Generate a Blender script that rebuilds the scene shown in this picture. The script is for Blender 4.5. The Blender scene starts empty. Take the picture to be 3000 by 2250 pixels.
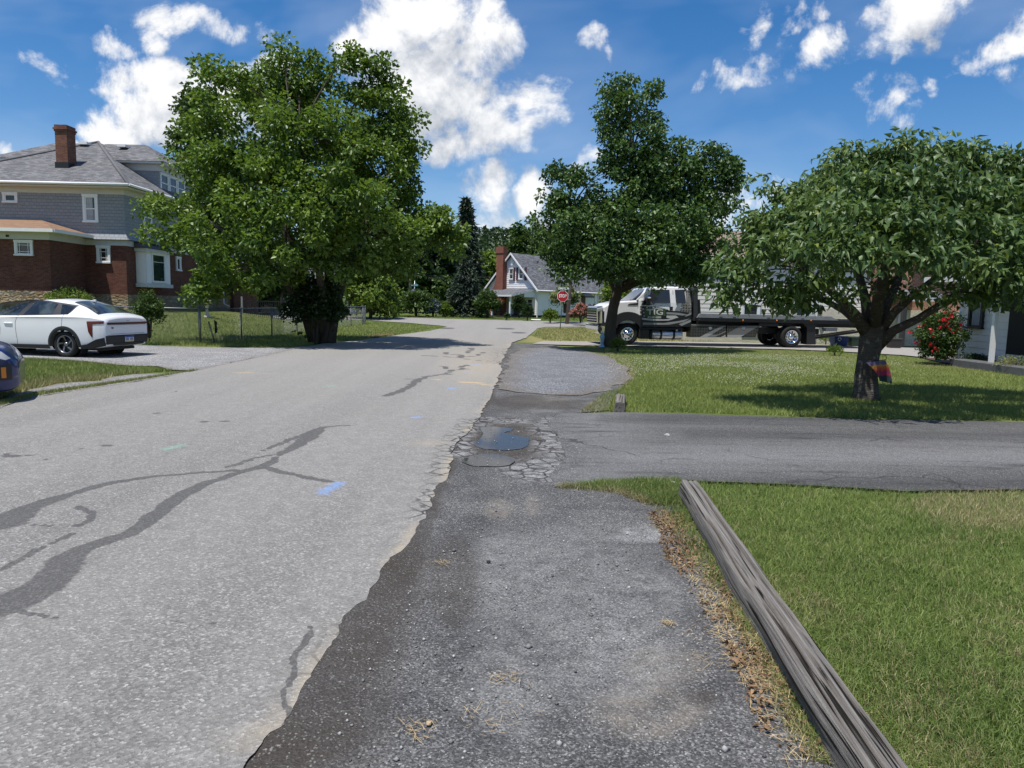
import bpy, math, random
import numpy as np
from mathutils import Vector, geometry
random.seed(7); RNG = np.random.default_rng(11)
R = math.radians
SC = bpy.context.scene
COL = SC.collection

# ------------------------------------------------------------------ camera
EYE = 1.6; FPX = 2080.0; PITCH = math.atan((1125-890)/FPX); ROLL = R(1.3)
cam_d = bpy.data.cameras.new('camera'); cam = bpy.data.objects.new('camera', cam_d); COL.objects.link(cam)
cam.location = (0, 0, EYE); from mathutils import Matrix
cam.rotation_euler = (Matrix.Rotation(math.pi/2-PITCH, 3, 'X') @ Matrix.Rotation(ROLL, 3, 'Z')).to_euler()
cam_d.sensor_width = 36; cam_d.lens = 36*FPX/3000; cam_d.clip_start = .05; cam_d.clip_end = 5000
SC.camera = cam
# ------------------------------------------------------------------ light + exposure
SUN = Vector((-.19, -.22, .95)).normalized()
SUN_EL = math.asin(SUN.z)
SUN_AZ = math.atan2(SUN.x, SUN.y)           # clockwise from +Y
sd = bpy.data.lights.new('sun', 'SUN'); sd.energy = 4.6; sd.angle = R(.53); sd.color = (1, .955, .89)
sun = bpy.data.objects.new('sun', sd); COL.objects.link(sun)
sun.location = (0, 0, 60); sun.rotation_euler = SUN.to_track_quat('Z', 'Y').to_euler()
SC.view_settings.view_transform = 'Standard'; SC.view_settings.look = 'None'
SC.view_settings.exposure = 0.3; SC.view_settings.gamma = 1.0
SC.cycles.max_bounces = 6; SC.cycles.transparent_max_bounces = 6
SC.cycles.diffuse_bounces = 3; SC.cycles.glossy_bounces = 3; SC.cycles.transmission_bounces = 3
SC.cycles.caustics_reflective = False; SC.cycles.caustics_refractive = False
SC.cycles.use_denoising = True

ct, st_ = math.cos(PITCH), math.sin(PITCH); CR, SR = math.cos(ROLL), math.sin(ROLL)
def ray(px, py):
    a = (px-1500)/FPX; b = (1125-py)/FPX; a, b = a*CR-b*SR, a*SR+b*CR
    return Vector((a, ct+b*st_, -st_+b*ct))
def W(px, py, Y):
    d = ray(px, py); t = Y/d.y
    return Vector((d.x*t, Y, EYE+d.z*t))
def proj(x, y, z):
    d = y*ct-(z-EYE)*st_; u = y*st_+(z-EYE)*ct
    a, b = x/d, u/d; return 1500+FPX*(a*CR+b*SR), 1125-FPX*(b*CR-a*SR)

# ------------------------------------------------------------------ terrain
def sst(a, b, x):
    t = np.clip((x-a)/(b-a), 0, 1); return t*t*(3-2*t)
def gz(x, y):
    x = np.asarray(x, float); y = np.asarray(y, float)
    L = -7.9-x
    return .80*sst(4.5, 13, L)*sst(23, 36, y)*(1-sst(46, 60, y)) + .30*sst(50, 66, y)
def gzf(x, y): return float(gz(x, y))
def P(px, py):
    d = ray(px, py); t = 1.0; prev = t
    for _ in range(900):
        x, y, z = d.x*t, d.y*t, EYE+d.z*t
        if z < gzf(x, y): break
        prev = t; t *= 1.012
        if t > 400: break
    lo, hi = prev, t
    for _ in range(30):
        m = (lo+hi)/2
        if EYE+d.z*m < gzf(d.x*m, d.y*m): hi = m
        else: lo = m
    return Vector((d.x*hi, d.y*hi, gzf(d.x*hi, d.y*hi)))
def PX(l): return [(p.x, p.y) for p in (P(*q) for q in l)]

# ------------------------------------------------------------------ node helpers
class NT:
    def __init__(s, tree): s.t = tree; s.n = tree.nodes; s.l = tree.links
    def node(s, typ, **kw):
        n = s.n.new(typ)
        for k, v in kw.items(): setattr(n, k, v)
        return n
    def put(s, sock, v):
        if v is None: return
        if hasattr(v, 'is_linked') or isinstance(v, bpy.types.NodeSocket): s.l.new(v, sock)
        else:
            if sock.type == 'RGBA' and not hasattr(v, '__len__'): v = (v, v, v, 1)
            elif sock.type == 'RGBA' and len(v) == 3: v = (*v, 1)
            elif sock.type == 'VECTOR' and not hasattr(v, '__len__'): v = (v, v, v)
            sock.default_value = v
    def math(s, op, a, b=None, c=None, clamp=False):
        n = s.node('ShaderNodeMath', operation=op, use_clamp=clamp)
        s.put(n.inputs[0], a); s.put(n.inputs[1], b)
        if c is not None: s.put(n.inputs[2], c)
        return n.outputs[0]
    def vmath(s, op, a, b=None):
        n = s.node('ShaderNodeVectorMath', operation=op)
        s.put(n.inputs[0], a)
        if b is not None: s.put(n.inputs[1], b)
        return n.outputs['Value'] if op in ('LENGTH', 'DOT_PRODUCT', 'DISTANCE') else n.outputs[0]
    def scale(s, v, k):
        n = s.node('ShaderNodeVectorMath', operation='SCALE'); s.put(n.inputs[0], v); s.put(n.inputs[3], k); return n.outputs[0]
    def mapv(s, v, sc=(1, 1, 1), loc=(0, 0, 0), rot=(0, 0, 0)):
        n = s.node('ShaderNodeMapping'); s.put(n.inputs[0], v)
        n.inputs['Scale'].default_value = sc; n.inputs['Location'].default_value = loc; n.inputs['Rotation'].default_value = rot
        return n.outputs[0]
    def obj(s): return s.node('ShaderNodeTexCoord').outputs['Object']
    def uv(s): return s.node('ShaderNodeTexCoord').outputs['UV']
    def noise(s, v, scale, detail=3, rough=.55, dist=0):
        n = s.node('ShaderNodeTexNoise'); s.put(n.inputs['Vector'], v)
        n.inputs['Scale'].default_value = scale; n.inputs['Detail'].default_value = detail
        n.inputs['Roughness'].default_value = rough; n.inputs['Distortion'].default_value = dist
        return n.outputs[0]
    def voro(s, v, scale, feature='F1', out='Distance', rnd=1):
        n = s.node('ShaderNodeTexVoronoi', feature=feature); s.put(n.inputs['Vector'], v)
        n.inputs['Scale'].default_value = scale; n.inputs['Randomness'].default_value = rnd
        return n.outputs[out]
    def ramp(s, f, stops, interp='LINEAR'):
        n = s.node('ShaderNodeValToRGB'); e = n.color_ramp.elements; n.color_ramp.interpolation = interp
        while len(e) < len(stops): e.new(.5)
        for el, (p, c) in zip(e, stops):
            el.position = p; el.color = (c, c, c, 1) if not hasattr(c, '__len__') else (*c, 1)
        s.put(n.inputs[0], f); return n.outputs[0]
    def mix(s, f, a, b, blend='MIX'):
        n = s.node('ShaderNodeMix', data_type='RGBA', blend_type=blend)
        s.put(n.inputs[0], f); s.put(n.inputs[6], a); s.put(n.inputs[7], b); return n.outputs[2]
    def mixf(s, f, a, b):
        n = s.node('ShaderNodeMix', data_type='FLOAT')
        s.put(n.inputs[0], f); s.put(n.inputs[2], a); s.put(n.inputs[3], b); return n.outputs[0]
    def attr(s, name):
        n = s.node('ShaderNodeAttribute'); n.attribute_name = name; return n.outputs['Fac']
    def bump(s, h, strength=.3, dist=.01):
        n = s.node('ShaderNodeBump'); s.put(n.inputs['Height'], h)
        n.inputs['Strength'].default_value = strength; n.inputs['Distance'].default_value = dist
        return n.outputs[0]
    def island(s): return s.node('ShaderNodeNewGeometry').outputs['Random Per Island']

def mat(name, color=.5, rough=.6, metal=0, spec=.5, bump=None, trans=None):
    m = bpy.data.materials.new(name); m.use_nodes = True
    nt = NT(m.node_tree); b = m.node_tree.nodes['Principled BSDF']
    if callable(color): color = color(nt)
    if callable(rough): rough = rough(nt)
    nt.put(b.inputs['Base Color'], color); nt.put(b.inputs['Roughness'], rough)
    nt.put(b.inputs['Metallic'], metal); nt.put(b.inputs['Specular IOR Level'], spec)
    if bump: nt.put(b.inputs['Normal'], bump(nt))
    if trans:
        out = m.node_tree.nodes['Material Output']
        tr = nt.node('ShaderNodeBsdfTranslucent'); nt.put(tr.inputs[0], trans[1](nt) if callable(trans[1]) else trans[1])
        mx = nt.node('ShaderNodeMixShader'); mx.inputs[0].default_value = trans[0]
        nt.l.new(b.outputs[0], mx.inputs[1]); nt.l.new(tr.outputs[0], mx.inputs[2]); nt.l.new(mx.outputs[0], out.inputs[0])
    return m
def vary(base, amt=.15, scale=3, uv=False, detail=4):
    def f(nt):
        v = nt.uv() if uv else nt.obj()
        n = nt.noise(v, scale, detail)
        return nt.mix(n, tuple(max(0, c*(1-amt*1.6)) for c in base), tuple(min(1, c*(1+amt*1.6)) for c in base))
    return f

# ------------------------------------------------------------------ world: sky + cumulus by direction
world = bpy.data.worlds.new('World'); SC.world = world; world.use_nodes = True
def build_world():
    nt = NT(world.node_tree); nt.n.clear()
    def blob_group():
        g = bpy.data.node_groups.new('cloud_density', 'ShaderNodeTree')
        g.interface.new_socket('Vector', in_out='INPUT', socket_type='NodeSocketVector')
        g.interface.new_socket('Density', in_out='OUTPUT', socket_type='NodeSocketFloat')
        t = NT(g); gi = t.node('NodeGroupInput'); go = t.node('NodeGroupOutput')
        vec = gi.outputs[0]
        w1 = t.node('ShaderNodeTexNoise'); t.put(w1.inputs[0], vec); w1.inputs['Scale'].default_value = 6; w1.inputs['Detail'].default_value = 6
        wv = t.scale(t.vmath('SUBTRACT', w1.outputs['Color'], (.5, .5, .5)), .17)
        v2 = t.vmath('ADD', vec, wv)
        sep = t.node('ShaderNodeSeparateXYZ'); t.put(sep.inputs[0], v2)
        U, V = sep.outputs[0], sep.outputs[1]
        acc = None
        for (px, py, rx, ry, rot, s) in CLOUDS:
            d = ray(px, py); u0, v0 = d.x/d.y, d.z/d.y
            a, b = rx/FPX, ry/FPX; cr, sr = math.cos(R(rot)), math.sin(R(rot))
            du = t.math('SUBTRACT', U, u0); dv = t.math('SUBTRACT', V, v0)
            if rot:
                p = t.math('MULTIPLY_ADD', du, cr/a, t.math('MULTIPLY', dv, sr/a))
                q = t.math('MULTIPLY_ADD', du, -sr/b, t.math('MULTIPLY', dv, cr/b))
            else:
                p = t.math('MULTIPLY', du, 1/a); q = t.math('MULTIPLY', dv, 1/b)
            r2 = t.math('ADD', t.math('MULTIPLY', p, p), t.math('MULTIPLY', q, q))
            f = t.math('MULTIPLY_ADD', r2, -.55*s, s)          # s*(1-.55 r2)
            acc = f if acc is None else t.math('SMOOTH_MAX', acc, f, .12)
        n1 = t.noise(vec, 9, 10, .64, .4)
        n2 = t.noise(vec, 4.5, 3, .5); n3 = t.noise(vec, 34, 6, .62)
        d = t.math('ADD', acc, t.math('MULTIPLY', t.math('SUBTRACT', n1, .5), 4.2))
        d = t.math('ADD', d, t.math('MULTIPLY', t.math('SUBTRACT', n2, .5), 1.0))
        d = t.math('ADD', d, t.math('MULTIPLY', t.math('SUBTRACT', n3, .5), 1.5))
        t.l.new(d, go.inputs[0])
        return g
    tc = nt.node('ShaderNodeTexCoord'); dirv = tc.outputs['Generated']
    sep = nt.node('ShaderNodeSeparateXYZ'); nt.put(sep.inputs[0], dirv)
    y = nt.math('MAXIMUM', nt.math('ABSOLUTE', sep.outputs[1]), .08)
    cmb = nt.node('ShaderNodeCombineXYZ')
    nt.put(cmb.inputs[0], nt.math('DIVIDE', sep.outputs[0], y)); nt.put(cmb.inputs[1], nt.math('DIVIDE', sep.outputs[2], y))
    uvv = cmb.outputs[0]
    grp = blob_group()
    g1 = nt.node('ShaderNodeGroup'); g1.node_tree = grp; nt.put(g1.inputs[0], uvv)
    g2 = nt.node('ShaderNodeGroup'); g2.node_tree = grp; nt.put(g2.inputs[0], nt.vmath('ADD', uvv, (-.022, .045, 0)))
    d1, d2 = g1.outputs[0], g2.outputs[0]
    mr = nt.node('ShaderNodeMapRange', interpolation_type='SMOOTHSTEP'); nt.put(mr.inputs[0], d1)
    mr.inputs[1].default_value = .32; mr.inputs[2].default_value = 1.5
    alpha = mr.outputs[0]
    light = nt.math('MULTIPLY_ADD', nt.math('SUBTRACT', d1, d2), .50, .60, clamp=True)
    thick = nt.node('ShaderNodeMapRange'); nt.put(thick.inputs[0], d1); thick.inputs[1].default_value = .9; thick.inputs[2].default_value = 2.0
    light = nt.math('SUBTRACT', light, nt.math('MULTIPLY', thick.outputs[0], .16), clamp=True)
    ccol = nt.ramp(light, [(0, (.36, .40, .47)), (.4, (.60, .63, .68)), (.75, (.86, .87, .89)), (1, (.98, .97, .95))])
    # thin high veil
    veil = nt.noise(nt.mapv(uvv, (1.2, 3.4, 1)), 1.6, 4, .6, .4)
    veil = nt.math('MULTIPLY', nt.ramp(veil, [(.42, 0), (.8, 1)]), .34)
    sky = nt.node('ShaderNodeTexSky', sky_type='NISHITA'); sky.sun_disc = False
    sky.sun_elevation = SUN_EL; sky.sun_rotation = SUN_AZ; sky.altitude = 300; sky.air_density = 1.0; sky.dust_density = .35; sky.ozone_density = 2.2
    hs = nt.node('ShaderNodeHueSaturation'); hs.inputs['Saturation'].default_value = SKY_SAT; hs.inputs['Value'].default_value = SKY_VAL
    nt.put(hs.inputs['Color'], sky.outputs[0])
    base = nt.mix(veil, nt.vmath('MULTIPLY', hs.outputs[0], (1.06, .99, 1.04)), nt.vmath('MULTIPLY', (1, 1, 1), (6.0, 6.6, 7.6)))
    col = nt.mix(alpha, base, nt.scale(ccol, CLOUD_K))
    bg = nt.node('ShaderNodeBackground'); nt.put(bg.inputs[0], col); bg.inputs[1].default_value = .10
    out = nt.node('ShaderNodeOutputWorld'); nt.l.new(bg.outputs[0], out.inputs[0])
SKY_SAT = 1.38; SKY_VAL = .97; CLOUD_K = 9.0
CLOUDS = [  # px, py, rx, ry, rotation, strength
 (390, 225, 120, 75, 0, 1.5), (540, 250, 180, 85, -10, 1.7), (430, 320, 195, 95, 0, 1.9), (300, 290, 80, 70, 0, 1.25), (520, 390, 150, 60, -10, 1.5), (610, 350, 190, 90, -20, 1.7), (770, 210, 100, 55, 0, 1.4), (700, 300, 130, 90, 0, 1.5),
 (1030, 115, 85, 70, 0, 1.6), (1240, 75, 150, 100, 0, 1.7), (1390, 140, 120, 90, -30, 1.5), (1180, 240, 190, 130, 0, 1.7), (1400, 320, 200, 100, -15, 1.7), (1570, 320, 95, 65, 20, 1.3),
 (1330, 430, 150, 85, 10, 1.5), (1080, 190, 110, 80, 0, 1.5), (1200, 380, 130, 100, 0, 1.5), (1530, 425, 80, 30, 0, .9),
 (1420, 570, 80, 60, 0, 1.4), (1440, 660, 80, 80, 0, 1.3), (1570, 590, 60, 70, 0, 1.4), (1590, 680, 60, 60, 0, 1.3), (1745, 490, 55, 50, 0, 1.3), (2190, 560, 80, 60, 0, 1.3), (2140, 650, 70, 80, 0, 1.2), (2270, 540, 50, 30, 0, 1.1),
 (1720, 95, 50, 55, 0, 1.05), (1765, 150, 22, 22, 0, .8), (320, 112, 75, 38, -10, 1.0), (470, 95, 40, 45, 30, .7), (610, 28, 140, 42, -8, .92), (720, 60, 70, 38, -25, .9), (150, 215, 80, 40, -25, .8),
 (2195, 40, 48, 60, 15, 1.1), (2290, 60, 45, 45, 0, .9), (2350, 45, 35, 35, 0, .75), (2130, 195, 110, 38, 25, 1.1), (2240, 150, 80, 38, 10, 1.0), (2390, 165, 80, 55, 45, 1.0), (2550, 110, 70, 50, 0, 1.15), (2660, 80, 95, 85, 0, 1.35), (2720, 60, 110, 110, 40, 1.5), (2600, 170, 110, 38, 10, 1.0),
 (2880, 180, 110, 42, 40, 1.15), (2960, 100, 90, 55, 45, 1.25), (2990, 30, 70, 60, 0, 1.3), (2940, 210, 70, 25, 15, .95), (2550, 330, 95, 38, 15, 1.0), (2490, 290, 40, 45, 0, .8), (2740, 295, 28, 28, 0, .85), (2620, 350, 70, 22, 0, .75),
 (225, 412, 30, 24, 0, 1.2), (270, 410, 25, 20, 0, 1.2), (340, 412, 60, 26, 0, 1.35), (30, 440, 60, 18, 0, .6), (560, 420, 120, 50, -20, 1.2),
 (-300, 200, 200, 100, 0, 1.5), (-700, 350, 260, 120, 0, 1.6), (3400, 250, 260, 110, 0, 1.5), (3900, 420, 300, 120, 0, 1.6), (1500, -900, 500, 160, 0, 1.4), (600, -1500, 500, 260, 0, 1.5), (2900, -1300, 500, 220, 0, 1.5), (1600, -3200, 700, 400, 0, 1.4)]
build_world()
world.cycles.sampling_method = 'MANUAL'; world.cycles.sample_map_resolution = 256

# ------------------------------------------------------------------ mesh builder
class MB:
    def __init__(s): s.v = []; s.f = []; s.m = []; s.smooth = []
    def add(s, vs, fs, mi=0, smooth=False):
        k = len(s.v); s.v.extend([tuple(p) for p in vs])
        for f in fs: s.f.append([i+k for i in f]); s.m.append(mi); s.smooth.append(smooth)
    def box(s, x0, x1, y0, y1, z0, z1, mi=0):
        v = [(x, y, z) for z in (z0, z1) for y in (y0, y1) for x in (x0, x1)]
        s.add(v, [(0, 2, 3, 1), (4, 5, 7, 6), (0, 1, 5, 4), (2, 6, 7, 3), (0, 4, 6, 2), (1, 3, 7, 5)], mi)
    def bbox(s, x0, x1, y0, y1, z0, z1, b=.02, mi=0):
        """box with chamfered vertical and top edges"""
        b = min(b, (x1-x0)*.45, (y1-y0)*.45, (z1-z0)*.45)
        def ring(i, z): return [(x0+i, y0+i+b, z), (x0+i+b, y0+i, z), (x1-i-b, y0+i, z), (x1-i, y0+i+b, z), (x1-i, y1-i-b, z), (x1-i-b, y1-i, z), (x0+i+b, y1-i, z), (x0+i, y1-i-b, z)]
        rs = [ring(b, z0), ring(0, z0+b), ring(0, z1-b), ring(b, z1)]
        s.loft(rs, True, True, mi)
    def obox(s, o, u, n, u0, u1, n0, n1, z0, z1, mi=0):
        o = Vector(o); u = Vector(u); n = Vector(n)
        v = [o+u*a+n*b+Vector((0, 0, c)) for c in (z0, z1) for b in (n0, n1) for a in (u0, u1)]
        s.add(v, [(0, 2, 3, 1), (4, 5, 7, 6), (0, 1, 5, 4), (2, 6, 7, 3), (0, 4, 6, 2), (1, 3, 7, 5)], mi)
    def loft(s, rings, cap0=False, cap1=False, mi=0, smooth=False, closed=True):
        n = len(rings[0]); vs = [p for r in rings for p in r]; fs = []
        for i in range(len(rings)-1):
            for j in range(n if closed else n-1):
                a = i*n+j; b = i*n+(j+1) % n; fs.append((a, b, b+n, a+n))
        s.add(vs, fs, mi, smooth)
        k = len(s.v)-len(vs)
        if cap0: s.f.append([k+j for j in range(n)][::-1]); s.m.append(mi); s.smooth.append(False)
        if cap1: s.f.append([k+(len(rings)-1)*n+j for j in range(n)]); s.m.append(mi); s.smooth.append(False)
    def tube(s, pts, rad, n=8, mi=0, smooth=True, caps=True, wob=0):
        pts = [Vector(p) for p in pts]
        if not hasattr(rad, '__len__'): rad = [rad]*len(pts)
        rings = []; up = None
        for i, p in enumerate(pts):
            t = (pts[min(i+1, len(pts)-1)]-pts[max(i-1, 0)]).normalized()
            if up is None:
                up = Vector((0, 0, 1)) if abs(t.z) < .9 else Vector((1, 0, 0))
            a = t.cross(up)
            if a.length < 1e-4: a = t.cross(Vector((1, 0, 0)))
            a.normalize(); b = t.cross(a).normalized(); up = b.cross(t)*1.0 if False else up
            rings.append([p+(a*math.cos(2*math.pi*j/n)+b*math.sin(2*math.pi*j/n))*rad[i]*(1+(random.uniform(-wob, wob) if wob else 0)) for j in range(n)])
        s.loft(rings, caps, caps, mi, smooth)
    def lathe(s, prof, c, axis='Z', n=24, mi=0, smooth=True, cap=False):
        """prof: list of (radius, height along axis)"""
        c = Vector(c); rings = []
        for r, h in prof:
            ring = []
            for j in range(n):
                a = 2*math.pi*j/n; x, y = r*math.cos(a), r*math.sin(a)
                ring.append(c+(Vector((x, y, h)) if axis == 'Z' else Vector((x, h, y)) if axis == 'Y' else Vector((h, x, y))))
            rings.append(ring)
        s.loft(rings, cap, cap, mi, smooth)
    def poly(s, pts, mi=0): s.add(pts, [tuple(range(len(pts)))], mi)
    def prism(s, prof, y0, y1, mi=0):
        """prof (x,z) extruded along y; y0,y1 numbers or functions of (x,z)"""
        f0 = y0 if callable(y0) else (lambda x, z: y0); f1 = y1 if callable(y1) else (lambda x, z: y1)
        n = len(prof)
        v = [(x, f0(x, z), z) for x, z in prof]+[(x, f1(x, z), z) for x, z in prof]
        s.add(v, [tuple(range(n)), tuple(range(2*n-1, n-1, -1))]+[(i, i+n, (i+1) % n+n, (i+1) % n) for i in range(n)], mi)
    def build(s, name, mats, parent=None, bevel=0, uv=True, **props):
        o = link_mesh(name, np.array(s.v, float).reshape(-1, 3), s.f, mats, parent, s.m, s.smooth)
        if uv: auto_uv(o.data)
        if bevel:
            b = o.modifiers.new('bevel', 'BEVEL'); b.width = bevel; b.segments = 2; b.limit_method = 'ANGLE'; b.angle_limit = R(35)
        for k, v in props.items(): o[k] = v
        return o
ORG = {}
def link_mesh(name, V, F, mats, parent=None, mi=None, smooth=None):
    if parent is not None and parent in ORG: V = V-np.array(ORG[parent])
    me = bpy.data.meshes.new(name); me.from_pydata(V.tolist(), [], [list(f) for f in F])
    for m in (mats if isinstance(mats, (list, tuple)) else [mats]): me.materials.append(m)
    if mi is not None: me.polygons.foreach_set('material_index', np.array(mi, np.int32))
    if smooth is not None: me.polygons.foreach_set('use_smooth', np.array(smooth, bool))
    me.validate(); me.update()
    o = bpy.data.objects.new(name, me); COL.objects.link(o)
    if parent is not None:
        o.parent = parent
        if parent in ORG: ORG[o] = ORG[parent]
    return o
def big_mesh(name, V, tris, mats, parent=None, nper=3, attrs=None):
    """fast path: V (n,3), tris (k,nper)"""
    if parent is not None and parent in ORG: V = V-np.array(ORG[parent])
    me = bpy.data.meshes.new(name); k = len(tris)
    me.vertices.add(len(V)); me.vertices.foreach_set('co', V.astype(np.float32).ravel())
    me.loops.add(k*nper); me.loops.foreach_set('vertex_index', tris.astype(np.int32).ravel())
    me.polygons.add(k); me.polygons.foreach_set('loop_start', np.arange(0, k*nper, nper, dtype=np.int32))
    try: me.polygons.foreach_set('loop_total', np.full(k, nper, np.int32))
    except Exception: pass
    for m in (mats if isinstance(mats, (list, tuple)) else [mats]): me.materials.append(m)
    me.update(calc_edges=True)
    for nm, arr in (attrs or {}).items():
        a = me.attributes.new(nm, 'FLOAT', 'POINT'); a.data.foreach_set('value', arr.astype(np.float32))
    o = bpy.data.objects.new(name, me); COL.objects.link(o)
    if parent is not None:
        o.parent = parent
        if parent in ORG: ORG[o] = ORG[parent]
    return o
def auto_uv(me):
    uvl = me.uv_layers.new(name='UVMap'); n = len(me.loops)
    co = np.empty(len(me.vertices)*3); me.vertices.foreach_get('co', co); co = co.reshape(-1, 3)
    vi = np.empty(n, np.int32); me.loops.foreach_get('vertex_index', vi)
    nr = np.empty(len(me.polygons)*3); me.polygons.foreach_get('normal', nr); nr = nr.reshape(-1, 3)
    lt = np.empty(len(me.polygons), np.int32); me.polygons.foreach_get('loop_total', lt)
    N = np.repeat(nr, lt, axis=0)
    T = np.cross(np.array([0, 0, 1.]), N); L = np.linalg.norm(T, axis=1)
    flat = L < .05; T[flat] = (1, 0, 0); T /= np.linalg.norm(T, axis=1)[:, None]
    B = np.cross(N, T); p = co[vi]
    uv = np.stack([(p*T).sum(1), (p*B).sum(1)], 1)
    uvl.data.foreach_set('uv', uv.ravel())
def thing(name, label, cat, loc, rotz=None, group=None):
    o = bpy.data.objects.new(name, None); COL.objects.link(o); o.location = loc
    if rotz is not None: o.rotation_euler = (0, 0, rotz)      # local build
    else: ORG[o] = tuple(loc)                                  # world-coordinate build
    o.empty_display_size = .2
    return tag(o, label, cat, group)
def tag(o, label, cat, group=None, kind=None):
    o['label'] = label; o['category'] = cat
    if group: o['group'] = group
    if kind: o['kind'] = kind
    return o
def struct(o, label=None, cat=None, kind='structure'):
    o['kind'] = kind
    if label: o['label'] = label
    if cat: o['category'] = cat
    return o
def text_mesh(name, body, size, material, parent, origin, ux, uz, extrude=.004, align='CENTER', sx=1.0, bold=0):
    cu = bpy.data.curves.new(name, 'FONT'); cu.body = body; cu.size = size; cu.extrude = extrude; cu.align_x = align; cu.align_y = 'CENTER'; cu.offset = bold
    cu.resolution_u = 3
    tmp = bpy.data.objects.new('tmp', cu); COL.objects.link(tmp)
    dg = bpy.context.evaluated_depsgraph_get()
    me = bpy.data.meshes.new_from_object(tmp.evaluated_get(dg)); COL.objects.unlink(tmp); bpy.data.objects.remove(tmp)
    ux = Vector(ux); uz = Vector(uz); n = ux.cross(uz)
    for v in me.vertices:
        p = v.co.copy(); v.co = Vector(origin)+ux*p.x*sx+uz*p.y+n*p.z
    me.materials.clear(); me.materials.append(material); me.name = name
    o = bpy.data.objects.new(name, me); COL.objects.link(o); o.parent = parent
    if parent in ORG:
        off = Vector(ORG[parent]); ORG[o] = ORG[parent]
        for v in me.vertices: v.co -= off
    return o
def inside(poly, X, Y):
    c = np.zeros(X.shape, bool); n = len(poly)
    for i in range(n):
        x0, y0 = poly[i]; x1, y1 = poly[i-1]
        if y0 == y1: continue
        c ^= ((y0 > Y) != (y1 > Y)) & (X < (x1-x0)*(Y-y0)/(y1-y0)+x0)
    return c
def seg_dist(X, Y, pts, widths=None):
    """signed-normalised distance: d/width"""
    best = np.full(X.shape, 1e9)
    for i in range(len(pts)-1):
        ax, ay = pts[i]; bx, by = pts[i+1]; dx, dy = bx-ax, by-ay; l2 = dx*dx+dy*dy+1e-9
        t = np.clip(((X-ax)*dx+(Y-ay)*dy)/l2, 0, 1)
        d = np.hypot(X-ax-t*dx, Y-ay-t*dy)
        if widths is not None: d = d/(widths[i]+(widths[i+1]-widths[i])*t)
        best = np.minimum(best, d)
    return best
def vnoise(X, Y, sc, seed=0):
    """cheap smooth value noise"""
    g = np.random.default_rng(seed).random((256, 256))
    x = X*sc+1000; y = Y*sc+1000; xi = np.floor(x).astype(int); yi = np.floor(y).astype(int)
    fx = x-xi; fy = y-yi; fx = fx*fx*(3-2*fx); fy = fy*fy*(3-2*fy)
    a = g[xi % 256, yi % 256]; b = g[(xi+1) % 256, yi % 256]; c = g[xi % 256, (yi+1) % 256]; d = g[(xi+1) % 256, (yi+1) % 256]
    return (a*(1-fx)+b*fx)*(1-fy)+(c*(1-fx)+d*fx)*fy

def roughen(poly, amp, seg):
    """subdivide an outline and wobble it so that edges are ragged; amp grows a little with distance"""
    out = []
    for i in range(len(poly)):
        a = Vector(poly[i]); b = Vector(poly[(i+1) % len(poly)]); L = (b-a).length
        sg = max(seg, .012*(a.length+b.length)/2)
        n = max(1, min(200, int(L/sg)))
        for k in range(n):
            p = a.lerp(b, k/n); out.append(p)
    A = np.array(out); nx = vnoise(A[:, 0], A[:, 1], 1.7, 3)-.5; ny = vnoise(A[:, 0], A[:, 1], 1.7, 4)-.5
    fx = vnoise(A[:, 0], A[:, 1], 9, 5)-.5; fy = vnoise(A[:, 0], A[:, 1], 9, 6)-.5
    gx = vnoise(A[:, 0], A[:, 1], 31, 7)-.5; gy = vnoise(A[:, 0], A[:, 1], 31, 8)-.5
    A[:, 0] += amp*(nx*1.6+fx*.9+gx*.55); A[:, 1] += amp*(ny*1.6+fy*.9+gy*.55)
    return [tuple(p) for p in A]
def sheet(name, poly, off, material, ang=.02, amp=.05, seg=.12, attrs=None, label=None, cat=None):
    """ground sheet following the terrain; vertices on a polar grid round the viewpoint so detail follows distance"""
    pl = roughen(poly, amp, seg) if amp else poly
    A = np.array(pl); r = np.hypot(A[:, 0], A[:, 1]); th = np.arctan2(A[:, 0], A[:, 1])
    r0, r1 = max(.8, r.min()), r.max(); t0, t1 = th.min(), th.max()
    if r.min() < 2: t0, t1 = -1.45, 1.45
    nr = int(math.log(r1/r0)/ang)+2; na = int((t1-t0)/ang)+2
    RR, TT = np.meshgrid(r0*np.exp(np.linspace(0, math.log(r1/r0), nr)), np.linspace(t0, t1, na), indexing='ij')
    RR = RR*(1+RNG.uniform(-.2, .2, RR.shape)*ang); TT = TT+RNG.uniform(-.2, .2, TT.shape)*ang
    X = (RR*np.sin(TT)).ravel(); Y = (RR*np.cos(TT)).ravel()
    k = inside(pl, X, Y); X, Y = X[k], Y[k]
    pts = [Vector(p) for p in pl]+[Vector((x, y)) for x, y in zip(X, Y)]
    n = len(pl)
    vs, es, fs, *_ = geometry.delaunay_2d_cdt(pts, [], [list(range(n))], 1, 1e-5)
    V = np.array([(v.x, v.y) for v in vs])
    Z = gz(V[:, 0], V[:, 1])+off
    tris = np.array([f for f in fs if len(f) == 3], int)
    # make faces point up
    a, b, c = V[tris[:, 0]], V[tris[:, 1]], V[tris[:, 2]]
    neg = ((b[:, 0]-a[:, 0])*(c[:, 1]-a[:, 1])-(b[:, 1]-a[:, 1])*(c[:, 0]-a[:, 0])) < 0
    tris[neg] = tris[neg][:, ::-1]
    at = attrs(V[:, 0], V[:, 1], Z) if attrs else None
    if at and 'dz' in at: Z = Z+at.pop('dz')
    o = big_mesh(name, np.column_stack([V, Z]), tris, material, attrs=at)
    return struct(o, label, cat)

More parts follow.
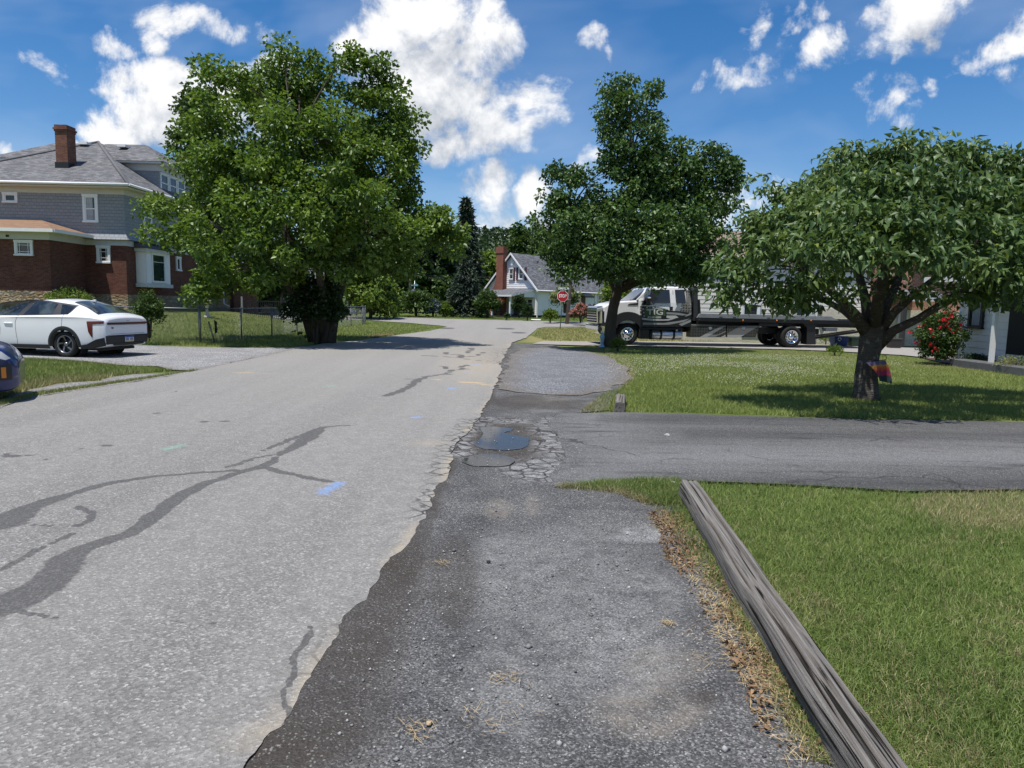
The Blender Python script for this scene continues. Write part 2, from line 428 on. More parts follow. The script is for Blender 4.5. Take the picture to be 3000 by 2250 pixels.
# ================================================================== MATERIALS: ground
def m_road(nt):
    v = nt.obj()
    cell = nt.voro(v, 95, out='Color'); sp = nt.node('ShaderNodeSeparateColor'); nt.put(sp.inputs[0], cell)
    agg = nt.ramp(sp.outputs[0], [(0, (.06, .058, .054)), (.3, (.135, .131, .122)), (.7, (.215, .208, .194)), (.93, (.34, .33, .31)), (1, (.55, .54, .51))])
    fine = nt.noise(v, 300, 2, .6)
    agg = nt.mix(.35, agg, nt.ramp(fine, [(.3, .10), (.7, .30)]))
    big = nt.noise(v, .55, 5, .6); agg = nt.mix(nt.math('MULTIPLY', nt.ramp(big, [(.35, 0), (.65, 1)]), .35), agg, nt.mix(1, agg, (.86, .84, .80), 'MULTIPLY'))
    trk = nt.noise(nt.mapv(v, (1.1, .06, 1)), 1.0, 3, .5); agg = nt.mix(nt.ramp(trk, [(.4, 0), (.62, .28)]), agg, (.31, .30, .28))
    med = nt.noise(v, 7, 4, .7); agg = nt.mix(nt.ramp(med, [(.38, .30), (.6, 0)]), agg, (.11, .107, .10))
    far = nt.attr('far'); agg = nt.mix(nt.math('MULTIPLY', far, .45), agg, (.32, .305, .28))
    dust = nt.math('MULTIPLY', nt.attr('dust'), nt.ramp(nt.noise(v, 9, 5, .7), [(.3, .45), (.6, 1)]))
    agg = nt.mix(dust, agg, nt.mix(nt.noise(v, 60, 3), (.30, .25, .175), (.44, .38, .29)))
    edge = nt.voro(nt.vmath('ADD', v, nt.scale(nt.node_noise_vec(v, 6), .05)), 5.5, 'DISTANCE_TO_EDGE')
    crk = nt.math('MULTIPLY', nt.ramp(edge, [(.02, 1), (.07, 0)]), nt.attr('alli'))
    agg = nt.mix(crk, agg, (.035, .032, .03))
    tar = nt.attr('tar'); tn = nt.noise(v, 22, 4, .65)
    tarm = nt.ramp(nt.math('ADD', tar, nt.math('MULTIPLY', nt.math('SUBTRACT', tn, .5), .55)), [(.36, 0), (.52, 1)])
    tcol = nt.mix(nt.ramp(sp.outputs[1], [(.5, 0), (1, .5)]), (.072, .071, .069), (.19, .185, .18))
    agg = nt.mix(nt.math('MULTIPLY', tarm, .88), agg, tcol)
    for a, c in (('blue', (.16, .32, .66)), ('green', (.18, .40, .30)), ('orange', (.58, .40, .16))):
        pm = nt.math('MULTIPLY', nt.attr(a), nt.ramp(nt.noise(v, 55, 3, .7), [(.38, .08), (.60, .8)]))
        agg = nt.mix(pm, agg, c)
    return agg
def node_noise_vec(self, v, sc):
    n = self.node('ShaderNodeTexNoise'); self.put(n.inputs[0], v); n.inputs['Scale'].default_value = sc; n.inputs['Detail'].default_value = 2
    return self.vmath('SUBTRACT', n.outputs['Color'], (.5, .5, .5))
NT.node_noise_vec = node_noise_vec
def stones_bump(sc, st=.5, d=.006):
    def f(nt):
        v = nt.obj(); h = nt.math('ADD', nt.voro(v, sc), nt.math('MULTIPLY', nt.noise(v, sc*2.3, 3), .5))
        return nt.bump(h, st, d)
    return f
M_ROAD = mat('weathered_asphalt', m_road, .9, spec=.25, bump=stones_bump(95, .55, .006))

def m_shoulder(nt):
    v = nt.obj()
    cell = nt.voro(v, 135, out='Color'); sp = nt.node('ShaderNodeSeparateColor'); nt.put(sp.inputs[0], cell)
    base = nt.ramp(sp.outputs[0], [(0, (.030, .029, .028)), (.4, (.078, .077, .075)), (.72, (.155, .153, .15)), (.93, (.26, .258, .25)), (1, (.46, .455, .44))])
    fine = nt.noise(v, 210, 3, .6); base = nt.mix(.3, base, nt.ramp(fine, [(.3, .02), (.7, .2)]))
    big = nt.noise(v, 1.7, 6, .62); base = nt.mix(nt.ramp(big, [(.38, .75), (.6, 0)]), base, nt.mix(1, base, (.5, .5, .52), 'MULTIPLY'))
    lightp = nt.math('MULTIPLY', nt.attr('light'), nt.ramp(nt.noise(v, 8, 5, .7), [(.35, .1), (.62, 1)]))
    base = nt.mix(lightp, base, nt.mix(nt.ramp(sp.outputs[1], [(.3, 0), (1, 1)]), (.17, .17, .168), (.42, .42, .41)))
    dust = nt.math('MULTIPLY', nt.attr('dust'), nt.ramp(nt.noise(v, 7, 5, .7), [(.35, .1), (.6, 1)]))
    base = nt.mix(nt.math('MULTIPLY', dust, .8), base, (.27, .235, .19))
    damp = nt.math('MULTIPLY', nt.attr('damp'), nt.ramp(nt.noise(v, 9, 5, .7), [(.25, .55), (.5, 1)]))
    base = nt.mix(damp, base, nt.mix(nt.ramp(sp.outputs[2], [(.9, 0), (1, .7)]), nt.mix(fine, (.030, .025, .021), (.066, .055, .045)), (.3, .29, .27)))
    slab = nt.attr('slab'); edge = nt.voro(nt.vmath('ADD', v, nt.scale(nt.node_noise_vec(v, 5), .07)), 6.5, 'DISTANCE_TO_EDGE')
    sl = nt.math('MULTIPLY', slab, nt.ramp(nt.noise(v, 5, 5, .65), [(.36, .12), (.56, .9)]))
    slc = nt.mix(nt.ramp(edge, [(.035, 0), (.10, 1)]), (.026, .024, .022), nt.ramp(sp.outputs[0], [(0, .15), (.5, .26), (1, .40)]))
    base = nt.mix(sl, base, slc)
    return base
M_SHOULDER = mat('asphalt_millings', m_shoulder, lambda nt: nt.mixf(nt.attr('damp'), .9, .7), spec=.3, bump=stones_bump(75, .8, .010))

def m_drive(nt):
    v = nt.obj()
    cell = nt.voro(v, 110, out='Color'); sp = nt.node('ShaderNodeSeparateColor'); nt.put(sp.inputs[0], cell)
    base = nt.ramp(sp.outputs[0], [(0, (.035, .0345, .034)), (.5, (.072, .071, .069)), (.9, (.135, .133, .13)), (1, (.27, .265, .255))])
    st = nt.noise(nt.mapv(v, (.16, 1.5, 1), rot=(0, 0, -.03)), 1.5, 5, .6)
    wear = nt.ramp(st, [(.42, 0), (.62, 1)])
    base = nt.mix(nt.math('MULTIPLY', wear, .42), base, nt.ramp(sp.outputs[1], [(0, .075), (.6, .14), (1, .26)]))
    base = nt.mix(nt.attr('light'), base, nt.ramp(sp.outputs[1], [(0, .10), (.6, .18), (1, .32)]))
    mn = nt.math('MULTIPLY', nt.attr('mill'), nt.ramp(nt.noise(v, 5, 5, .7), [(.35, .3), (.6, 1)])); base = nt.mix(mn, base, nt.ramp(sp.outputs[2], [(0, .02), (.5, .06), (.85, .13), (1, .3)]))
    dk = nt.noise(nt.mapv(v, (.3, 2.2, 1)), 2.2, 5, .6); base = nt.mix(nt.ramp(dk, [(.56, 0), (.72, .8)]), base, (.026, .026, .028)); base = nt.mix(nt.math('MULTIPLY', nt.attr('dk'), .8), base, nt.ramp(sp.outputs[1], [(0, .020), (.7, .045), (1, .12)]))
    edge = nt.voro(nt.vmath('ADD', v, nt.scale(nt.node_noise_vec(v, 3), .3)), .8, 'DISTANCE_TO_EDGE')
    base = nt.mix(nt.math('MULTIPLY', nt.ramp(edge, [(.004, 1), (.014, 0)]), nt.ramp(nt.noise(v, .7, 2), [(.5, 0), (.6, .7)])), base, (.02, .02, .02))
    return base
M_DRIVE = mat('driveway_asphalt', m_drive, .85, spec=.3, bump=stones_bump(110, .5, .005))

def m_gravel(lo, hi, sc=38):
    def f(nt):
        v = nt.obj()
        cell = nt.voro(v, sc, out='Color'); sp = nt.node('ShaderNodeSeparateColor'); nt.put(sp.inputs[0], cell)
        d = nt.voro(v, sc)
        base = nt.mix(sp.outputs[0], lo, hi)
        base = nt.mix(nt.ramp(d, [(.35, 0), (.75, .85)]), base, tuple(c*.35 for c in lo))
        base = nt.mix(nt.ramp(nt.noise(v, 1.1, 5, .6), [(.35, .45), (.6, 0)]), base, tuple(c*.62 for c in lo))
        dn = nt.math('MULTIPLY', nt.attr('dirt'), nt.ramp(nt.noise(v, 4, 5, .7), [(.35, .2), (.6, 1)]))
        return nt.mix(dn, base, nt.mix(nt.noise(v, 30, 3), (.10, .08, .055), (.22, .17, .11)))
    return f
M_GRAVEL = mat('blue_grey_gravel', m_gravel((.15, .155, .17), (.40, .41, .43)), .9, spec=.3, bump=stones_bump(38, 1, .02))
M_GRAVEL2 = mat('pale_gravel', m_gravel((.26, .26, .265), (.58, .57, .56)), .9, spec=.3, bump=stones_bump(38, 1, .02))
M_CONC = mat('concrete', vary((.28, .265, .24), .14, 3), .85, spec=.3)
def m_grassground(nt):
    v = nt.obj()
    n = nt.noise(v, 45, 4, .7); b = nt.noise(v, .5, 4, .6)
    c = nt.mix(n, (.035, .06, .012), (.105, .15, .035))
    c = nt.mix(nt.ramp(b, [(.42, 0), (.62, .45)]), c, nt.mix(n, (.09, .11, .03), (.19, .20, .07)))
    c = nt.mix(nt.attr('dry'), c, nt.mix(n, (.20, .16, .07), (.42, .36, .18)))
    return c
M_GROUND = mat('turf', m_grassground, .95, spec=.1)
M_DIRT = mat('bare_soil', vary((.16, .11, .065), .35, 14, detail=6), .95, spec=.1)

def blade_mat(name, a, b, dry_a, dry_b, tr=.25):
    def c(nt):
        v = nt.obj(); i = nt.island()
        big = nt.noise(v, 1.3, 3, .6)
        col = nt.mix(i, a, b); col = nt.mix(nt.ramp(big, [(.35, 0), (.65, .5)]), col, tuple(x*1.25 for x in b))
        d = nt.math('ADD', nt.attr('dry'), nt.math('MULTIPLY', nt.math('SUBTRACT', i, .5), .5))
        return nt.mix(nt.ramp(d, [(.38, 0), (.55, 1)]), col, nt.mix(nt.math('FRACT', nt.math('MULTIPLY', i, 37.7)), dry_a, dry_b))
    return mat(name, c, .55, spec=.3, trans=(tr, c))
M_BLADE = blade_mat('grass_blades', (.074, .136, .024), (.205, .264, .070), (.24, .21, .095), (.42, .37, .20))
M_BLADE_FAR = blade_mat('lawn_grass_blades', (.098, .156, .026), (.26, .305, .086), (.23, .22, .085), (.42, .38, .18))

# ================================================================== GROUND SHEETS
# base terrain
def make_ground():
    xs = np.concatenate([np.linspace(-900, -60, 8), np.arange(-52, 44, 1.0), np.linspace(52, 900, 8)])
    ys = np.concatenate([[-60, -20], np.arange(-6, 92, 1.0), np.linspace(100, 1500, 10)])
    X, Y = np.meshgrid(xs, ys, indexing='ij'); Z = gz(X, Y)-.026
    n = len(ys); V = np.column_stack([X.ravel(), Y.ravel(), Z.ravel()])
    i, j = np.meshgrid(np.arange(len(xs)-1), np.arange(n-1), indexing='ij'); a = (i*n+j).ravel()
    q = np.column_stack([a, a+n, a+n+1, a+1])
    # dryness: sunburnt lawn by the stop sign
    px, py = proj(X.ravel(), np.maximum(Y.ravel(), .5), Z.ravel())
    dry = np.where((px > 1560) & (px < 2000) & (py > 950) & (py < 1003) & (Y.ravel() > 10), .55, 0)
    dry = np.maximum(dry, np.where((np.hypot(X.ravel(), Y.ravel()) > 12) & (Y.ravel() < 50), .12, 0))
    struct(big_mesh('ground', V, q, M_GROUND, nper=4, attrs={'dry': dry}))
make_ground()
def poly_w(pts): return [(p.x, p.y) for p in (P(*q) for q in pts)]
ROAD_R = [(841, 2126), (922, 1964), (1010, 1828), (1085, 1760), (1153, 1652), (1220, 1530), (1254, 1496), (1288, 1428), (1312, 1374), (1326, 1340), (1349, 1286), (1390, 1238), (1435, 1168), (1453, 1127), (1470, 1087), (1463, 1069), (1485, 1030), (1500, 1004)]
b0 = P(*ROAD_R[0])
road_poly = [(b0.x-.16, b0.y-.6), (b0.x-.3, -4)] + [(-8.6, -4), (-8.3, 4)] + PX([(0, 1197), (103, 1165), (260, 1140), (450, 1111), (583, 1085), (660, 1068), (760, 1047), (950, 1006), (1030, 1000), (1130, 987), (1200, 977), (1260, 969), (1300, 961), (1310, 957), (1280, 953), (1200, 946), (1130, 942), (1080, 938), (1000, 935), (800, 931), (800, 925), (1000, 927), (1100, 928), (1170, 930), (1300, 934), (1430, 937), (1560, 940), (1790, 946), (1900, 948), (2150, 955), (2150, 964), (1900, 959), (1790, 957), (1700, 957), (1600, 958), (1575, 962), (1560, 975), (1540, 990)]) + PX(ROAD_R[::-1])
TARS = [([(0, 1781), (136, 1713), (190, 1650), (237, 1611), (380, 1564), (461, 1509), (529, 1455), (610, 1414), (746, 1374), (800, 1353), (824, 1330)], [.17, .15, .13, .10, .07, .09, .085, .07, .065, .05, .04]),
        ([(0, 1537), (88, 1489), (203, 1448), (339, 1414), (475, 1394), (610, 1384), (732, 1377)], [.20, .12, .07, .05, .04, .035, .04]),
        ([(766, 1370), (848, 1391), (960, 1413)], [.045, .05, .05]),
        ([(668, 1370), (746, 1343), (824, 1328)], [.05, .035, .03]),
        ([(824, 1330), (881, 1299), (922, 1272), (949, 1252), (1044, 1245)], [.05, .10, .10, .05, .015]),
        ([(766, 1323), (848, 1292), (929, 1258)], [.03, .05, .06]),
        ([(0, 1672), (102, 1618), (210, 1567)], [.035, .03, .02]),
        ([(224, 1543), (264, 1523), (266, 1504), (232, 1487)], [.05, .04, .03, .03]), ([(100, 1541), (225, 1540)], [.01, .01]),
        ([(0, 1800), (70, 1790), (170, 1812)], [.03, .02, .01]),
        ([(1129, 1161), (1167, 1149), (1203, 1131), (1224, 1115), (1246, 1105), (1286, 1098), (1311, 1096), (1322, 1085), (1362, 1082), (1344, 1077), (1376, 1068)], [.10, .09, .09, .10, .08, .06, .07, .08, .07, .06, .05]),
        ([(1311, 1096), (1332, 1099)], [.05, .03]), ([(1297, 1073), (1311, 1081)], [.06, .05]),
        ([(1221, 1041), (1315, 1046), (1387, 1055), (1441, 1063)], [.05, .07, .05, .03]), ([(1299, 1035), (1315, 1031), (1308, 1038), (1347, 1040), (1351, 1048)], [.10, .06, .08, .10, .12]),
        ([(1380, 1020), (1373, 1035)], [.12, .08]), ([(1351, 1048), (1395, 1043), (1418, 1033)], [.06, .05, .05]),
        ([(1185, 1111), (1208, 1111)], [.04, .03]), ([(908, 1835), (880, 1890), (862, 1940), (850, 2000), (838, 2040), (846, 2090), (852, 2126)], [.014, .018, .018, .016, .018, .02, .022]), ([(1256, 1500), (1236, 1480), (1226, 1462), (1240, 1444), (1270, 1432)], [.012, .012, .014, .014, .012]), ([(620, 1560), (700, 1545), (760, 1548)], [.006, .008, .005]), ([(470, 1810), (560, 1835), (640, 1828)], [.005, .006, .004]), ([(1067, 1096), (1077, 1097)], [.04, .03])]
PATCH = [(30, 1338, 45, 4), (5, 1345, 15, 4), (85, 1336, 25, 3), (245, 1315, 15, 3), (310, 1307, 30, 3), (600, 1237, 24, 3), (660, 1235, 22, 3), (458, 1212, 18, 2), (20, 1331, 14, 3), (130, 1348, 20, 3), (745, 1520, 3, 2), (1310, 962, 24, 3), (1480, 963, 30, 3), (1520, 975, 24, 3), (510, 1148, 10, 3), (505, 1141, 8, 2)]
PAINT = {'blue': [([(953, 1445), (990, 1418)], .055), ([(1214, 1226), (1224, 1222)], .06), ([(1320, 1139), (1326, 1137)], .09), ([(1369, 1090), (1374, 1089)], .10), ([(1385, 1070), (1405, 1068)], .08)],
         'green': [([(488, 1318), (532, 1305)], .05), ([(965, 1132), (975, 1131)], .05)],
         'orange': [([(1357, 1120), (1400, 1122)], .11), ([(1413, 1126), (1424, 1128)], .08), ([(700, 1092), (738, 1093)], .07), ([(1280, 1112), (1290, 1113)], .06), ([(770, 1095), (800, 1094)], .04)]}
RR_W = poly_w(ROAD_R)
def road_attrs(X, Y, Z):
    px, py = proj(X, np.maximum(Y, .8), Z); front = Y > 1.2
    jx = X+.05*(vnoise(X, Y, 7, 21)-.5)+.02*(vnoise(X, Y, 23, 22)-.5); jy = Y+.05*(vnoise(X, Y, 7, 23)-.5)
    tar = np.zeros_like(X)
    for pts, w in TARS:
        d = seg_dist(jx, jy, poly_w(pts), [q*.8 for q in w]); tar = np.maximum(tar, 1-np.clip(d-.45, 0, 1.1)/1.1)
    for (cx, cy, rx, ry) in PATCH:
        c = P(cx, cy); kx = (P(cx+rx, cy)-c).length; ky = (P(cx, cy-ry)-c).length
        r = np.hypot((jx-c.x)/kx, (jy-c.y)/ky); tar = np.maximum(tar, .85*(1-np.clip(r-.4, 0, .8)/.8))
    dR = seg_dist(X, Y, RR_W)
    dust = np.clip(1-dR/(.04+.20*vnoise(X, Y, 2.6, 31)**2), 0, 1)*np.clip(vnoise(X, Y, 1.9, 32)*2.6-.8, 0, 1)*(.5+.5*vnoise(X, Y, 11, 33))
    near = np.exp(-((px-700)/260)**2-((py-2190)/130)**2)*(dR < .5)
    dust = np.maximum(dust, np.clip(near*1.1, 0, .75)*np.clip(1.2-dR/(.10+.2*vnoise(X, Y, 5, 34)), 0, 1)*(.35+.65*vnoise(X, Y, 9, 35)))
    dust = np.maximum(dust, .55*np.exp(-((px-1400)/90)**2-((py-1070)/45)**2))
    dust = np.maximum(dust, .35*np.exp(-((px-1260)/60)**2-((py-1298)/9)**2))
    alli = np.clip(1-(dR-.02)/.28, 0, 1)*((py > 1225) & (py < 1395)) + np.clip(1-dR/.2, 0, 1)*((py > 1400) & (py < 1520)) + .8*np.clip(1-dR/.9, 0, 1)*((py > 1020) & (py < 1066)) + .5*np.clip(1-dR/.12, 0, 1)*((py > 1800) & (py < 2010))
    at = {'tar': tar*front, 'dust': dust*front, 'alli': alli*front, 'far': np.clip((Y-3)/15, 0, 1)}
    for c, L in PAINT.items():
        m = np.zeros_like(X)
        for pts, w in L: m = np.maximum(m, 1-np.clip((seg_dist(jx, jy, poly_w(pts))/w-.6)/.6, 0, 1))
        at[c] = m*front
    return at
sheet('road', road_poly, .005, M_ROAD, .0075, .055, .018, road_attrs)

# shoulder of asphalt millings on the right, with the broken edge and the potholes
SH_R = [(2348, 2240), (2260, 2096), (2232, 2001), (2178, 1913), (2110, 1791), (2056, 1703), (1988, 1635), (1961, 1553), (1907, 1486), (1805, 1445), (1703, 1437), (1625, 1428)]
c0 = P(*SH_R[0])
sh_poly = [(b0.x-.45, -4), (b0.x-.45, b0.y-.3)] + [(x-.22, y) for x, y in RR_W] + PX([(1600, 1006), (1700, 1030), (1790, 1060), (1835, 1120), (1800, 1160), (1780, 1200), (1640, 1212), (1700, 1300), (1700, 1420)]) + PX([(1900, 1412), (1985, 1420), (2020, 1440), (2120, 1600), (2310, 1925), (2515, 2240)][::1]) + [(1.0, 1.0), (.8, -4)]
PUD1 = (1434.5, 1346, 81, 19)
PUD2 = [(1389, 1299), (1405, 1283), (1416, 1267), (1404, 1254), (1408, 1249), (1444, 1247), (1505, 1253), (1500, 1259), (1478, 1263), (1508, 1272), (1552, 1281), (1547, 1299), (1530, 1312), (1480, 1317), (1416, 1312)]
pe = [(PUD1[0]+PUD1[2]*math.cos(a), PUD1[1]+PUD1[3]*math.sin(a)*(1+.1*math.sin(3*a))) for a in np.linspace(0, 2*math.pi, 28, endpoint=False)]
pud1_w, pud2_w = PX(pe), PX(PUD2)
def shoulder_attrs(X, Y, Z):
    px, py = proj(X, np.maximum(Y, .8), Z); front = (Y > 1.2)
    dR = seg_dist(X, Y, RR_W)
    wid = np.interp(Y, [0, 2.4, 3.2, 4, 5, 5.6, 8], [.34, .32, .28, .20, .10, .05, .05])
    damp = 1-np.clip((dR-wid*.75)/(wid*.7), 0, 1)
    damp = damp*(.75+.5*(vnoise(X, Y, 2.2, 41)-.3))
    def el(cx, cy, rx, ry, e=1): return np.clip((1.25-np.hypot((px-cx)/rx, (py-cy)/ry))/.5, 0, 1)**e
    damp = np.maximum(damp, np.maximum(.95*el(1470, 1290, 150, 62), .8*el(1520, 1178, 90, 22)))
    damp = np.maximum(damp, .75*el(1640, 1186, 100, 14)); damp = np.maximum(damp, .7*el(2060, 2045, 45, 22))
    damp = np.maximum(damp, .55*el(1330, 1700, 70, 130))
    light = np.maximum.reduce([.9*el(1534, 1266, 34, 8), .9*el(1490, 1241, 70, 8), .9*el(1592, 1313, 22, 5), .9*el(1880, 1565, 80, 26), .5*el(1890, 1750, 110, 90), .45*el(1480, 1650, 90, 110), .5*el(1830, 1930, 160, 130), .4*el(1700, 1800, 300, 260), .4*el(1500, 2000, 130, 180), .35*el(1600, 1195, 60, 14), .45*el(1720, 1187, 60, 10)])
    dust = np.maximum.reduce([.5*el(1460, 1490, 40, 30), .4*el(1950, 1950, 120, 60), .5*el(1900, 2080, 160, 80), .5*el(1560, 1480, 20, 30), .6*el(1580, 1172, 90, 10)])
    dl = seg_dist(X, Y, poly_w([(1352, 1330), (1360, 1286), (1390, 1245), (1420, 1225)]))
    slab = np.maximum.reduce([np.clip(1.3-dl/.16, 0, 1), .9*el(1640, 1280, 95, 60), .9*el(1590, 1376, 120, 34), .8*el(1470, 1232, 90, 9)])
    slab = slab*(1-np.clip(el(1475, 1285, 85, 36)*1.3, 0, 1)*.9)
    dz = np.zeros_like(X)
    for pw in (pud1_w, pud2_w):
        A = np.array(pw); dd = seg_dist(X, Y, pw+[pw[0]]); ins = inside(pw, X, Y)
        dz = np.minimum(dz, np.where(ins, -.012-np.clip(dd, 0, .1)*.25, -.012*np.clip(1-dd/.05, 0, 1)))
    dz += (.010*(vnoise(X, Y, 3.0, 44)-.5)+.004*(vnoise(X, Y, 14, 45)-.5))*np.clip(dR/.25, 0, 1)
    edge = np.clip(1-(dR-.06)/.15, 0, 1)*.008*(py > 1400)
    f = front*1.0
    return {'damp': np.clip(damp, 0, 1)*f, 'light': light*f, 'dust': dust*f, 'slab': np.clip(slab, 0, 1)*f, 'dz': dz+edge-.004}
sheet('shoulder', sh_poly, -.001, M_SHOULDER, .008, .03, .05, shoulder_attrs)

# water in the two potholes
def m_pudrough(nt): return nt.ramp(nt.noise(nt.obj(), 6, 3), [(.4, .015), (.7, .04)])
M_WATER = mat('puddle_water', (.034, .034, .036), m_pudrough, spec=.075, bump=lambda nt: nt.bump(nt.noise(nt.obj(), 14, 2), .02, .004))
for pw in (pud1_w, pud2_w):
    A = roughen(pw, .03, .03)
    mb = MB(); mb.poly([(x, y, gzf(x, y)-.010) for x, y in A]); struct(mb.build('puddle', M_WATER, uv=False))

DR_N = [(1625, 1428), (1750, 1413), (1900, 1406), (2000, 1404), (2080, 1410), (2400, 1422), (2640, 1437), (3000, 1434), (3400, 1440), (4300, 1452)]
DR_F = [(4300, 1262), (3400, 1244), (3000, 1236), (2500, 1228), (2250, 1220), (2000, 1212), (1800, 1208), (1640, 1211)]
dr_poly = PX(DR_N)+PX(DR_F)+PX([(1600, 1240), (1640, 1290), (1660, 1340), (1610, 1390)])
dr_left = PX([(1640, 1211), (1600, 1240), (1640, 1290), (1660, 1340), (1610, 1390), (1625, 1428)])
def drive_attrs(X, Y, Z):
    px, py = proj(X, np.maximum(Y, .8), Z)
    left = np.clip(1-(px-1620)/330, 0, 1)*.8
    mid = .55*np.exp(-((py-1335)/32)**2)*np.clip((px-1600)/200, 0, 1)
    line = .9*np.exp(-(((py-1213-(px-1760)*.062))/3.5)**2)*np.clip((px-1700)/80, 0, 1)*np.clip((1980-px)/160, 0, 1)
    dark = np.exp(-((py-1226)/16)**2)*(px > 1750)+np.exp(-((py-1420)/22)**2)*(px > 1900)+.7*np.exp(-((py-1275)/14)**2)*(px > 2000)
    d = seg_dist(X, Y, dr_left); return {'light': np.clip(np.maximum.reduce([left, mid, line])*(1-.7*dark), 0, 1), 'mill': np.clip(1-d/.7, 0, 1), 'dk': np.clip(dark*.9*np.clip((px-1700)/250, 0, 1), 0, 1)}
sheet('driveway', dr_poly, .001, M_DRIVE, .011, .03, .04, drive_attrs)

po = [(1474, 1100), (1490, 1045), (1530, 1022), (1600, 1018), (1690, 1023), (1770, 1040), (1830, 1075), (1845, 1105), (1800, 1135), (1760, 1150), (1700, 1157), (1600, 1158), (1510, 1150), (1462, 1138)]
def dirt_edge(pw, w=.25):
    def f(X, Y, Z):
        d = seg_dist(X, Y, pw+[pw[0]]); return {'dirt': np.clip(1-d/w, 0, 1)*.8}
    return f
po_w = PX(po); sheet('gravel_pullout', po_w, .006, M_GRAVEL, .015, .16, .06, dirt_edge(po_w, .6))
gl_w = PX([(-300, 1010), (-100, 1010), (0, 1013), (60, 1012), (200, 1012), (330, 1009), (420, 1012), (540, 1016), (700, 1019), (850, 1018), (960, 1009), (985, 1002), (960, 1006), (760, 1047), (660, 1068), (583, 1086), (520, 1085), (450, 1074), (369, 1071), (250, 1059), (130, 1050), (52, 1048), (-60, 1045), (-300, 1040)])
sheet('gravel_driveway', gl_w, .004, M_GRAVEL2, .015, .12, .12, dirt_edge(gl_w, .3))
gs_w = PX([(-60, 1195), (26, 1160), (100, 1140), (184, 1121), (290, 1116), (330, 1104), (400, 1096), (470, 1093), (520, 1090), (560, 1089), (450, 1110), (260, 1139), (103, 1164), (0, 1196)])
sheet('gravel_strip', gs_w, .003, M_GRAVEL2, .015, .10, .10, dirt_edge(gs_w, .4))
cd_w = PX([(1560, 1008), (1640, 1011), (1760, 1014), (2000, 1017), (2300, 1024), (2440, 1029), (2640, 1041), (2720, 1049), (2800, 1052), (2760, 1030), (2700, 1021), (2560, 1016), (2460, 1012), (2300, 1007), (2100, 1003), (1900, 1001), (1700, 1001), (1590, 1000)])
def zero_dirt(X, Y, Z): return {'dirt': 0*X}
sheet('concrete_driveway', cd_w, .016, M_CONC, .03, .03, .2)
sheet('bare_soil', PX([(1060, 992), (1150, 980), (1180, 974), (1120, 976), (1060, 984)]), -.004, M_DIRT, .03, .3, .2)
sheet('garden_bed', PX([(2690, 1046), (2760, 1062), (2850, 1078), (2960, 1090), (2960, 1060), (2840, 1046), (2720, 1030)]), .008, mat('brown_mulch', vary((.075, .042, .026), .4, 30, detail=6), .95), .03, .08, .15)

# ================================================================== MATERIALS: buildings and things
def m_brick(c1, c2, mortar, bw=.21, bh=.067, rough=.85):
    def f(nt):
        b = nt.node('ShaderNodeTexBrick'); nt.put(b.inputs['Vector'], nt.uv())
        b.inputs['Scale'].default_value = 1; b.inputs['Brick Width'].default_value = bw; b.inputs['Row Height'].default_value = bh
        b.inputs['Mortar Size'].default_value = .008; b.inputs['Bias'].default_value = -.1
        nt.put(b.inputs['Color1'], c1); nt.put(b.inputs['Color2'], c2); nt.put(b.inputs['Mortar'], mortar)
        n = nt.noise(nt.uv(), 1.1, 5, .6)
        col = nt.mix(nt.ramp(n, [(.35, .5), (.62, 0)]), b.outputs[0], nt.mix(1, b.outputs[0], (.55, .5, .5), 'MULTIPLY'))
        return nt.mix(.25, col, nt.mix(1, col, nt.ramp(nt.noise(nt.uv(), 14, 3), [(.3, .4), (.7, 1.3)]), 'MULTIPLY'))
    return f
def brick_bump(bw, bh, st=.5, d=.01):
    def f(nt):
        b = nt.node('ShaderNodeTexBrick'); nt.put(b.inputs['Vector'], nt.uv())
        b.inputs['Scale'].default_value = 1; b.inputs['Brick Width'].default_value = bw; b.inputs['Row Height'].default_value = bh; b.inputs['Mortar Size'].default_value = .008
        return nt.bump(nt.math('ADD', nt.math('SUBTRACT', 1, b.outputs['Fac']), nt.math('MULTIPLY', nt.noise(nt.uv(), 30, 3), .4)), st, d)
    return f
M_BRICK = mat('dark_red_brick', m_brick((.115, .040, .028), (.21, .075, .048), (.15, .11, .09)), .85, spec=.2, bump=brick_bump(.21, .067))
M_BRICK2 = mat('chimney_brick', m_brick((.15, .055, .035), (.26, .11, .07), (.20, .15, .12)), .85, spec=.2, bump=brick_bump(.21, .067))
M_BRICK3 = mat('orange_brick', m_brick((.32, .12, .07), (.44, .19, .11), (.45, .40, .34)), .85, spec=.2, bump=brick_bump(.21, .067))
M_BRICK4 = mat('red_brick', m_brick((.24, .075, .05), (.32, .11, .07), (.26, .17, .13)), .85, spec=.2)
def m_shing(lo, hi, w=.30, h=.14):
    def f(nt):
        b = nt.node('ShaderNodeTexBrick'); nt.put(b.inputs['Vector'], nt.uv())
        b.inputs['Scale'].default_value = 1; b.inputs['Brick Width'].default_value = w; b.inputs['Row Height'].default_value = h
        b.inputs['Mortar Size'].default_value = .006; b.inputs['Bias'].default_value = 0
        nt.put(b.inputs['Color1'], lo); nt.put(b.inputs['Color2'], hi); nt.put(b.inputs['Mortar'], tuple(c*.5 for c in lo))
        n = nt.noise(nt.mapv(nt.uv(), (1, 2.5, 1)), 2.4, 5, .7); g = nt.noise(nt.uv(), 60, 2)
        c = nt.mix(nt.ramp(n, [(.36, .7), (.6, 0)]), b.outputs[0], lo)
        return nt.mix(nt.ramp(g, [(.3, .25), (.7, 0)]), c, tuple(c*.5 for c in lo))
    return f
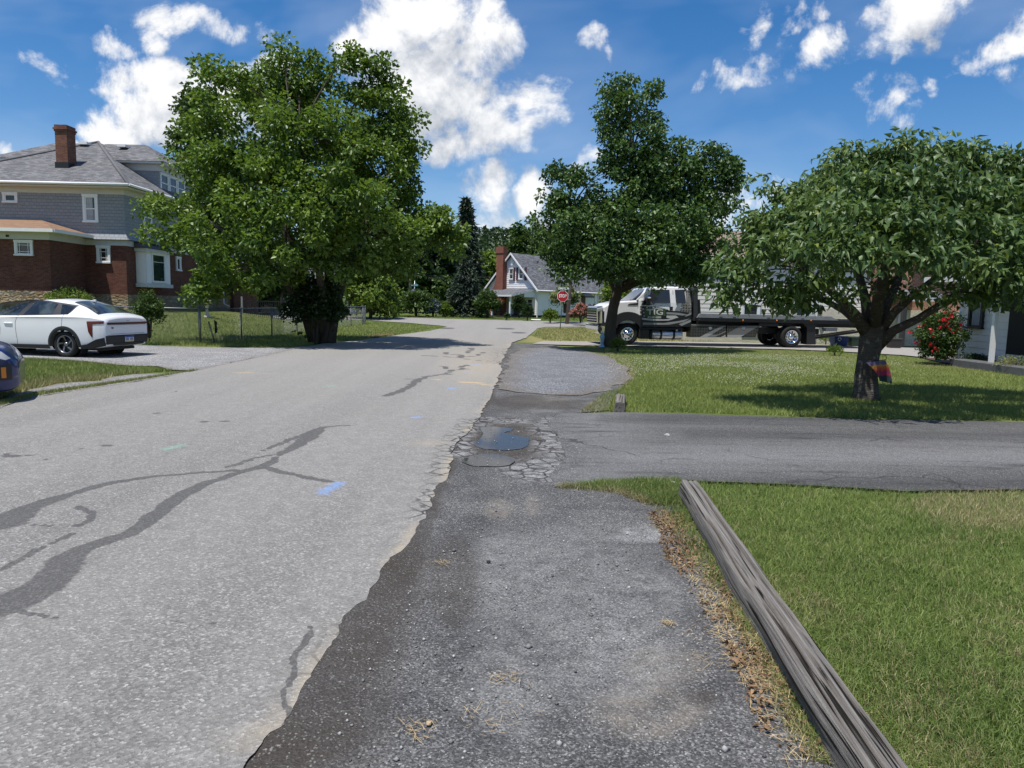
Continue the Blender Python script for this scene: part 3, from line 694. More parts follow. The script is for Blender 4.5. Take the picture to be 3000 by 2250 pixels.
M_ROOF = mat('grey_asphalt_shingles', m_shing((.10, .10, .105), (.26, .26, .265)), .9, spec=.2, bump=brick_bump(.3, .14, .5, .015))
M_ROOF2 = mat('mottled_grey_shingles', m_shing((.085, .088, .098), (.24, .245, .26), .33, .15), .9, spec=.2, bump=brick_bump(.33, .15, .5, .015))
M_ROOFB = mat('orange_brown_shingles', m_shing((.22, .135, .085), (.34, .215, .14)), .9, spec=.2, bump=brick_bump(.3, .14, .4, .015))
M_SHAKE = mat('grey_wall_shingles', m_shing((.27, .285, .30), (.32, .335, .35), .26, .17), .75, spec=.3, bump=brick_bump(.26, .17, .8, .02))
def m_stone(nt):
    v = nt.mapv(nt.uv(), (1, 1.9, 1)); d = nt.vmath('ADD', v, nt.scale(nt.node_noise_vec(v, 3), .25))
    c = nt.voro(d, 3.2, out='Color'); sp = nt.node('ShaderNodeSeparateColor'); nt.put(sp.inputs[0], c)
    col = nt.ramp(sp.outputs[0], [(0, (.26, .17, .09)), (.35, (.38, .28, .16)), (.7, (.46, .38, .26)), (1, (.30, .27, .23))])
    e = nt.voro(d, 3.2, 'DISTANCE_TO_EDGE'); col = nt.mix(nt.ramp(e, [(.01, 1), (.06, 0)]), col, (.15, .12, .09))
    return nt.mix(nt.ramp(nt.noise(nt.uv(), 8, 5, .7), [(.35, .6), (.6, 0)]), col, (.12, .09, .06))
def stone_bump(nt):
    v = nt.mapv(nt.uv(), (1, 1.9, 1)); d = nt.vmath('ADD', v, nt.scale(nt.node_noise_vec(v, 3), .25))
    return nt.bump(nt.math('ADD', nt.voro(d, 3.2, 'DISTANCE_TO_EDGE'), nt.math('MULTIPLY', nt.noise(v, 9, 4), .35)), 1, .08)
M_STONE = mat('rubble_stone', m_stone, .9, spec=.2, bump=stone_bump)
M_TRIM = mat('pale_grey_trim', vary((.52, .53, .54), .06, 4), .6)
M_WHITE = mat('white_paint', vary((.78, .78, .77), .05, 5), .5)
M_SIDING = mat('white_vinyl_siding', vary((.85, .82, .80), .04, 1.2), .5)
M_SIDING_C = mat('cream_vinyl_siding', vary((.70, .68, .62), .06, 1.2), .55)
M_GLASS = mat('window_glass', lambda nt: nt.mix(nt.noise(nt.obj(), .9, 2), (.012, .014, .016), (.05, .055, .06)), .04, spec=.6)
M_GLASS_G = mat('green_tinted_glass', (.02, .035, .03), .05, spec=.6)
M_CURT = mat('lace_curtain', vary((.45, .46, .47), .2, 9), .9)
M_MAROON = mat('maroon_shutter', (.075, .022, .028), .6)
M_STUCCO = mat('cream_stucco', vary((.60, .55, .45), .12, 5, detail=6), .95, spec=.1, bump=lambda nt: nt.bump(nt.noise(nt.obj(), 16, 5, .7), 1, .03))
M_DARK = mat('dark_gap', (.015, .015, .016), .7)
M_BLACK = mat('black_paint', (.012, .012, .013), .35)
M_BLKPL = mat('black_plastic', (.016, .016, .017), .55)
M_METAL = mat('galvanised_steel', vary((.42, .43, .44), .12, 6), .45, .85)
M_DKMETAL = mat('dark_steel', vary((.06, .062, .065), .2, 6), .45, .5)
M_BEDRAIL = mat('worn_grey_steel', vary((.24, .25, .255), .2, 5), .5, .3)
M_CHROME = mat('chrome', (.75, .76, .78), .12, 1.0)
M_ALU = mat('polished_aluminium', vary((.66, .67, .69), .08, 9), .38, .9)
M_TYRE = mat('tyre_rubber', vary((.022, .021, .021), .3, 14), .85, spec=.25)

def win(parent, o, u, n, u0, u1, z0, z1, trim=.1, sash=.045, depth=.05, hung=True, muntin=None, frame=M_WHITE, pane=M_GLASS, sill=True, curtain=None):
    """window as a part (frame) with its pane as a sub-part; n points outwards"""
    mb = MB(); T = trim
    mb.obox(o, u, n, u0-T, u0, -.03, depth, z0, z1); mb.obox(o, u, n, u1, u1+T, -.03, depth, z0, z1)
    mb.obox(o, u, n, u0-T-.02, u1+T+.02, -.03, depth+.015, z1, z1+T)
    mb.obox(o, u, n, u0-T-.02, u1+T+.02, -.03, depth+(.05 if sill else .01), z0-T*.7, z0)
    s = sash
    mb.obox(o, u, n, u0, u0+s, -.03, depth-.02, z0, z1); mb.obox(o, u, n, u1-s, u1, -.03, depth-.02, z0, z1)
    mb.obox(o, u, n, u0+s, u1-s, -.03, depth-.022, z0, z0+s); mb.obox(o, u, n, u0+s, u1-s, -.03, depth-.022, z1-s, z1)
    if hung: mb.obox(o, u, n, u0+s, u1-s, -.03, depth-.018, (z0+z1)/2-s*.6, (z0+z1)/2+s*.6)
    if muntin:
        for a in muntin[0]: mb.obox(o, u, n, u0+(u1-u0)*a-.012, u0+(u1-u0)*a+.012, -.03, depth-.026, z0+s, z1-s)
        for a in muntin[1]: mb.obox(o, u, n, u0+s, u1-s, -.03, depth-.0275, z0+(z1-z0)*a-.012, z0+(z1-z0)*a+.012)
    w = mb.build('window', frame, parent)
    p = MB(); p.obox(o, u, n, u0+s*.5, u1-s*.5, -.02, .006, z0+s*.5, z1-s*.5); p.build('pane', pane, w)
    if curtain:
        c = MB(); rows = []
        N = 26; O = Vector(o); U = Vector(u); Nn = Vector(n)
        for k in range(N):
            a = u0+s+(u1-u0-2*s)*k/(N-1)*curtain
            rows.append((O+U*a+Nn*(.010+.005*math.sin(k*1.9))))
        for k in range(N-1):
            pts = [rows[k]+Vector((0, 0, z0+s)), rows[k+1]+Vector((0, 0, z0+s)), rows[k+1]+Vector((0, 0, z1-s)), rows[k]+Vector((0, 0, z1-s))]
            c.add(pts, [(0, 1, 2, 3)])
        c.build('curtain', M_CURT, w)
    return w
def laps(mb, o, u, n, edges, z0, z1, lap=.115, proud=.014, mi=0, gap=.016):
    """lap siding: real overlapping boards; edges(z) -> list of (u0,u1) spans"""
    o = Vector(o); u = Vector(u); n = Vector(n); z = z0
    while z < z1-.01:
        zt = min(z+lap, z1)
        for (a0, a1), (b0, b1) in zip(edges(z), edges(zt)):
            A = o+u*a0+n*proud; B = o+u*a1+n*proud
            gv = Vector((0, 0, gap)); dp = n*-.007
            mb.add([o+u*a0+dp+Vector((0, 0, z)), o+u*a1+dp+Vector((0, 0, z)), o+u*a1+dp+gv+Vector((0, 0, z)), o+u*a0+dp+gv+Vector((0, 0, z))], [(0, 1, 2, 3)], mi)
            A = A+gv; B = B+gv
            p = [A+Vector((0, 0, z)), B+Vector((0, 0, z)), o+u*b1+n*.001+Vector((0, 0, zt)), o+u*b0+n*.001+Vector((0, 0, zt))]
            q = [o+u*a0+dp+gv+Vector((0, 0, z)), o+u*a1+dp+gv+Vector((0, 0, z)), p[1], p[0]]
            mb.add(p, [(0, 1, 2, 3)], mi); mb.add(q, [(0, 1, 2, 3)], mi)
        z = zt

# ================================================================== BRICK HOUSE (left)
def brick_house():
    O = W(375, 905, 39.0); rot = .0
    h = thing('brick_house', 'two storey dark brick and grey shingle house with a tall chimney on the left', 'house', O, rot)
    X, Y, NX, NY = (1, 0, 0), (0, 1, 0), (-1, 0, 0), (0, -1, 0)
    Wd, D = 10.5, 14.0
    f = MB(); f.box(-Wd-.02, .04, -.04, D, -1.6, .77); f.box(-11, -2.16, -3.04, -.05, -1.6, .85); f.build('foundation', M_STONE, h)
    b = MB(); b.box(-Wd, 0, 0, D, .77, 3.40); b.box(-11, -2.2, -3.0, -.01, .85, 3.40); b.build('brick_wall', M_BRICK, h)
    t = MB(); t.box(-Wd-.05, .05, -.05, D, 3.40, 3.70); t.box(-11.05, -2.15, -3.05, -.06, 3.402, 3.74); t.build('frieze', M_TRIM, h)
    up = MB()   # upper wall with flared foot
    r = lambda e, z: [(-Wd-e, -e, z), (e, -e, z), (e, D+e, z), (-Wd-e, D+e, z)]
    up.loft([r(.26, 3.705), r(.12, 3.95), r(.045, 4.14), r(.03, 6.10)]); up.build('shingle_wall', M_SHAKE, h)
    fr = MB(); fr.box(-Wd-.06, .06, -.06, D+.05, 6.10, 6.40); fr.box(-Wd-.5, .5, -.52, D+.4, 6.39, 6.47); fr.build('eaves', mat('cream_trim', vary((.55, .53, .48), .06, 3), .65), h)
    g = MB(); g.tube([(-Wd-.6, -.62, 6.55), (.62, -.62, 6.55)], .075, 8); g.tube([(.62, -.62, 6.55), (.62, D, 6.55)], .075, 8); g.build('gutter', M_WHITE, h)
    ro = MB(); e = .60; ze = 6.55; zp = 10.25; ax = -5.25; ay = 7.0
    c = [(-Wd-e, -e), (e, -e), (e, D+e), (-Wd-e, D+e)]; A = (ax, ay, zp); A2 = (ax, ay+.6, zp)
    c3 = [(x, y, ze) for x, y in c]
    ro.add(c3+[A, A2], [(0, 1, 4), (1, 2, 5, 4), (2, 3, 5), (3, 0, 4, 5), (3, 2, 1, 0)])
    roof = ro.build('roof', M_ROOF, h)
    rc = MB()
    for p in (c3[1], c3[0]): rc.tube([Vector(p)+Vector((0, 0, .02)), Vector(A)+Vector((0, 0, .02))], .09, 6)
    rc.build('hip_caps', mat('ridge_shingles', vary((.13, .13, .135), .2, 6), .9), roof)
    def chim(x, y, z0, z1, w, d):
        m = MB(); m.box(x-w/2, x+w/2, y-d/2, y+d/2, z0+.22, z1-.3)
        m.box(x-w/2-.03, x+w/2+.03, y-d/2-.03, y+d/2+.03, z1-.3, z1-.2); m.box(x-w/2-.07, x+w/2+.07, y-d/2-.07, y+d/2+.07, z1-.2, z1-.1); m.box(x-w/2-.02, x+w/2+.02, y-d/2-.02, y+d/2+.02, z1-.1, z1+.06)
        k = m.build('chimney', M_BRICK2, roof); m = MB(); m.box(x-w/2-.05, x+w/2+.05, y-d/2-.05, y+d/2+.05, z0-.5, z0+.22); m.build('flashing', M_BLACK, roof)
    chim(-4.42, 2.3, 7.85, 10.05, .66, .80); chim(-1.6, 11.2, 7.6, 10.2, .8, .8)
    for vo in ((-5.6, 6.2, 9.90), (-3.4, 6.5, 9.86)):
        v = MB(); v.obox(vo, X, Y, -.26, .26, -.3, .3, 0, .15); v.build('roof_vent', M_WHITE, roof)
    # dormers right and left
    def dormer(sg, label):
        cx = -5.25; s = lambda x: cx+sg*(x-cx)
        d = MB(); y0, y1 = 5.0, 9.6; xf = -.55
        d.box(min(s(-3.6), s(xf)), max(s(-3.6), s(xf)), y0, y1, 6.7, 8.50); dw = d.build('dormer', M_SHAKE, h)
        m = MB(); xa, xb = sorted((s(-3.6), s(xf)))
        m.box(xa-.04, xb+.04, y0-.04, y1+.04, 8.24, 8.62); xa2, xb2 = sorted((s(-3.6), s(xf+.5)))
        m.box(xa2, xb2, y0-.45, y1+.45, 8.62, 8.72); m.build('dormer_eaves', M_TRIM, dw)
        ym = (y0+y1)/2; q = [(s(-5.0), y0-.5, 8.73), (s(xf+.55), y0-.5, 8.73), (s(xf+.55), y1+.5, 8.73), (s(-5.0), y1+.5, 8.73), (s(-5.0), ym, 10.22), (s(-2.4), ym, 10.22)]
        m = MB(); fs = [(0, 1, 5, 4), (1, 2, 5), (2, 3, 4, 5)]; m.add(q, fs if sg > 0 else [k[::-1] for k in fs]); m.build('dormer_roof', M_ROOF, dw)
        if sg > 0:
            for a in (5.25, 6.35, 7.45): win(dw, (xf, a, 0), Y, X, 0, .85, 7.1, 8.12, .09, .05, .06)
    dormer(1, ''); dormer(-1, '')
    # windows of the front
    win(h, (0, -.03, 0), X, NY, -6.36, -5.80, 5.62, 5.98, .12, .05, .06, hung=False)
    win(h, (0, -.03, 0), X, NY, -2.06, -1.50, 4.68, 5.96, .13, .05, .07, curtain=.72)
    win(h, (0, 0, 0), X, NY, -1.45, -.95, 2.52, 3.27, .12, .045, .07, hung=False, muntin=((.22, .78), (.28, .72)))
    win(h, (0, -3.0, 0), X, NY, -3.82, -3.10, 2.66, 3.27, .1, .05, .07, hung=False, muntin=((.2, .8), (.22, .75)))
    # right side
    win(h, (.03, 0, 0), Y, X, 1.95, 2.65, 4.6, 5.75, .13, .05, .07)
    win(h, (0, 0, 0), Y, X, 5.8, 6.2, 2.4, 3.1, .12, .05, .07, hung=False)
    # box bay with its own little roof
    m = MB(); m.box(0, .55, 1.0, 3.8, 1.42, 3.18); bay = m.build('bay_window', M_WHITE, h)
    m = MB(); m.box(-.02, .66, .9, 3.9, 1.22, 1.42); m.build('bay_sill', M_TRIM, bay); m = MB(); m.box(-.02, .70, .85, 3.95, 3.18, 3.36); m.build('bay_trim', M_TRIM, bay)
    win(bay, (.55, 0, 0), Y, X, 1.72, 3.1, 1.55, 3.1, .09, .05, .05, hung=False, muntin=((), (.72,)), pane=M_GLASS_G)
    m = MB(); laps(m, (.0, 1.0, 0), X, NY, lambda z: [(.06, .5)], 1.45, 3.15, .09, .02); m.build('bay_siding', M_SIDING, bay); m = MB(); laps(m, (.552, 1.0, 0), Y, X, lambda z: [(.03, .58)], 1.45, 3.15, .09, .02); m.build('bay_siding', M_SIDING, bay); m = MB(); laps(m, (.552, 1.0, 0), Y, X, lambda z: [(2.24, 2.77)], 1.45, 3.15, .09, .02); m.build('bay_siding', M_SIDING, bay)
    m = MB(); q = [(-.02, .75, 3.72), (-.02, 4.05, 3.72), (.8, 4.05, 3.37), (.8, .75, 3.37), (-.02, .75, 3.37), (-.02, 4.05, 3.37)]
    m.add(q, [(0, 3, 2, 1), (0, 4, 3), (1, 2, 5), (4, 5, 2, 3)]); m.build('bay_roof', mat('dark_slate', (.07, .075, .085), .8), bay)
    # brown roof of the wing
    m = MB(); z0 = 3.88; z1 = 4.66
    q = [(-11.6, -3.6, z0), (-1.6, -3.6, z0), (-1.6, -.02, z0), (-11.6, -.02, z0), (-9.5, -.13, z1), (-4.4, -.13, z1)]
    m.add(q, [(0, 1, 5, 4), (1, 2, 5), (0, 4, 3), (3, 2, 1, 0)]); m.build('wing_roof', M_ROOFB, h)
    m = MB(); m.box(-11.6, -1.57, -3.67, -3.57, 3.74, 3.90); m.box(-1.62, -1.53, -3.57, -.3, 3.74, 3.90); m.box(-11.5, -1.7, -3.55, -.1, 3.742, 3.79); m.build('wing_gutter', M_WHITE, h)
    m = MB(); m.box(-4.3, -4.16, -3.08, -3.04, 3.5, 3.6); m.build('vent', M_DARK, h)
    m = MB(); m.tube([(.3, 12.2, 3.4), (.3, 12.2, .3), (.7, 12.2, .1)], .05, 8); m.build('downspout', M_WHITE, h)
    # back ell
    m = MB(); m.box(-6, .3, D+.01, D+5, -1, 3.4); m.build('rear_wing', M_BRICK, h)
    return h
brick_house()

# ================================================================== WHITE HOUSE (far, centre)
def white_house():
    O = W(1571, 930, 70); rot = math.atan2(.77, .64)
    h = thing('cottage', 'white cape style house with grey roof, brick chimney and maroon shutters across the street junction', 'house', O, rot)
    Lx, Wy = 19.0, 6.4; zE = 2.85; zP = 6.15; z0 = .05
    X, Y, NX, NY = (1, 0, 0), (0, 1, 0), (-1, 0, 0), (0, -1, 0)
    m = MB(); m.box(.05, Lx-.05, .05, Wy-.05, -.5, .25); m.build('foundation', M_DARK, h)
    m = MB(); laps(m, (0, 0, 0), X, NY, lambda z: [(0, Lx)], .22, zE, .2, .012); m.box(.02, Lx, .02, Wy, .2, zE)
    gab = lambda z: [((max(0, (z-zE))/(zP-zE))*Wy/2, Wy-(max(0, (z-zE))/(zP-zE))*Wy/2)]
    laps(m, (0, 0, 0), Y, NX, gab, .22, zP-.1, .2, .016)
    m.add([(.01, 0, zE), (.01, Wy, zE), (.01, Wy/2, zP)], [(0, 2, 1)]); m.add([(Lx, 0, zE), (Lx, Wy, zE), (Lx, Wy/2, zP)], [(0, 1, 2)])
    m.build('wall', M_SIDING, h)
    m = MB(); e = .35; k = (zP-zE)/(Wy/2)
    for s in (0, 1):
        y0 = -e if s == 0 else Wy+e; zz = zE-e*k+.08
        q = [(-e, y0, zz), (Lx+e, y0, zz), (Lx+e, Wy/2, zP+.08), (-e, Wy/2, zP+.08)]
        q2 = [(a, b, c+.1) for a, b, c in q]; vs = q+q2
        f = [(0, 1, 2, 3), (7, 6, 5, 4), (0, 4, 5, 1), (1, 5, 6, 2), (3, 2, 6, 7), (0, 3, 7, 4)]
        m.add(vs, f if s else [x[::-1] for x in f])
    roof = m.build('roof', M_ROOF2, h)
    m = MB()
    for s in (0, 1):
        y0 = -e if s == 0 else Wy+e; zz = zE-e*k+.05
        m.add([(-e-.03, y0, zz-.08), (-e-.03, Wy/2, zP), (-e-.03, Wy/2, zP+.19), (-e-.03, y0, zz+.14), (-e+.05, y0, zz-.08), (-e+.05, Wy/2, zP), (-e+.05, Wy/2, zP+.19), (-e+.05, y0, zz+.14)],
              [(0, 1, 2, 3), (4, 7, 6, 5), (0, 4, 5, 1), (2, 6, 7, 3), (0, 3, 7, 4)])
    m.tube([(-e, -e-.06, zE-e*k+.12), (Lx+e, -e-.06, zE-e*k+.12)], .07, 6); m.box(.0, .1, -.1, -.02, -.1, zE-.2); m.build('bargeboard', M_WHITE, h)
    m = MB(); m.tube([(4.2, .9, 3.4), (4.2, .9, 4.1)], .05, 8); m.build('vent_pipe', M_WHITE, roof)
    m = MB(); m.box(-.62, 0.02, 3.9, 4.8, -.4, 7.0-.25+.2); m.box(-.68, .02, 3.84, 4.86, 6.3, 6.9)
    m.add([(-.6, 4.8, .2), (-.6, 5.7, .2), (-.6, 5.5, 2.2), (-.6, 4.8, 3.6), (0, 4.8, .2), (0, 5.7, .2), (0, 5.5, 2.2), (0, 4.8, 3.6)], [(0, 3, 2, 1), (4, 5, 6, 7), (1, 2, 6, 5), (2, 3, 7, 6)])
    m.build('chimney', M_BRICK4, h)
    for a in (2.35, 3.45): pass
    for a, b in ((1.75, 2.25), (3.05, 3.5)): win(h, (-.03, 0, 0), Y, NX, a, b, 3.75, 4.75, .08, .05, .06)
    for a in (1.30, 2.36, 2.80):
        m = MB(); m.box(-.09, -.03, a, a+.26, 3.6, 4.88); m.build('shutter', M_MAROON, h)
    m = MB(); m.lathe([(0, -.13), (.28, -.12), (.30, -.05), (.30, .02)], (0, 3.2, 5.35), 'X', 8, smooth=False); m.build('gable_vent', M_WHITE, h)
    win(h, (0, -.03, 0), X, NY, 2.6, 3.6, 1.35, 2.45, .08, .05, .06); win(h, (0, -.03, 0), X, NY, 10.9, 11.9, 1.2, 2.45, .08, .05, .06)
    for a in (2.0, 3.75, 10.2):
        m = MB(); m.box(a, a+.42, -.075, -.03, 1.2, 2.6); m.build('shutter', M_SIDING, h)
    m = MB(); m.box(7.6, 8.4, -.06, -.03, .3, 2.3); m.build('door', M_MAROON, h)
    m = MB(); m.box(5.6, 8.6, -.5, -.02, -.2, .32); m.build('step', M_BRICK4, h)
    m = MB(); m.add([(7.2, -.9, 2.25), (8.8, -.9, 2.25), (8.8, -.03, 2.75), (7.2, -.03, 2.75)], [(0, 1, 2, 3), (3, 2, 1, 0)]); m.box(7.2, 8.8, -.93, -.88, 2.1, 2.27); m.build('door_canopy', M_BLACK, h)
    # porch in front of the gable
    m = MB(); q = [(-.03, .15, 2.78), (-.03, 5.4, 2.78), (-3.2, 5.4, 2.12), (-3.2, .55, 2.12)]; q2 = [(a, b, c-.16) for a, b, c in q]
    m.add(q, [(0, 3, 2, 1)], 0); pr = m.build('porch_roof', M_ROOF2, h)
    m = MB(); m.add(q2+[(a, b, c-.005) for a, b, c in q], [(0, 1, 2, 3), (2, 6, 7, 3), (3, 7, 4, 0), (1, 5, 6, 2)]); m.add([(-.04, .2, 2.6), (-.04, .2, 1.95), (-1.5, .36, 1.95), (-1.5, .36, 2.3)], [(0, 1, 2, 3), (3, 2, 1, 0)]); m.build('porch_fascia', M_WHITE, pr)
    m = MB(); m.box(-3.2, 0, .4, 5.2, -.5, .12); m.build('porch_floor', M_DARK, h)
    for y in (.8, 3.1):
        m = MB(); m.box(-3.05, -2.9, y, y+.15, .12, 2.05); m.build('porch_post', M_WHITE, h)
    m = MB(); m.box(-.06, -.03, 2.0, 2.85, .12, 2.1); m.build('front_door', M_DKMETAL, h)
    win(h, (-.03, 0, 0), Y, NX, .5, 1.1, 1.0, 1.75, .07, .04, .05)
    return h
white_house()
def at_h(O, rot, p):
    c, s = math.cos(rot), math.sin(rot); return Vector((O[0]+p[0]*c-p[1]*s, O[1]+p[0]*s+p[1]*c, O[2]+p[2]))
WH = (tuple(W(1571, 930, 70)), math.atan2(.77, .64))

# ================================================================== COTTAGE BEHIND THE TRUCK
def siding_house():
    y = 35.0; X, NY = (1, 0, 0), (0, -1, 0)
    fx = lambda px: W(px, 905, y).x
    fz = lambda px, py: W(px, py, y).z
    xl, xr = fx(2010), fx(2860); xs = fx(2545); x0 = fx(2262)
    h = thing('bungalow', 'cream sided bungalow with stucco base and brick chimney wall behind the tow truck', 'house', (xl, y, 0))
    m = MB(); laps(m, (0, y, 0), X, NY, lambda z: [(xl, xs)], 1.0, 4.1, .20, .012, gap=.026); m.box(xl+.01, xs, y+.02, y+7, 1.0, 4.1); m.build('siding_wall', M_SIDING_C, h)
    m = MB(); m.box(xl+.05, xr, y+.06, y+7, -.3, 1.0); m.box(x0, xr, y-.05, y+.055, -.3, 1.72); m.build('stucco_base', M_STUCCO, h)
    m = MB(); m.box(xs+.02, xr, y+.07, y+7, 1.72, 4.2); m.build('brick_wall', M_BRICK3, h)
    m = MB(); m.box(fx(2548), fx(2652), y-.35, y+.05, 1.73, 4.6); m.build('chimney', M_BRICK3, h)
    m = MB(); q = [(xl-.5, y-.2, 4.08), (xr+.4, y-.2, 4.08), (xr+.4, y+3.5, 5.7), (xl-.5, y+3.5, 5.7), (xl-.5, y+7.5, 4.08), (xr+.4, y+7.5, 4.08)]
    m.add(q, [(0, 1, 2, 3), (3, 2, 5, 4), (0, 3, 4), (1, 5, 2), (0, 4, 5, 1)]); m.build('roof', mat('brown_roof', vary((.21, .16, .12), .2, 3), .9), h)
    m = MB(); m.box(xl-.5, xr+.4, y-.26, y-.19, 3.96, 4.12); m.build('gutter', M_WHITE, h)
    win(h, (0, y-.03, 0), X, NY, fx(2177), fx(2220), 1.02, fz(2200, 893), .1, .05, .06, hung=False)
    a, b = fx(2326), fx(2388); zt = fz(2350, 875)
    m = MB(); m.box(a, b, y-.1, y-.055, 0, zt); dr = m.build('entry', mat('grey_door_panel', vary((.50, .51, .52), .06, 4), .5), h)
    m = MB(); m.box(a+.12, a+.7, y-.12, y-.1, zt-1.0, zt-.2); m.build('pane', M_GLASS, dr)
    m = MB(); m.box(a-.08, a, y-.13, y-.06, 0, zt+.08); m.box(b, b+.08, y-.13, y-.06, 0, zt+.08); m.box(a, b, y-.13, y-.06, zt, zt+.08); m.box((a+b)/2-.02, (a+b)/2+.08, y-.125, y-.1, 0, zt); m.build('door_frame', M_WHITE, dr)
    for px in (2302, 2399):
        x = fx(px); z = fz(px, 912); m = MB(); m.box(x-.05, x+.05, y-.16, y-.06, z+.1, z+.2); m.lathe([(.03, -.15), (.10, -.12), (.12, .12), (.14, .14), (.05, .27), (.02, .33)], (x, y-.2, z), 'Z', 6, smooth=False); m.build('wall_lantern', M_BLACK, h)
    # little porch roof on a dark post at the right end
    a, b = fx(2588), fx(2720); za, zb = W(2640, 874, y-2).z, W(2640, 848, y-.4).z
    m = MB(); q = [(a, y-2.0, za), (b, y-2.0, za), (b, y-.36, zb), (a, y-.36, zb)]
    m.add(q, [(0, 1, 2, 3), (3, 2, 1, 0)]); pr = m.build('porch_roof', M_ROOF2, h)
    m = MB(); m.box(a, b, y-2.06, y-1.99, za-.12, za+.03); m.build('porch_fascia', M_TRIM, pr)
    x = W(2646, 950, y-1.9).x; m = MB(); m.box(x-.09, x+.09, y-1.98, y-1.8, 0, za-.02); m.build('porch_post', M_DKMETAL, h)
    x = fx(2632); m = MB(); m.tube([(x, y-.12, 1.7), (x, y-.12, .05)], .05, 8); m.build('downspout', M_WHITE, h)
siding_house()

# ================================================================== WHITE HOUSE AT THE RIGHT EDGE
XW = 14.8
def porch_house():
    xw = XW; Y, NX = (0, 1, 0), (-1, 0, 0)
    h = thing('porch_house', 'white clapboard house corner with two slim porch posts at the right edge', 'house', (xw, 21.5, 0))
    m = MB(); laps(m, (xw, 14, 0), Y, NX, lambda z: [(0, 9.4)], .30, 3.1, .21, .016, gap=.036); m.box(xw+.01, xw+9, 14, 23.4, .0, 3.1); laps(m, (xw, 23.4, 0), (1, 0, 0), (0, 1, 0), lambda z: [(0, 9)], .3, 3.1, .19, .03); m.build('wall', M_SIDING, h)
    m = MB(); q = [(xw-1.1, 13.6, 2.72), (xw-1.1, 23.9, 2.72), (xw+4.5, 23.9, 4.8), (xw+4.5, 13.6, 4.8), (xw+10, 13.6, 2.8), (xw+10, 23.9, 2.8)]
    m.add(q, [(0, 3, 2, 1), (3, 4, 5, 2), (0, 1, 5, 4), (1, 2, 5), (0, 4, 3)]); m.build('roof', M_ROOF2, h)
    m = MB(); m.box(xw-1.17, xw-1.08, 13.6, 23.9, 2.6, 2.78); m.box(xw-1.08, xw, 13.7, 23.8, 2.62, 2.66); m.build('porch_ceiling', M_WHITE, h)
    m = MB(); m.bbox(xw-1.12, xw+.02, 13.8, 22.2, -.1, .22, .03); m.build('porch_floor', mat('weathered_boards', vary((.10, .10, .105), .25, 8), .85), h)
    for px, py in ((2827, 1050), (2932, 1062)):
        d = ray(px, py); t = (.22-EYE)/d.z; x, yy = d.x*t, d.y*t; x = min(max(x, xw-1.06), xw-.85)
        m = MB(); m.box(x-.055, x+.055, yy-.055, yy+.055, .22, 2.63); m.build('porch_post', M_WHITE, h)
    m = MB(); m.box(xw-1.0, xw-.9, 15.5, 15.6, .22, 2.63); m.build('porch_post', M_WHITE, h)
    win(h, (xw-.03, 0, 0), Y, NX, 22.52, 23.05, 1.2, 2.15, .09, .05, .06, hung=False, frame=M_BLACK, curtain=1)
    m = MB(); m.box(xw-.11, xw-.03, 22.45, 23.12, 1.12, 1.2); m.build('sill', M_WHITE, h)
    m = MB(); m.box(xw-.06, xw-.025, 19.4, 21.25, .32, 2.5); d = m.build('door', M_DARK, h)
    m = MB(); m.box(xw-.08, xw-.06, 19.4, 21.2, .22, .44); m.build('threshold', M_WHITE, d)
porch_house()
def lantern():
    c = Vector((XW-.92, 20.12, 0))
    t = thing('hanging_lantern', 'black lantern hanging on the corner post of the white porch', 'lantern', (c.x, c.y, 1.8))
    m = MB()
    m.lathe([(.02, 1.70), (.10, 1.72), (.14, 1.78), (.16, 2.2), (.19, 2.22), (.07, 2.38), (.02, 2.44)], c, 'Z', 6, smooth=False); m.build('body', M_BLACK, t)
    m = MB(); m.tube([c+Vector((0, 0, 2.44)), c+Vector((0, 0, 2.62))], .012, 6); m.build('hook', M_BLACK, t)
lantern()

# ================================================================== VEGETATION
def leaf_mat(name, a, b, rough=.45, tr=.28, spec=.4, tip=None):
    def c(nt):
        i = nt.island(); col = nt.mix(i, a, b)
        big = nt.noise(nt.obj(), .75, 3, .6); col = nt.mix(nt.ramp(big, [(.36, .55), (.5, 0)]), col, tuple(q*.8 for q in a)); col = nt.mix(nt.ramp(big, [(.5, 0), (.66, .6)]), col, (b[0]*1.25, b[1]*1.12, b[2]))
        if tip: col = nt.mix(nt.math('GREATER_THAN', nt.math('FRACT', nt.math('MULTIPLY', i, 91.7)), tip[0]), col, tip[1])
        return col
    def ct_(nt): return nt.mix(.6, c(nt), (b[0]*1.6, b[1]*1.5, b[2]*.8))
    return mat(name, c, rough, spec=spec, trans=(tr, ct_))
M_BARK = mat('furrowed_bark', lambda nt: nt.mix(nt.noise(nt.mapv(nt.obj(), (9, 9, 1.6)), 3, 5, .7), (.035, .028, .022), (.15, .13, .105)), .95, spec=.1, bump=lambda nt: nt.bump(nt.noise(nt.mapv(nt.obj(), (9, 9, 1.3)), 3.5, 5, .7), 1, .05))
def m_cherry(nt):
    v = nt.obj(); c = nt.mix(nt.noise(nt.mapv(v, (3, 3, 14)), 3, 5, .65), (.040, .033, .028), (.16, .138, .118))
    return nt.mix(nt.ramp(nt.noise(v, 9, 3, .6), [(.60, 0), (.68, .75)]), c, (.27, .26, .23))
M_CHERRY = mat('cherry_bark', m_cherry, .9, spec=.15, bump=lambda nt: nt.bump(nt.math('ADD', nt.noise(nt.mapv(nt.obj(), (2, 2, 22)), 2, 3, .6), nt.noise(nt.obj(), 26, 4, .7)), 1, .035))
LF_LEFT = leaf_mat('poplar_leaves', (.046, .108, .014), (.150, .240, .040), .42, .32)
LF_MAPLE = leaf_mat('maple_leaves', (.032, .080, .020), (.098, .178, .046), .42, .24)
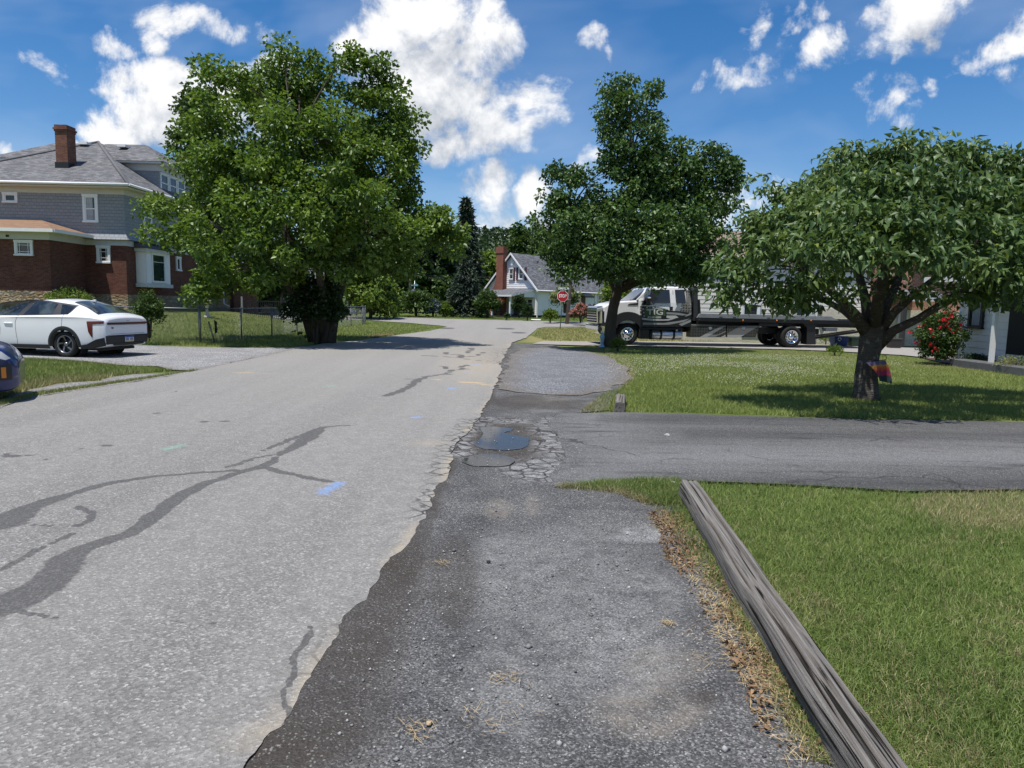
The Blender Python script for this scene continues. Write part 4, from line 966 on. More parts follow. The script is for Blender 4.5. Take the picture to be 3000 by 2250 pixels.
LF_CHERRY = leaf_mat('cherry_leaves', (.042, .092, .026), (.130, .205, .066), .46, .28, .35, tip=(.985, (.20, .24, .03)))
LF_MID = leaf_mat('background_leaves', (.03, .07, .014), (.085, .145, .034), .5, .25)
LF_LIME = leaf_mat('lime_leaves', (.07, .13, .018), (.16, .24, .04), .5, .35)
LF_DARK = leaf_mat('dark_leaves', (.014, .036, .010), (.042, .082, .022), .5, .2)
LF_SPRUCE = leaf_mat('spruce_needles', (.020, .040, .026), (.055, .085, .055), .6, .1)
LF_BLUE = leaf_mat('blue_spruce_needles', (.07, .11, .12), (.17, .22, .235), .6, .1)
LF_RED = leaf_mat('barberry_leaves', (.045, .016, .02), (.10, .036, .038), .5, .2)
LF_PINK = leaf_mat('pink_blossom', (.30, .12, .11), (.50, .24, .20), .6, .25)
LF_ROSE = leaf_mat('red_rose_petals', (.50, .015, .03), (.75, .06, .08), .5, .2)
LF_HYDR = leaf_mat('pale_leaf_tips', (.22, .26, .10), (.38, .40, .2), .5, .3)

def rot_basis(n, rng, droop=.0, upb=0.0, out=None):
    """random frames: leaf axis a, side s, normal m"""
    a = rng.normal(size=(n, 3)); a[:, 2] = a[:, 2]*.7-droop
    if out is not None: a += out*.9
    a /= np.linalg.norm(a, axis=1)[:, None]
    m = rng.normal(size=(n, 3)); m[:, 2] += upb
    s = np.cross(a, m); s /= np.linalg.norm(s, axis=1)[:, None]
    m = np.cross(s, a)
    return a, s, m
def leaves(C, L, Wd, rng, droop=.3, upb=.8, fold=.25, out=None, detail=1, jit=.48, curl=.25):
    """leaf blades at points C: detail 0 = one diamond of two triangles, 1 = folded and pointed, four triangles"""
    n = len(C); a, s, m = rot_basis(n, rng, droop, upb, out)
    l = (L*(1+rng.uniform(-jit, jit, n)))[:, None]; w = (Wd*(1+rng.uniform(-jit, jit, n)))[:, None]
    if detail == 0:
        V = np.stack([C, C+a*l*.45+s*w*.5+m*w*fold, C+a*l-m*l*curl, C+a*l*.45-s*w*.5+m*w*fold], 1).reshape(-1, 3)
        k = np.arange(n)[:, None]*4
        T = np.concatenate([k+[0, 1, 2], k+[0, 2, 3]], 1).reshape(-1, 3)
    else:
        mid = C+a*l*.5
        V = np.stack([C, C+a*l*.40+s*w*.5+m*w*fold, mid+m*0-m*l*curl*.15, C+a*l*.40-s*w*.5+m*w*fold, C+a*l-m*l*curl], 1).reshape(-1, 3)
        k = np.arange(n)[:, None]*5
        T = np.concatenate([k+[0, 1, 2], k+[0, 2, 3], k+[1, 4, 2], k+[2, 4, 3]], 1).reshape(-1, 3)
    return V, T
def bez(p0, p1, p2, n):
    t = np.linspace(0, 1, n)[:, None]; p0, p1, p2 = map(np.array, (p0, p1, p2))
    return (1-t)**2*p0+2*t*(1-t)*p1+t*t*p2
def grow_tree(name, label, cat, base, lobes, nclump, nleaf, L, Wd, lmat, bark, trunk, rng, clump_r=.32, droop=.3, upb=.8, detail=0, forks=None, group=None, limb_r=.07, twig=True, shell=.55, curl=.25, flat=.75, fold=.25):
    """trunk: list of (point, radius); lobes: list of (centre, (rx,ry,rz)); limbs run from the forks to the lobes, twigs to the leaf clumps"""
    t = thing(name, label, cat, base, group=group)
    mb = MB()
    stems = trunk if isinstance(trunk[0], list) else [trunk]
    for st in stems: mb.tube([p for p, r in st], [r for p, r in st], 12, wob=.06)
    fk = [np.array(p) for p in (forks or [st[-1][0] for st in stems])]
    C = []; vol = np.array([np.prod(r)**(2/3) for c, r in lobes]); cnt = np.maximum(2, (nclump*vol/vol.sum()).astype(int))
    for (c, r), k in zip(lobes, cnt):
        c = np.array(c); r = np.array(r)
        f = min(fk, key=lambda q: np.linalg.norm(q-c)+max(0, q[2]-c[2])*2)
        dist = np.linalg.norm(c-f); mid = f+(c-f)*.5+np.array([rng.normal()*.08*dist, rng.normal()*.08*dist, .10*dist])
        limb = bez(f, mid, c, 8); r0 = limb_r*(.45+.12*dist)
        mb.tube([tuple(p) for p in limb], list(np.linspace(r0, r0*.28, 8)), 7, wob=.08)
        d = rng.normal(size=(k, 3)); d /= np.linalg.norm(d, axis=1)[:, None]
        q = c+d*r*(shell+(1-shell)*rng.random(k)**.6)[:, None]
        for p in q:
            if twig:
                s = limb[rng.integers(3, 8)]; mm = (s+p)/2+np.array([0, 0, .06*np.linalg.norm(p-s)])
                mb.tube([tuple(x) for x in bez(s, mm, p, 4)], [r0*.24, r0*.17, r0*.11, r0*.05], 4)
        C.append(q)
    mb.build('trunk', bark, t, uv=False)
    C = np.concatenate(C); per = max(1, nleaf//len(C))
    size = rng.uniform(.7, 1.35, len(C))
    off = rng.normal(size=(len(C), per, 3)); off /= np.linalg.norm(off, axis=2)[:, :, None]; off = off*(rng.random((len(C), per, 1))**.42*1.75)*np.array([1, 1, flat])*(clump_r*size)[:, None, None]
    pts = (C[:, None, :]+off).reshape(-1, 3); od = off.reshape(-1, 3); od = od/np.maximum(np.linalg.norm(od, axis=1)[:, None], 1e-6)
    V, T = leaves(pts, L, Wd, rng, droop, upb, fold, od, detail, curl=curl)
    big_mesh('crown', V, T, lmat, t)
    return t
def lob(px, py, rx, ry, D, dy=0, ry_d=None):
    k = (D+dy)/FPX; p = W(px, py, D+dy)
    return ((p.x, p.y, p.z), (rx*k, (ry_d if ry_d else (rx+ry)/2*k), ry*k))

# ---- big tree at the left road edge
rg = np.random.default_rng(3); D = 29.5
tb = P(930, 1004); tb = Vector((tb.x, tb.y, tb.z)); D = tb.y
LL = [(700, 250, 140, 90, 0), (870, 235, 150, 80, .5), (1030, 250, 120, 90, 0), (1130, 330, 110, 110, .5), (600, 370, 80, 110, .5), (560, 310, 50, 50, 1.5),
      (760, 400, 180, 130, -2.0), (950, 420, 190, 140, -2.2), (1130, 480, 120, 120, -.5), (640, 520, 150, 110, -1.5), (800, 540, 190, 120, -3.0), (1000, 580, 180, 120, -3.0), (1170, 600, 100, 100, 0),
      (530, 640, 130, 100, -1), (680, 680, 170, 110, -3.2), (880, 690, 190, 100, -3.6), (1070, 690, 160, 100, -2.2), (1210, 690, 110, 90, -.5), (1300, 650, 70, 70, 0), (1330, 710, 70, 50, 0),
      (480, 700, 90, 70, -1), (440, 590, 60, 40, -.5), (560, 780, 110, 70, -1.5), (720, 790, 150, 70, -2.8), (930, 790, 150, 60, -2), (1110, 780, 120, 60, -1), (640, 840, 110, 45, -2), (560, 850, 50, 30, -2.2), (830, 300, 150, 120, 2), (950, 520, 230, 200, 2.5), (750, 600, 220, 180, 2.5), (1080, 480, 150, 160, 2.5), (620, 650, 140, 140, 2.0), (1100, 700, 160, 110, 2.2), (840, 160, 30, 40, 0), (1010, 165, 40, 30, 0), (1090, 200, 50, 40, 0), (1195, 430, 60, 70, .3), (545, 470, 70, 90, .5)]
lobesL = [lob(a+(22 if a < 620 else 8), b, c*(.70 if a < 620 else .82), d*(.74 if a < 620 else .82), D, e*.9) for a, b, c, d, e in LL]
def st(pxs, dy=0, D=D, base=None):
    """stem from pixel positions with radii in metres"""
    out = []
    for i, (px, py, r) in enumerate(pxs):
        p = W(px, py, D+dy*min(1, i/2)); out.append(((p.x, p.y, p.z), r))
    return out
stemsL = [st([(950, 1006, .24), (955, 900, .20), (965, 800, .18), (975, 650, .15), (985, 480, .09), (990, 330, .04)], 0, D),
          st([(925, 1005, .22), (915, 900, .18), (880, 800, .15), (840, 680, .13), (800, 520, .09), (770, 360, .04)], -.8, D),
          st([(968, 1005, .19), (985, 900, .15), (1010, 800, .15), (1060, 690, .11), (1110, 560, .06)], .4, D),
          st([(915, 1000, .16), (880, 880, .13), (800, 790, .11), (690, 700, .08), (600, 640, .04)], -1.2, D),
          st([(940, 1000, .17), (945, 880, .14), (930, 740, .13), (900, 580, .1), (880, 400, .05)], -1.5, D)]
forksL = [s[i][0] for s in stemsL for i in (2, 3, 4) if i < len(s)]
grow_tree('roadside_tree', 'big bright green multi stemmed tree at the left road edge', 'tree', tb, lobesL, 520, 78000, .155, .115, LF_LEFT, M_BARK, stemsL, rg, .30, .35, .9, 0, forksL, limb_r=.045, curl=.2, shell=.45)
# leafy suckers round its foot, same tree family but a clump of its own
rg2 = np.random.default_rng(5)
def shrub(name, label, px, py, wpx, hpx, lmat, n, L, Wd, seed, D=None, group=None, cat='shrub', detail=0, base=None, blossom=None, droop=.1, upb=.6, top=1.0, ball=False, stem=M_BARK):
    rng = np.random.default_rng(seed)
    b = base if base is not None else (P(px, py) if D is None else W(px, py, D))
    k = b.y/FPX; w = wpx*k/2; h = hpx*k
    t = thing(name, label, cat, (b.x, b.y, b.z), group=group)
    mb = MB(); ns = 7
    for i in range(ns):
        a = rng.uniform(0, 2*math.pi); q = rng.uniform(.25, .75)
        mb.tube([(b.x+.05*w*math.cos(a), b.y+.05*w*math.sin(a), b.z-.05), (b.x+.3*q*w*math.cos(a), b.y+.3*q*w*math.sin(a), b.z+h*.35), (b.x+q*w*math.cos(a), b.y+q*w*math.sin(a), b.z+h*.75)], [.03*max(h, .6), .02*max(h, .6), .008], 5)
    mb.build('stems', stem, t, uv=False)
    d = rng.normal(size=(n, 3)); d[:, 2] = np.abs(d[:, 2])*1.0-.25 if not ball else d[:, 2]; d /= np.linalg.norm(d, axis=1)[:, None]
    lump = 1+.22*np.sin(d[:, 0]*7+seed)*np.sin(d[:, 1]*6+seed*2)+.16*np.sin(d[:, 2]*9+seed)+.12*rng.normal(size=n)
    rr = (.45+.55*rng.random(n)**.45)*np.clip(lump, .5, 1.35)
    zc = b.z+h*.5; C = np.column_stack([b.x+d[:, 0]*w*rr, b.y+d[:, 1]*w*rr, zc+d[:, 2]*h*.5*rr*top])
    C[:, 2] = np.maximum(C[:, 2], b.z+.03)
    V, T = leaves(C, L, Wd, rng, droop, upb, .25, d, detail)
    big_mesh('foliage', V, T, lmat, t)
    if blossom:
        bm, bn, bL, sel = blossom
        d2 = d[:bn*6]; C2 = C[:bn*6]; ok = np.where((d2[:, 2] > sel) & (rr[:bn*6] > .75))[0][:bn]
        P2 = np.repeat(C2[ok]+d2[ok]*.06, 9, axis=0)+rng.normal(size=(len(ok)*9, 3))*bL*.35
        V, T = leaves(P2, bL, bL*.9, rng, 0, .6, .3, None, 0); big_mesh('blossoms', V, T, bm, t)
    return t
shrub('sucker_growth', 'leafy sucker shoots hiding the foot of the big roadside tree', 935, 1004, 150, 190, LF_DARK, 5200, .13, .10, 8, base=Vector((tb.x+.05, tb.y-.35, tb.z)))

# ---- middle tree in front of the truck
rg = np.random.default_rng(21); mbp = P(1787, 1016); D = mbp.y
ML = [(1830, 265, 35, 50, 0), (1900, 260, 25, 45, 0), (1790, 250, 20, 30, 0), (1845, 340, 75, 60, 0), (1790, 385, 45, 45, 0), (1870, 420, 70, 60, -.4), (1815, 470, 65, 60, -.2), (1950, 480, 80, 60, 0), (1880, 530, 90, 70, -.4), (2010, 470, 45, 60, .2), (2000, 570, 80, 80, .2), (2095, 470, 38, 55, .3), (2130, 490, 22, 60, .3), (2110, 560, 50, 80, .3), (2080, 640, 75, 80, .2),
      (1640, 520, 45, 45, 0), (1700, 540, 55, 35, -.2), (1620, 580, 35, 35, 0), (1660, 610, 60, 50, -.4), (1610, 670, 50, 50, 0), (1690, 680, 90, 50, -1.4), (1790, 620, 60, 45, .8), (1840, 650, 75, 55, -1.6), (1790, 720, 90, 60, -1.8), (1930, 690, 90, 70, -1.6), (1990, 650, 80, 60, -.8), (2050, 720, 80, 80, -.6), (1640, 740, 70, 45, -.8), (1720, 770, 90, 40, -1.2), (1850, 770, 110, 50, -1.6), (1960, 780, 100, 50, -1.2), (2040, 800, 70, 40, -.4), (1670, 800, 40, 22, -.4), (1760, 640, 100, 70, 1.5), (1900, 600, 120, 80, 1.6), (1990, 720, 110, 80, 1.6), (1740, 730, 90, 60, 1.6), (1860, 790, 60, 30, 1)]
lobesM = [lob(a, b, c, d, D, min(e, .4)-2.0) for a, b, c, d, e in ML]
stemM = [st([(1790, 1020, .30), (1786, 995, .245), (1788, 950, .215), (1797, 900, .20), (1806, 865, .205), (1812, 835, .22)], 0, D),
         st([(1815, 845, .16), (1835, 760, .13), (1845, 620, .12), (1850, 450, .08), (1845, 300, .03)], .2, D), st([(1805, 850, .14), (1770, 780, .12), (1730, 690, .09), (1680, 600, .04)], -.3, D),
         st([(1820, 850, .14), (1880, 780, .12), (1940, 690, .09), (1970, 560, .05)], .1, D), st([(1822, 850, .12), (1930, 800, .10), (2050, 700, .06), (2100, 560, .03)], .3, D)]
forksM = [s[i][0] for s in stemM[1:] for i in (1, 2, 3) if i < len(s)]
grow_tree('maple_tree', 'dark green tree with a tall narrow top standing in front of the tow truck', 'tree', mbp, lobesM, 430, 46000, .14, .10, LF_MAPLE, M_BARK, stemM, rg, .25, .45, .9, 0, forksM, limb_r=.045, shell=.35, curl=.25)

# ---- right tree (cherry) on the lawn
rg = np.random.default_rng(33); cbp = P(2532, 1168); D = cbp.y
CL = [(2540, 455, 120, 45, .4), (2680, 430, 120, 40, .2), (2800, 440, 90, 40, .4), (2920, 480, 90, 60, .3), (3010, 480, 70, 60, .2), (2440, 520, 80, 50, .2), (2340, 560, 60, 40, 0), (2250, 540, 25, 30, 0),
      (2560, 540, 110, 60, -1.0), (2700, 530, 120, 60, -1.2), (2850, 560, 110, 60, -.8), (2990, 590, 100, 70, -.6), (2380, 620, 110, 60, -.8), (2270, 640, 80, 60, -.2), (2190, 690, 60, 60, 0), (2500, 640, 110, 60, -1.8), (2640, 640, 110, 60, -2.0), (2790, 650, 110, 60, -1.8), (2930, 690, 100, 60, -1.4), (3070, 690, 110, 80, -.8),
      (2300, 710, 90, 50, -1.2), (2150, 770, 55, 50, 0), (2210, 790, 60, 40, -.6), (2420, 720, 90, 45, -2.0), (2560, 720, 90, 40, -2.2), (2700, 730, 90, 40, -2.2), (2850, 760, 100, 45, -1.8), (2990, 790, 110, 50, -1.4), (2140, 820, 30, 25, 0), (2240, 850, 55, 25, -.4), (2330, 830, 70, 35, -.6), (2160, 850, 50, 30, -.3), (2300, 870, 70, 22, -.8), (2400, 790, 70, 35, -1.2), (2470, 850, 35, 16, -.6), (2690, 840, 50, 18, -.8), (2560, 820, 50, 20, 1.2), (2780, 850, 40, 16, -.4), (2380, 870, 40, 14, -.5), (2860, 820, 80, 35, -.8), (2930, 850, 70, 25, -.6), (3100, 830, 90, 50, 0),
      (2500, 560, 160, 90, 1.4), (2700, 560, 170, 90, 1.6), (2900, 600, 160, 90, 1.6), (2330, 680, 130, 80, 1.4), (2560, 680, 170, 80, 2.2), (2780, 690, 170, 80, 2.2), (2980, 720, 140, 80, 1.6), (2640, 600, 200, 90, .3)]
lobesC = [lob(a, b+14, c*.92, d*.88, D, e-.7) for a, b, c, d, e in CL]
stemC = [st([(2536, 1172, .255), (2535, 1158, .215), (2536, 1100, .195), (2545, 1040, .19), (2553, 1000, .205), (2556, 970, .215), (2557, 950, .19)], 0, D),
         st([(2545, 975, .14), (2490, 905, .085), (2430, 850, .07), (2370, 800, .05), (2300, 740, .035), (2240, 690, .03)], -.3, D),
         st([(2550, 960, .13), (2535, 880, .085), (2515, 800, .07), (2505, 700, .05), (2500, 580, .04)], .3, D),
         st([(2562, 965, .13), (2600, 890, .08), (2640, 800, .065), (2690, 740, .055), (2740, 640, .05)], .2, D),
         st([(2572, 970, .12), (2620, 915, .075), (2680, 860, .06), (2760, 800, .05), (2860, 700, .05)], -.5, D),
         st([(2566, 1010, .14), (2620, 968, .08), (2690, 935, .07), (2760, 890, .062), (2860, 820, .05), (3000, 770, .045)], -.4, D),
         st([(2560, 970, .11), (2575, 860, .10), (2600, 760, .08), (2640, 640, .05)], -1.2, D),
         st([(2545, 970, .09), (2470, 910, .06), (2400, 870, .05), (2310, 840, .03)], .6, D)]
forksC = [s[i][0] for s in stemC[1:] for i in (2, 3, 4) if i < len(s)]
grow_tree('cherry_tree', 'low spreading cherry tree with drooping leaves on the right lawn', 'tree', cbp, lobesC, 860, 35000, .132, .068, LF_CHERRY, M_CHERRY, stemC, rg, .165, .8, 1.3, 1, forksC, limb_r=.026, shell=.50, curl=.36, flat=.65, fold=.28)

# ---- background trees
def bgtree(label, px, py_base, py_top, wpx, D, lmat, n, L, seed, group='trees beyond the cross street', z0=None, name='background_tree', trunk_h=.3, nl=9, bark=M_BARK, sparse=.5, cr=.6):
    rng = np.random.default_rng(seed); k = D/FPX
    b = W(px, py_base, D); b.z = gzf(b.x, b.y) if z0 is None else z0
    top = W(px, py_top, D).z; H = top-b.z; w = wpx*k/2; lobes = []
    for i in range(nl):
        f = (i+.5)/nl; ang = i*2.4+seed; zz = b.z+H*(trunk_h+(1-trunk_h)*f*.93); rad = w*(.62*math.sin(math.pi*min(1, .18+f*.82))**.7)
        lobes.append(((b.x+rad*math.cos(ang)*.8, b.y+rad*math.sin(ang)*.8, zz), (w*.55*(1-.35*f), w*.55*(1-.35*f), H*.16)))
    tr = [((b.x, b.y, b.z-.2), .035*H), ((b.x+.1, b.y, b.z+H*.35), .024*H), ((b.x, b.y, b.z+H*.8), .008*H)]
    return grow_tree(name, label, 'tree', b, lobes, 140, n, L, L*.75, lmat, bark, tr, rng, cr*w*.25, .3, .5, 0, [(b.x, b.y, b.z+H*.3), (b.x, b.y, b.z+H*.55)], limb_r=.05, twig=False, shell=sparse, group=group)
def conifer(label, px, py_base, py_top, wpx, D, lmat, n, seed, name='spruce_tree', cat='tree', group=None, L=.5):
    rng = np.random.default_rng(seed); b = W(px, py_base, D); b.z = gzf(b.x, b.y); top = W(px, py_top, D).z; H = top-b.z; w = wpx*D/FPX/2
    t = thing(name, label, cat, b, group=group)
    mb = MB(); mb.tube([(b.x, b.y, b.z-.2), (b.x, b.y, b.z+H*.5), (b.x, b.y, top-.1)], [.03*H, .018*H, .01], 7)
    nb = 110; Cs = []; Ds = []
    for i in range(nb):
        f = (i/nb)**.85; a = i*2.39996; r = w*(1-f)**.85*rng.uniform(.75, 1.12)+.05; z = b.z+H*(.06+.93*f)
        tip = np.array([b.x+r*math.cos(a), b.y+r*math.sin(a), z-.18*r]); st0 = np.array([b.x, b.y, z+.05*r])
        mb.tube([tuple(st0), tuple(tip)], [.03, .008], 4)
        m = max(6, int(n/nb*(1-f*.75))); s = rng.random(m)**.6; q = st0+(tip-st0)*s[:, None]+rng.normal(size=(m, 3))*np.array([.16, .16, .09])*(.4+r*.35)
        Cs.append(q); Ds.append(np.tile((tip-st0)/np.linalg.norm(tip-st0), (m, 1)))
    mb.build('trunk', M_BARK, t, uv=False)
    C = np.concatenate(Cs); V, T = leaves(C, L, L*.28, rng, .25, .5, .2, np.concatenate(Ds)*1.2, 0); big_mesh('crown', V, T, lmat, t)
    return t
conifer('tall dark spruce rising behind the shorter blue green spruce', 1362, 915, 575, 130, 92, LF_SPRUCE, 9000, 2, L=.7)
conifer('dense blue green spruce beside the white house driveway', 1363, 934, 748, 128, 66, LF_SPRUCE, 11000, 4, L=.36)
bgtree('dark leafy tree just left of the tall spruce', 1265, 915, 690, 210, 88, LF_DARK, 9000, .55, 41)
bgtree('mid green tree left of the utility pole', 1140, 920, 700, 220, 84, LF_MID, 9000, .5, 42)
bgtree('small fresh green tree low in front of the dark trees', 1300, 920, 815, 70, 80, LF_MID, 3500, .35, 43, trunk_h=.15)
bgtree('pale yellow green tree with low branches beyond the left lawn', 1085, 915, 770, 190, 58, LF_LIME, 8000, .28, 44, trunk_h=.2)
bgtree('bright green tree behind the brick chimney of the white house', 1430, 915, 745, 110, 105, LF_LIME, 6000, .5, 45)
bgtree('loose crowned tree on the skyline behind the white house ridge', 1515, 900, 670, 80, 130, LF_MID, 4500, .7, 46, cr=.9, sparse=.3)
bgtree('round topped tree behind the middle of the white house roof', 1590, 900, 685, 110, 120, LF_MID, 6000, .65, 47)
bgtree('broad tree behind the right part of the white house roof', 1700, 900, 700, 150, 115, LF_DARK, 6000, .65, 48)
bgtree('leafy tree between the white house and the tow truck cab', 1800, 955, 820, 110, 44, LF_LIME, 5000, .2, 49, trunk_h=.2)
bgtree('shaded tree behind the fence left of the big roadside tree', 760, 905, 760, 200, 62, LF_DARK, 6000, .32, 50, z0=.6)
bgtree('far tree with grey green leaves above the brick house side', 585, 900, 225, 170, 58, LF_MID, 7000, .32, 51, z0=.8, sparse=.3, cr=.7)
bgtree('thick trunked tree with dark leaves behind the iron fence', 822, 912, 720, 170, 52, LF_DARK, 5000, .28, 52, z0=.3, trunk_h=.45)
bgtree('dark tree closing the view left of the pale yellow green tree', 970, 915, 730, 220, 75, LF_DARK, 7000, .4, 53)
bgtree('mid green tree above the bungalow roof', 2120, 930, 690, 190, 52, LF_DARK, 6000, .3, 54, group='trees behind the bungalow')
bgtree('dark tree rising over the bungalow ridge behind the cherry', 2420, 930, 640, 260, 56, LF_DARK, 7000, .35, 55, group='trees behind the bungalow')
# wooded hill far behind
def make_hill():
    xs = np.linspace(-420, 420, 90); ys = np.linspace(260, 560, 40); X, Y = np.meshgrid(xs, ys, indexing='ij')
    Hh = 41*np.exp(-((Y-420)/110)**2)*(.55+.30*np.exp(-((X+10)/70)**2)+.25*np.exp(-((X+230)/120)**2)+.10*np.sin(X/60))
    Z = Hh+5*vnoise(X, Y, .09, 61)+2.5*vnoise(X, Y, .25, 62)-2
    n = len(ys); V = np.column_stack([X.ravel(), Y.ravel(), Z.ravel()]); i, j = np.meshgrid(np.arange(len(xs)-1), np.arange(n-1), indexing='ij'); a = (i*n+j).ravel()
    struct(big_mesh('hill', V, np.column_stack([a, a+n, a+n+1, a+1]), mat('wooded_slope', vary((.035, .062, .030), .35, .12, detail=6), .95, spec=.05), nper=4))
    rng = np.random.default_rng(77); m = 60000; x = rng.uniform(-300, 200, m); y = rng.uniform(285, 430, m)
    hz = 41*np.exp(-((y-420)/110)**2)*(.55+.30*np.exp(-((x+10)/70)**2)+.25*np.exp(-((x+230)/120)**2)+.10*np.sin(x/60))+5*vnoise(x, y, .09, 61)
    C = np.column_stack([x, y, hz+rng.uniform(-1, 7, m)]); V, T = leaves(C, 1.7, 1.3, rng, 0, .6, .3, None, 0)
    tag(big_mesh('hillside_woods', V, T, LF_DARK), 'wooded hillside seen far beyond the white house chimney', 'woods', kind='stuff')
make_hill()

# ---- shrubs
shrub('fence_shrub', 'loose bright shrub growing through the chain link fence behind the white sedan', 437, 985, 70, 125, LF_MID, 2600, .09, .05, 61, D=23.6, droop=-.4)
shrub('foundation_shrub', 'sparse pale shrub against the stone base of the brick house', 205, 905, 110, 55, LF_LIME, 1200, .12, .06, 62, D=36, droop=-.5)
SG = 'garden shrubs along the cross street'
def gs(name, label, px, py, w, h, m, n, L, seed, D=64, **k): return shrub(name, label, px, py, w, h, m, n, L, L*.6, seed, D=D, group=SG, **k)
gs('round_bush', 'largest rounded green bush left of the spruce', 1220, 931, 82, 75, LF_MID, 3600, .26, 71)
gs('blue_spruce_shrub', 'small blue spruce left of the largest rounded bush', 1160, 928, 46, 50, LF_BLUE, 1800, .22, 72, cat='shrub')
gs('blue_spruce_shrub', 'small blue spruce tucked right of the largest rounded bush', 1269, 929, 44, 46, LF_BLUE, 1800, .2, 73)
gs('lime_bush', 'bright lime bush between the small blue spruce and the tall spruce', 1304, 932, 34, 42, LF_LIME, 1500, .2, 74)
gs('round_bush', 'rounded dark leaved bush in front of the porch end', 1427, 934, 64, 75, LF_MID, 3200, .22, 75)
gs('yew_bush', 'dense yew bush in front of the porch wall', 1521, 930, 36, 58, LF_DARK, 1800, .18, 76)
gs('yew_bush', 'lower ragged yew on the lawn right of the porch', 1545, 938, 28, 42, LF_DARK, 1200, .16, 77, D=60)
gs('tiny_conifer', 'tiny conifer on the verge by the porch step', 1485, 938, 14, 20, LF_DARK, 500, .12, 78, D=60)
gs('lime_bush', 'bright round bush below the white house window', 1612, 943, 36, 34, LF_LIME, 1500, .18, 79, D=57)
gs('dwarf_tree', 'small tree with pale leaf tips right of the stop sign', 1657, 920, 72, 72, LF_MID, 3000, .16, 80, D=58, base=Vector((W(1655, 893, 58).x, 58, .75+.25)), blossom=(LF_HYDR, 160, .16, -.2), cat='small tree')
gs('blossom_bush', 'pink flowering bush beside the dark red shrub', 1701, 943, 46, 44, LF_MID, 1600, .14, 81, D=55, blossom=(LF_PINK, 170, .13, .0))
gs('barberry_bush', 'dark red barberry bush near the truck grille', 1738, 943, 46, 46, LF_RED, 1800, .13, 82, D=54)
shrub('rose_bush', 'rose bush with bright red flowers by the white porch', 2748, 1050, 118, 138, LF_MID, 7500, .075, .05, 83, D=22.6, ball=True, detail=0, blossom=(LF_ROSE, 40, .075, -.55), droop=.1)
shrub('low_shrub', 'low dry shrub at the foot of the white porch', 2972, 1092, 90, 50, LF_HYDR, 900, .06, .02, 84, droop=-.4)
shrub('low_shrub', 'dark low shrub under the porch window', 2860, 1062, 60, 25, LF_DARK, 700, .05, .03, 85, D=21.9)
shrub('weed_clump', 'weed tuft growing in the shade of the maple trunk', 1810, 1030, 40, 34, LF_LIME, 260, .16, .025, 86, droop=-.7, cat='weed')
shrub('weed_clump', 'weed tuft at the edge of the concrete under the truck tail', 2445, 1040, 34, 22, LF_LIME, 200, .14, .03, 87, droop=-.7, cat='weed')
shrub('weed_clump', 'tall weed against the stucco wall behind the mudflap', 2420, 1010, 30, 26, LF_LIME, 200, .14, .03, 88, D=34.0, droop=-.7, cat='weed')

# ================================================================== VEHICLES
def paint(name, c, rough=.28, metal=0, coat=.7):
    m = mat(name, vary(c, .03, 1.5), rough, metal)
    b = m.node_tree.nodes['Principled BSDF']; b.inputs['Coat Weight'].default_value = coat; b.inputs['Coat Roughness'].default_value = .05
    return m
P_WHITE = paint('white_car_paint', (.74, .75, .77)); P_BLUE = paint('navy_car_paint', (.010, .022, .11), .3, .3); P_TRUCK = paint('white_truck_paint', (.84, .84, .85))
M_CARGLASS = mat('car_glass', lambda nt: nt.mix(nt.ramp(nt.noise(nt.obj(), 2.2, 3), [(.42, 0), (.62, 1)]), (.012, .016, .018), (.055, .072, .075)), .04, spec=.7)
M_TAIL = mat('dark_red_lens', (.10, .006, .010), .15, spec=.6); M_LENS = mat('clear_lens', (.40, .42, .42), .1, spec=.6); M_AMBER = mat('amber_lens', (.62, .19, .02), .2, spec=.6)
M_RIM = mat('machined_grey_rim', (.22, .225, .235), .3, .8)
M_GUN = mat('gunmetal', (.045, .046, .05), .3, .7)
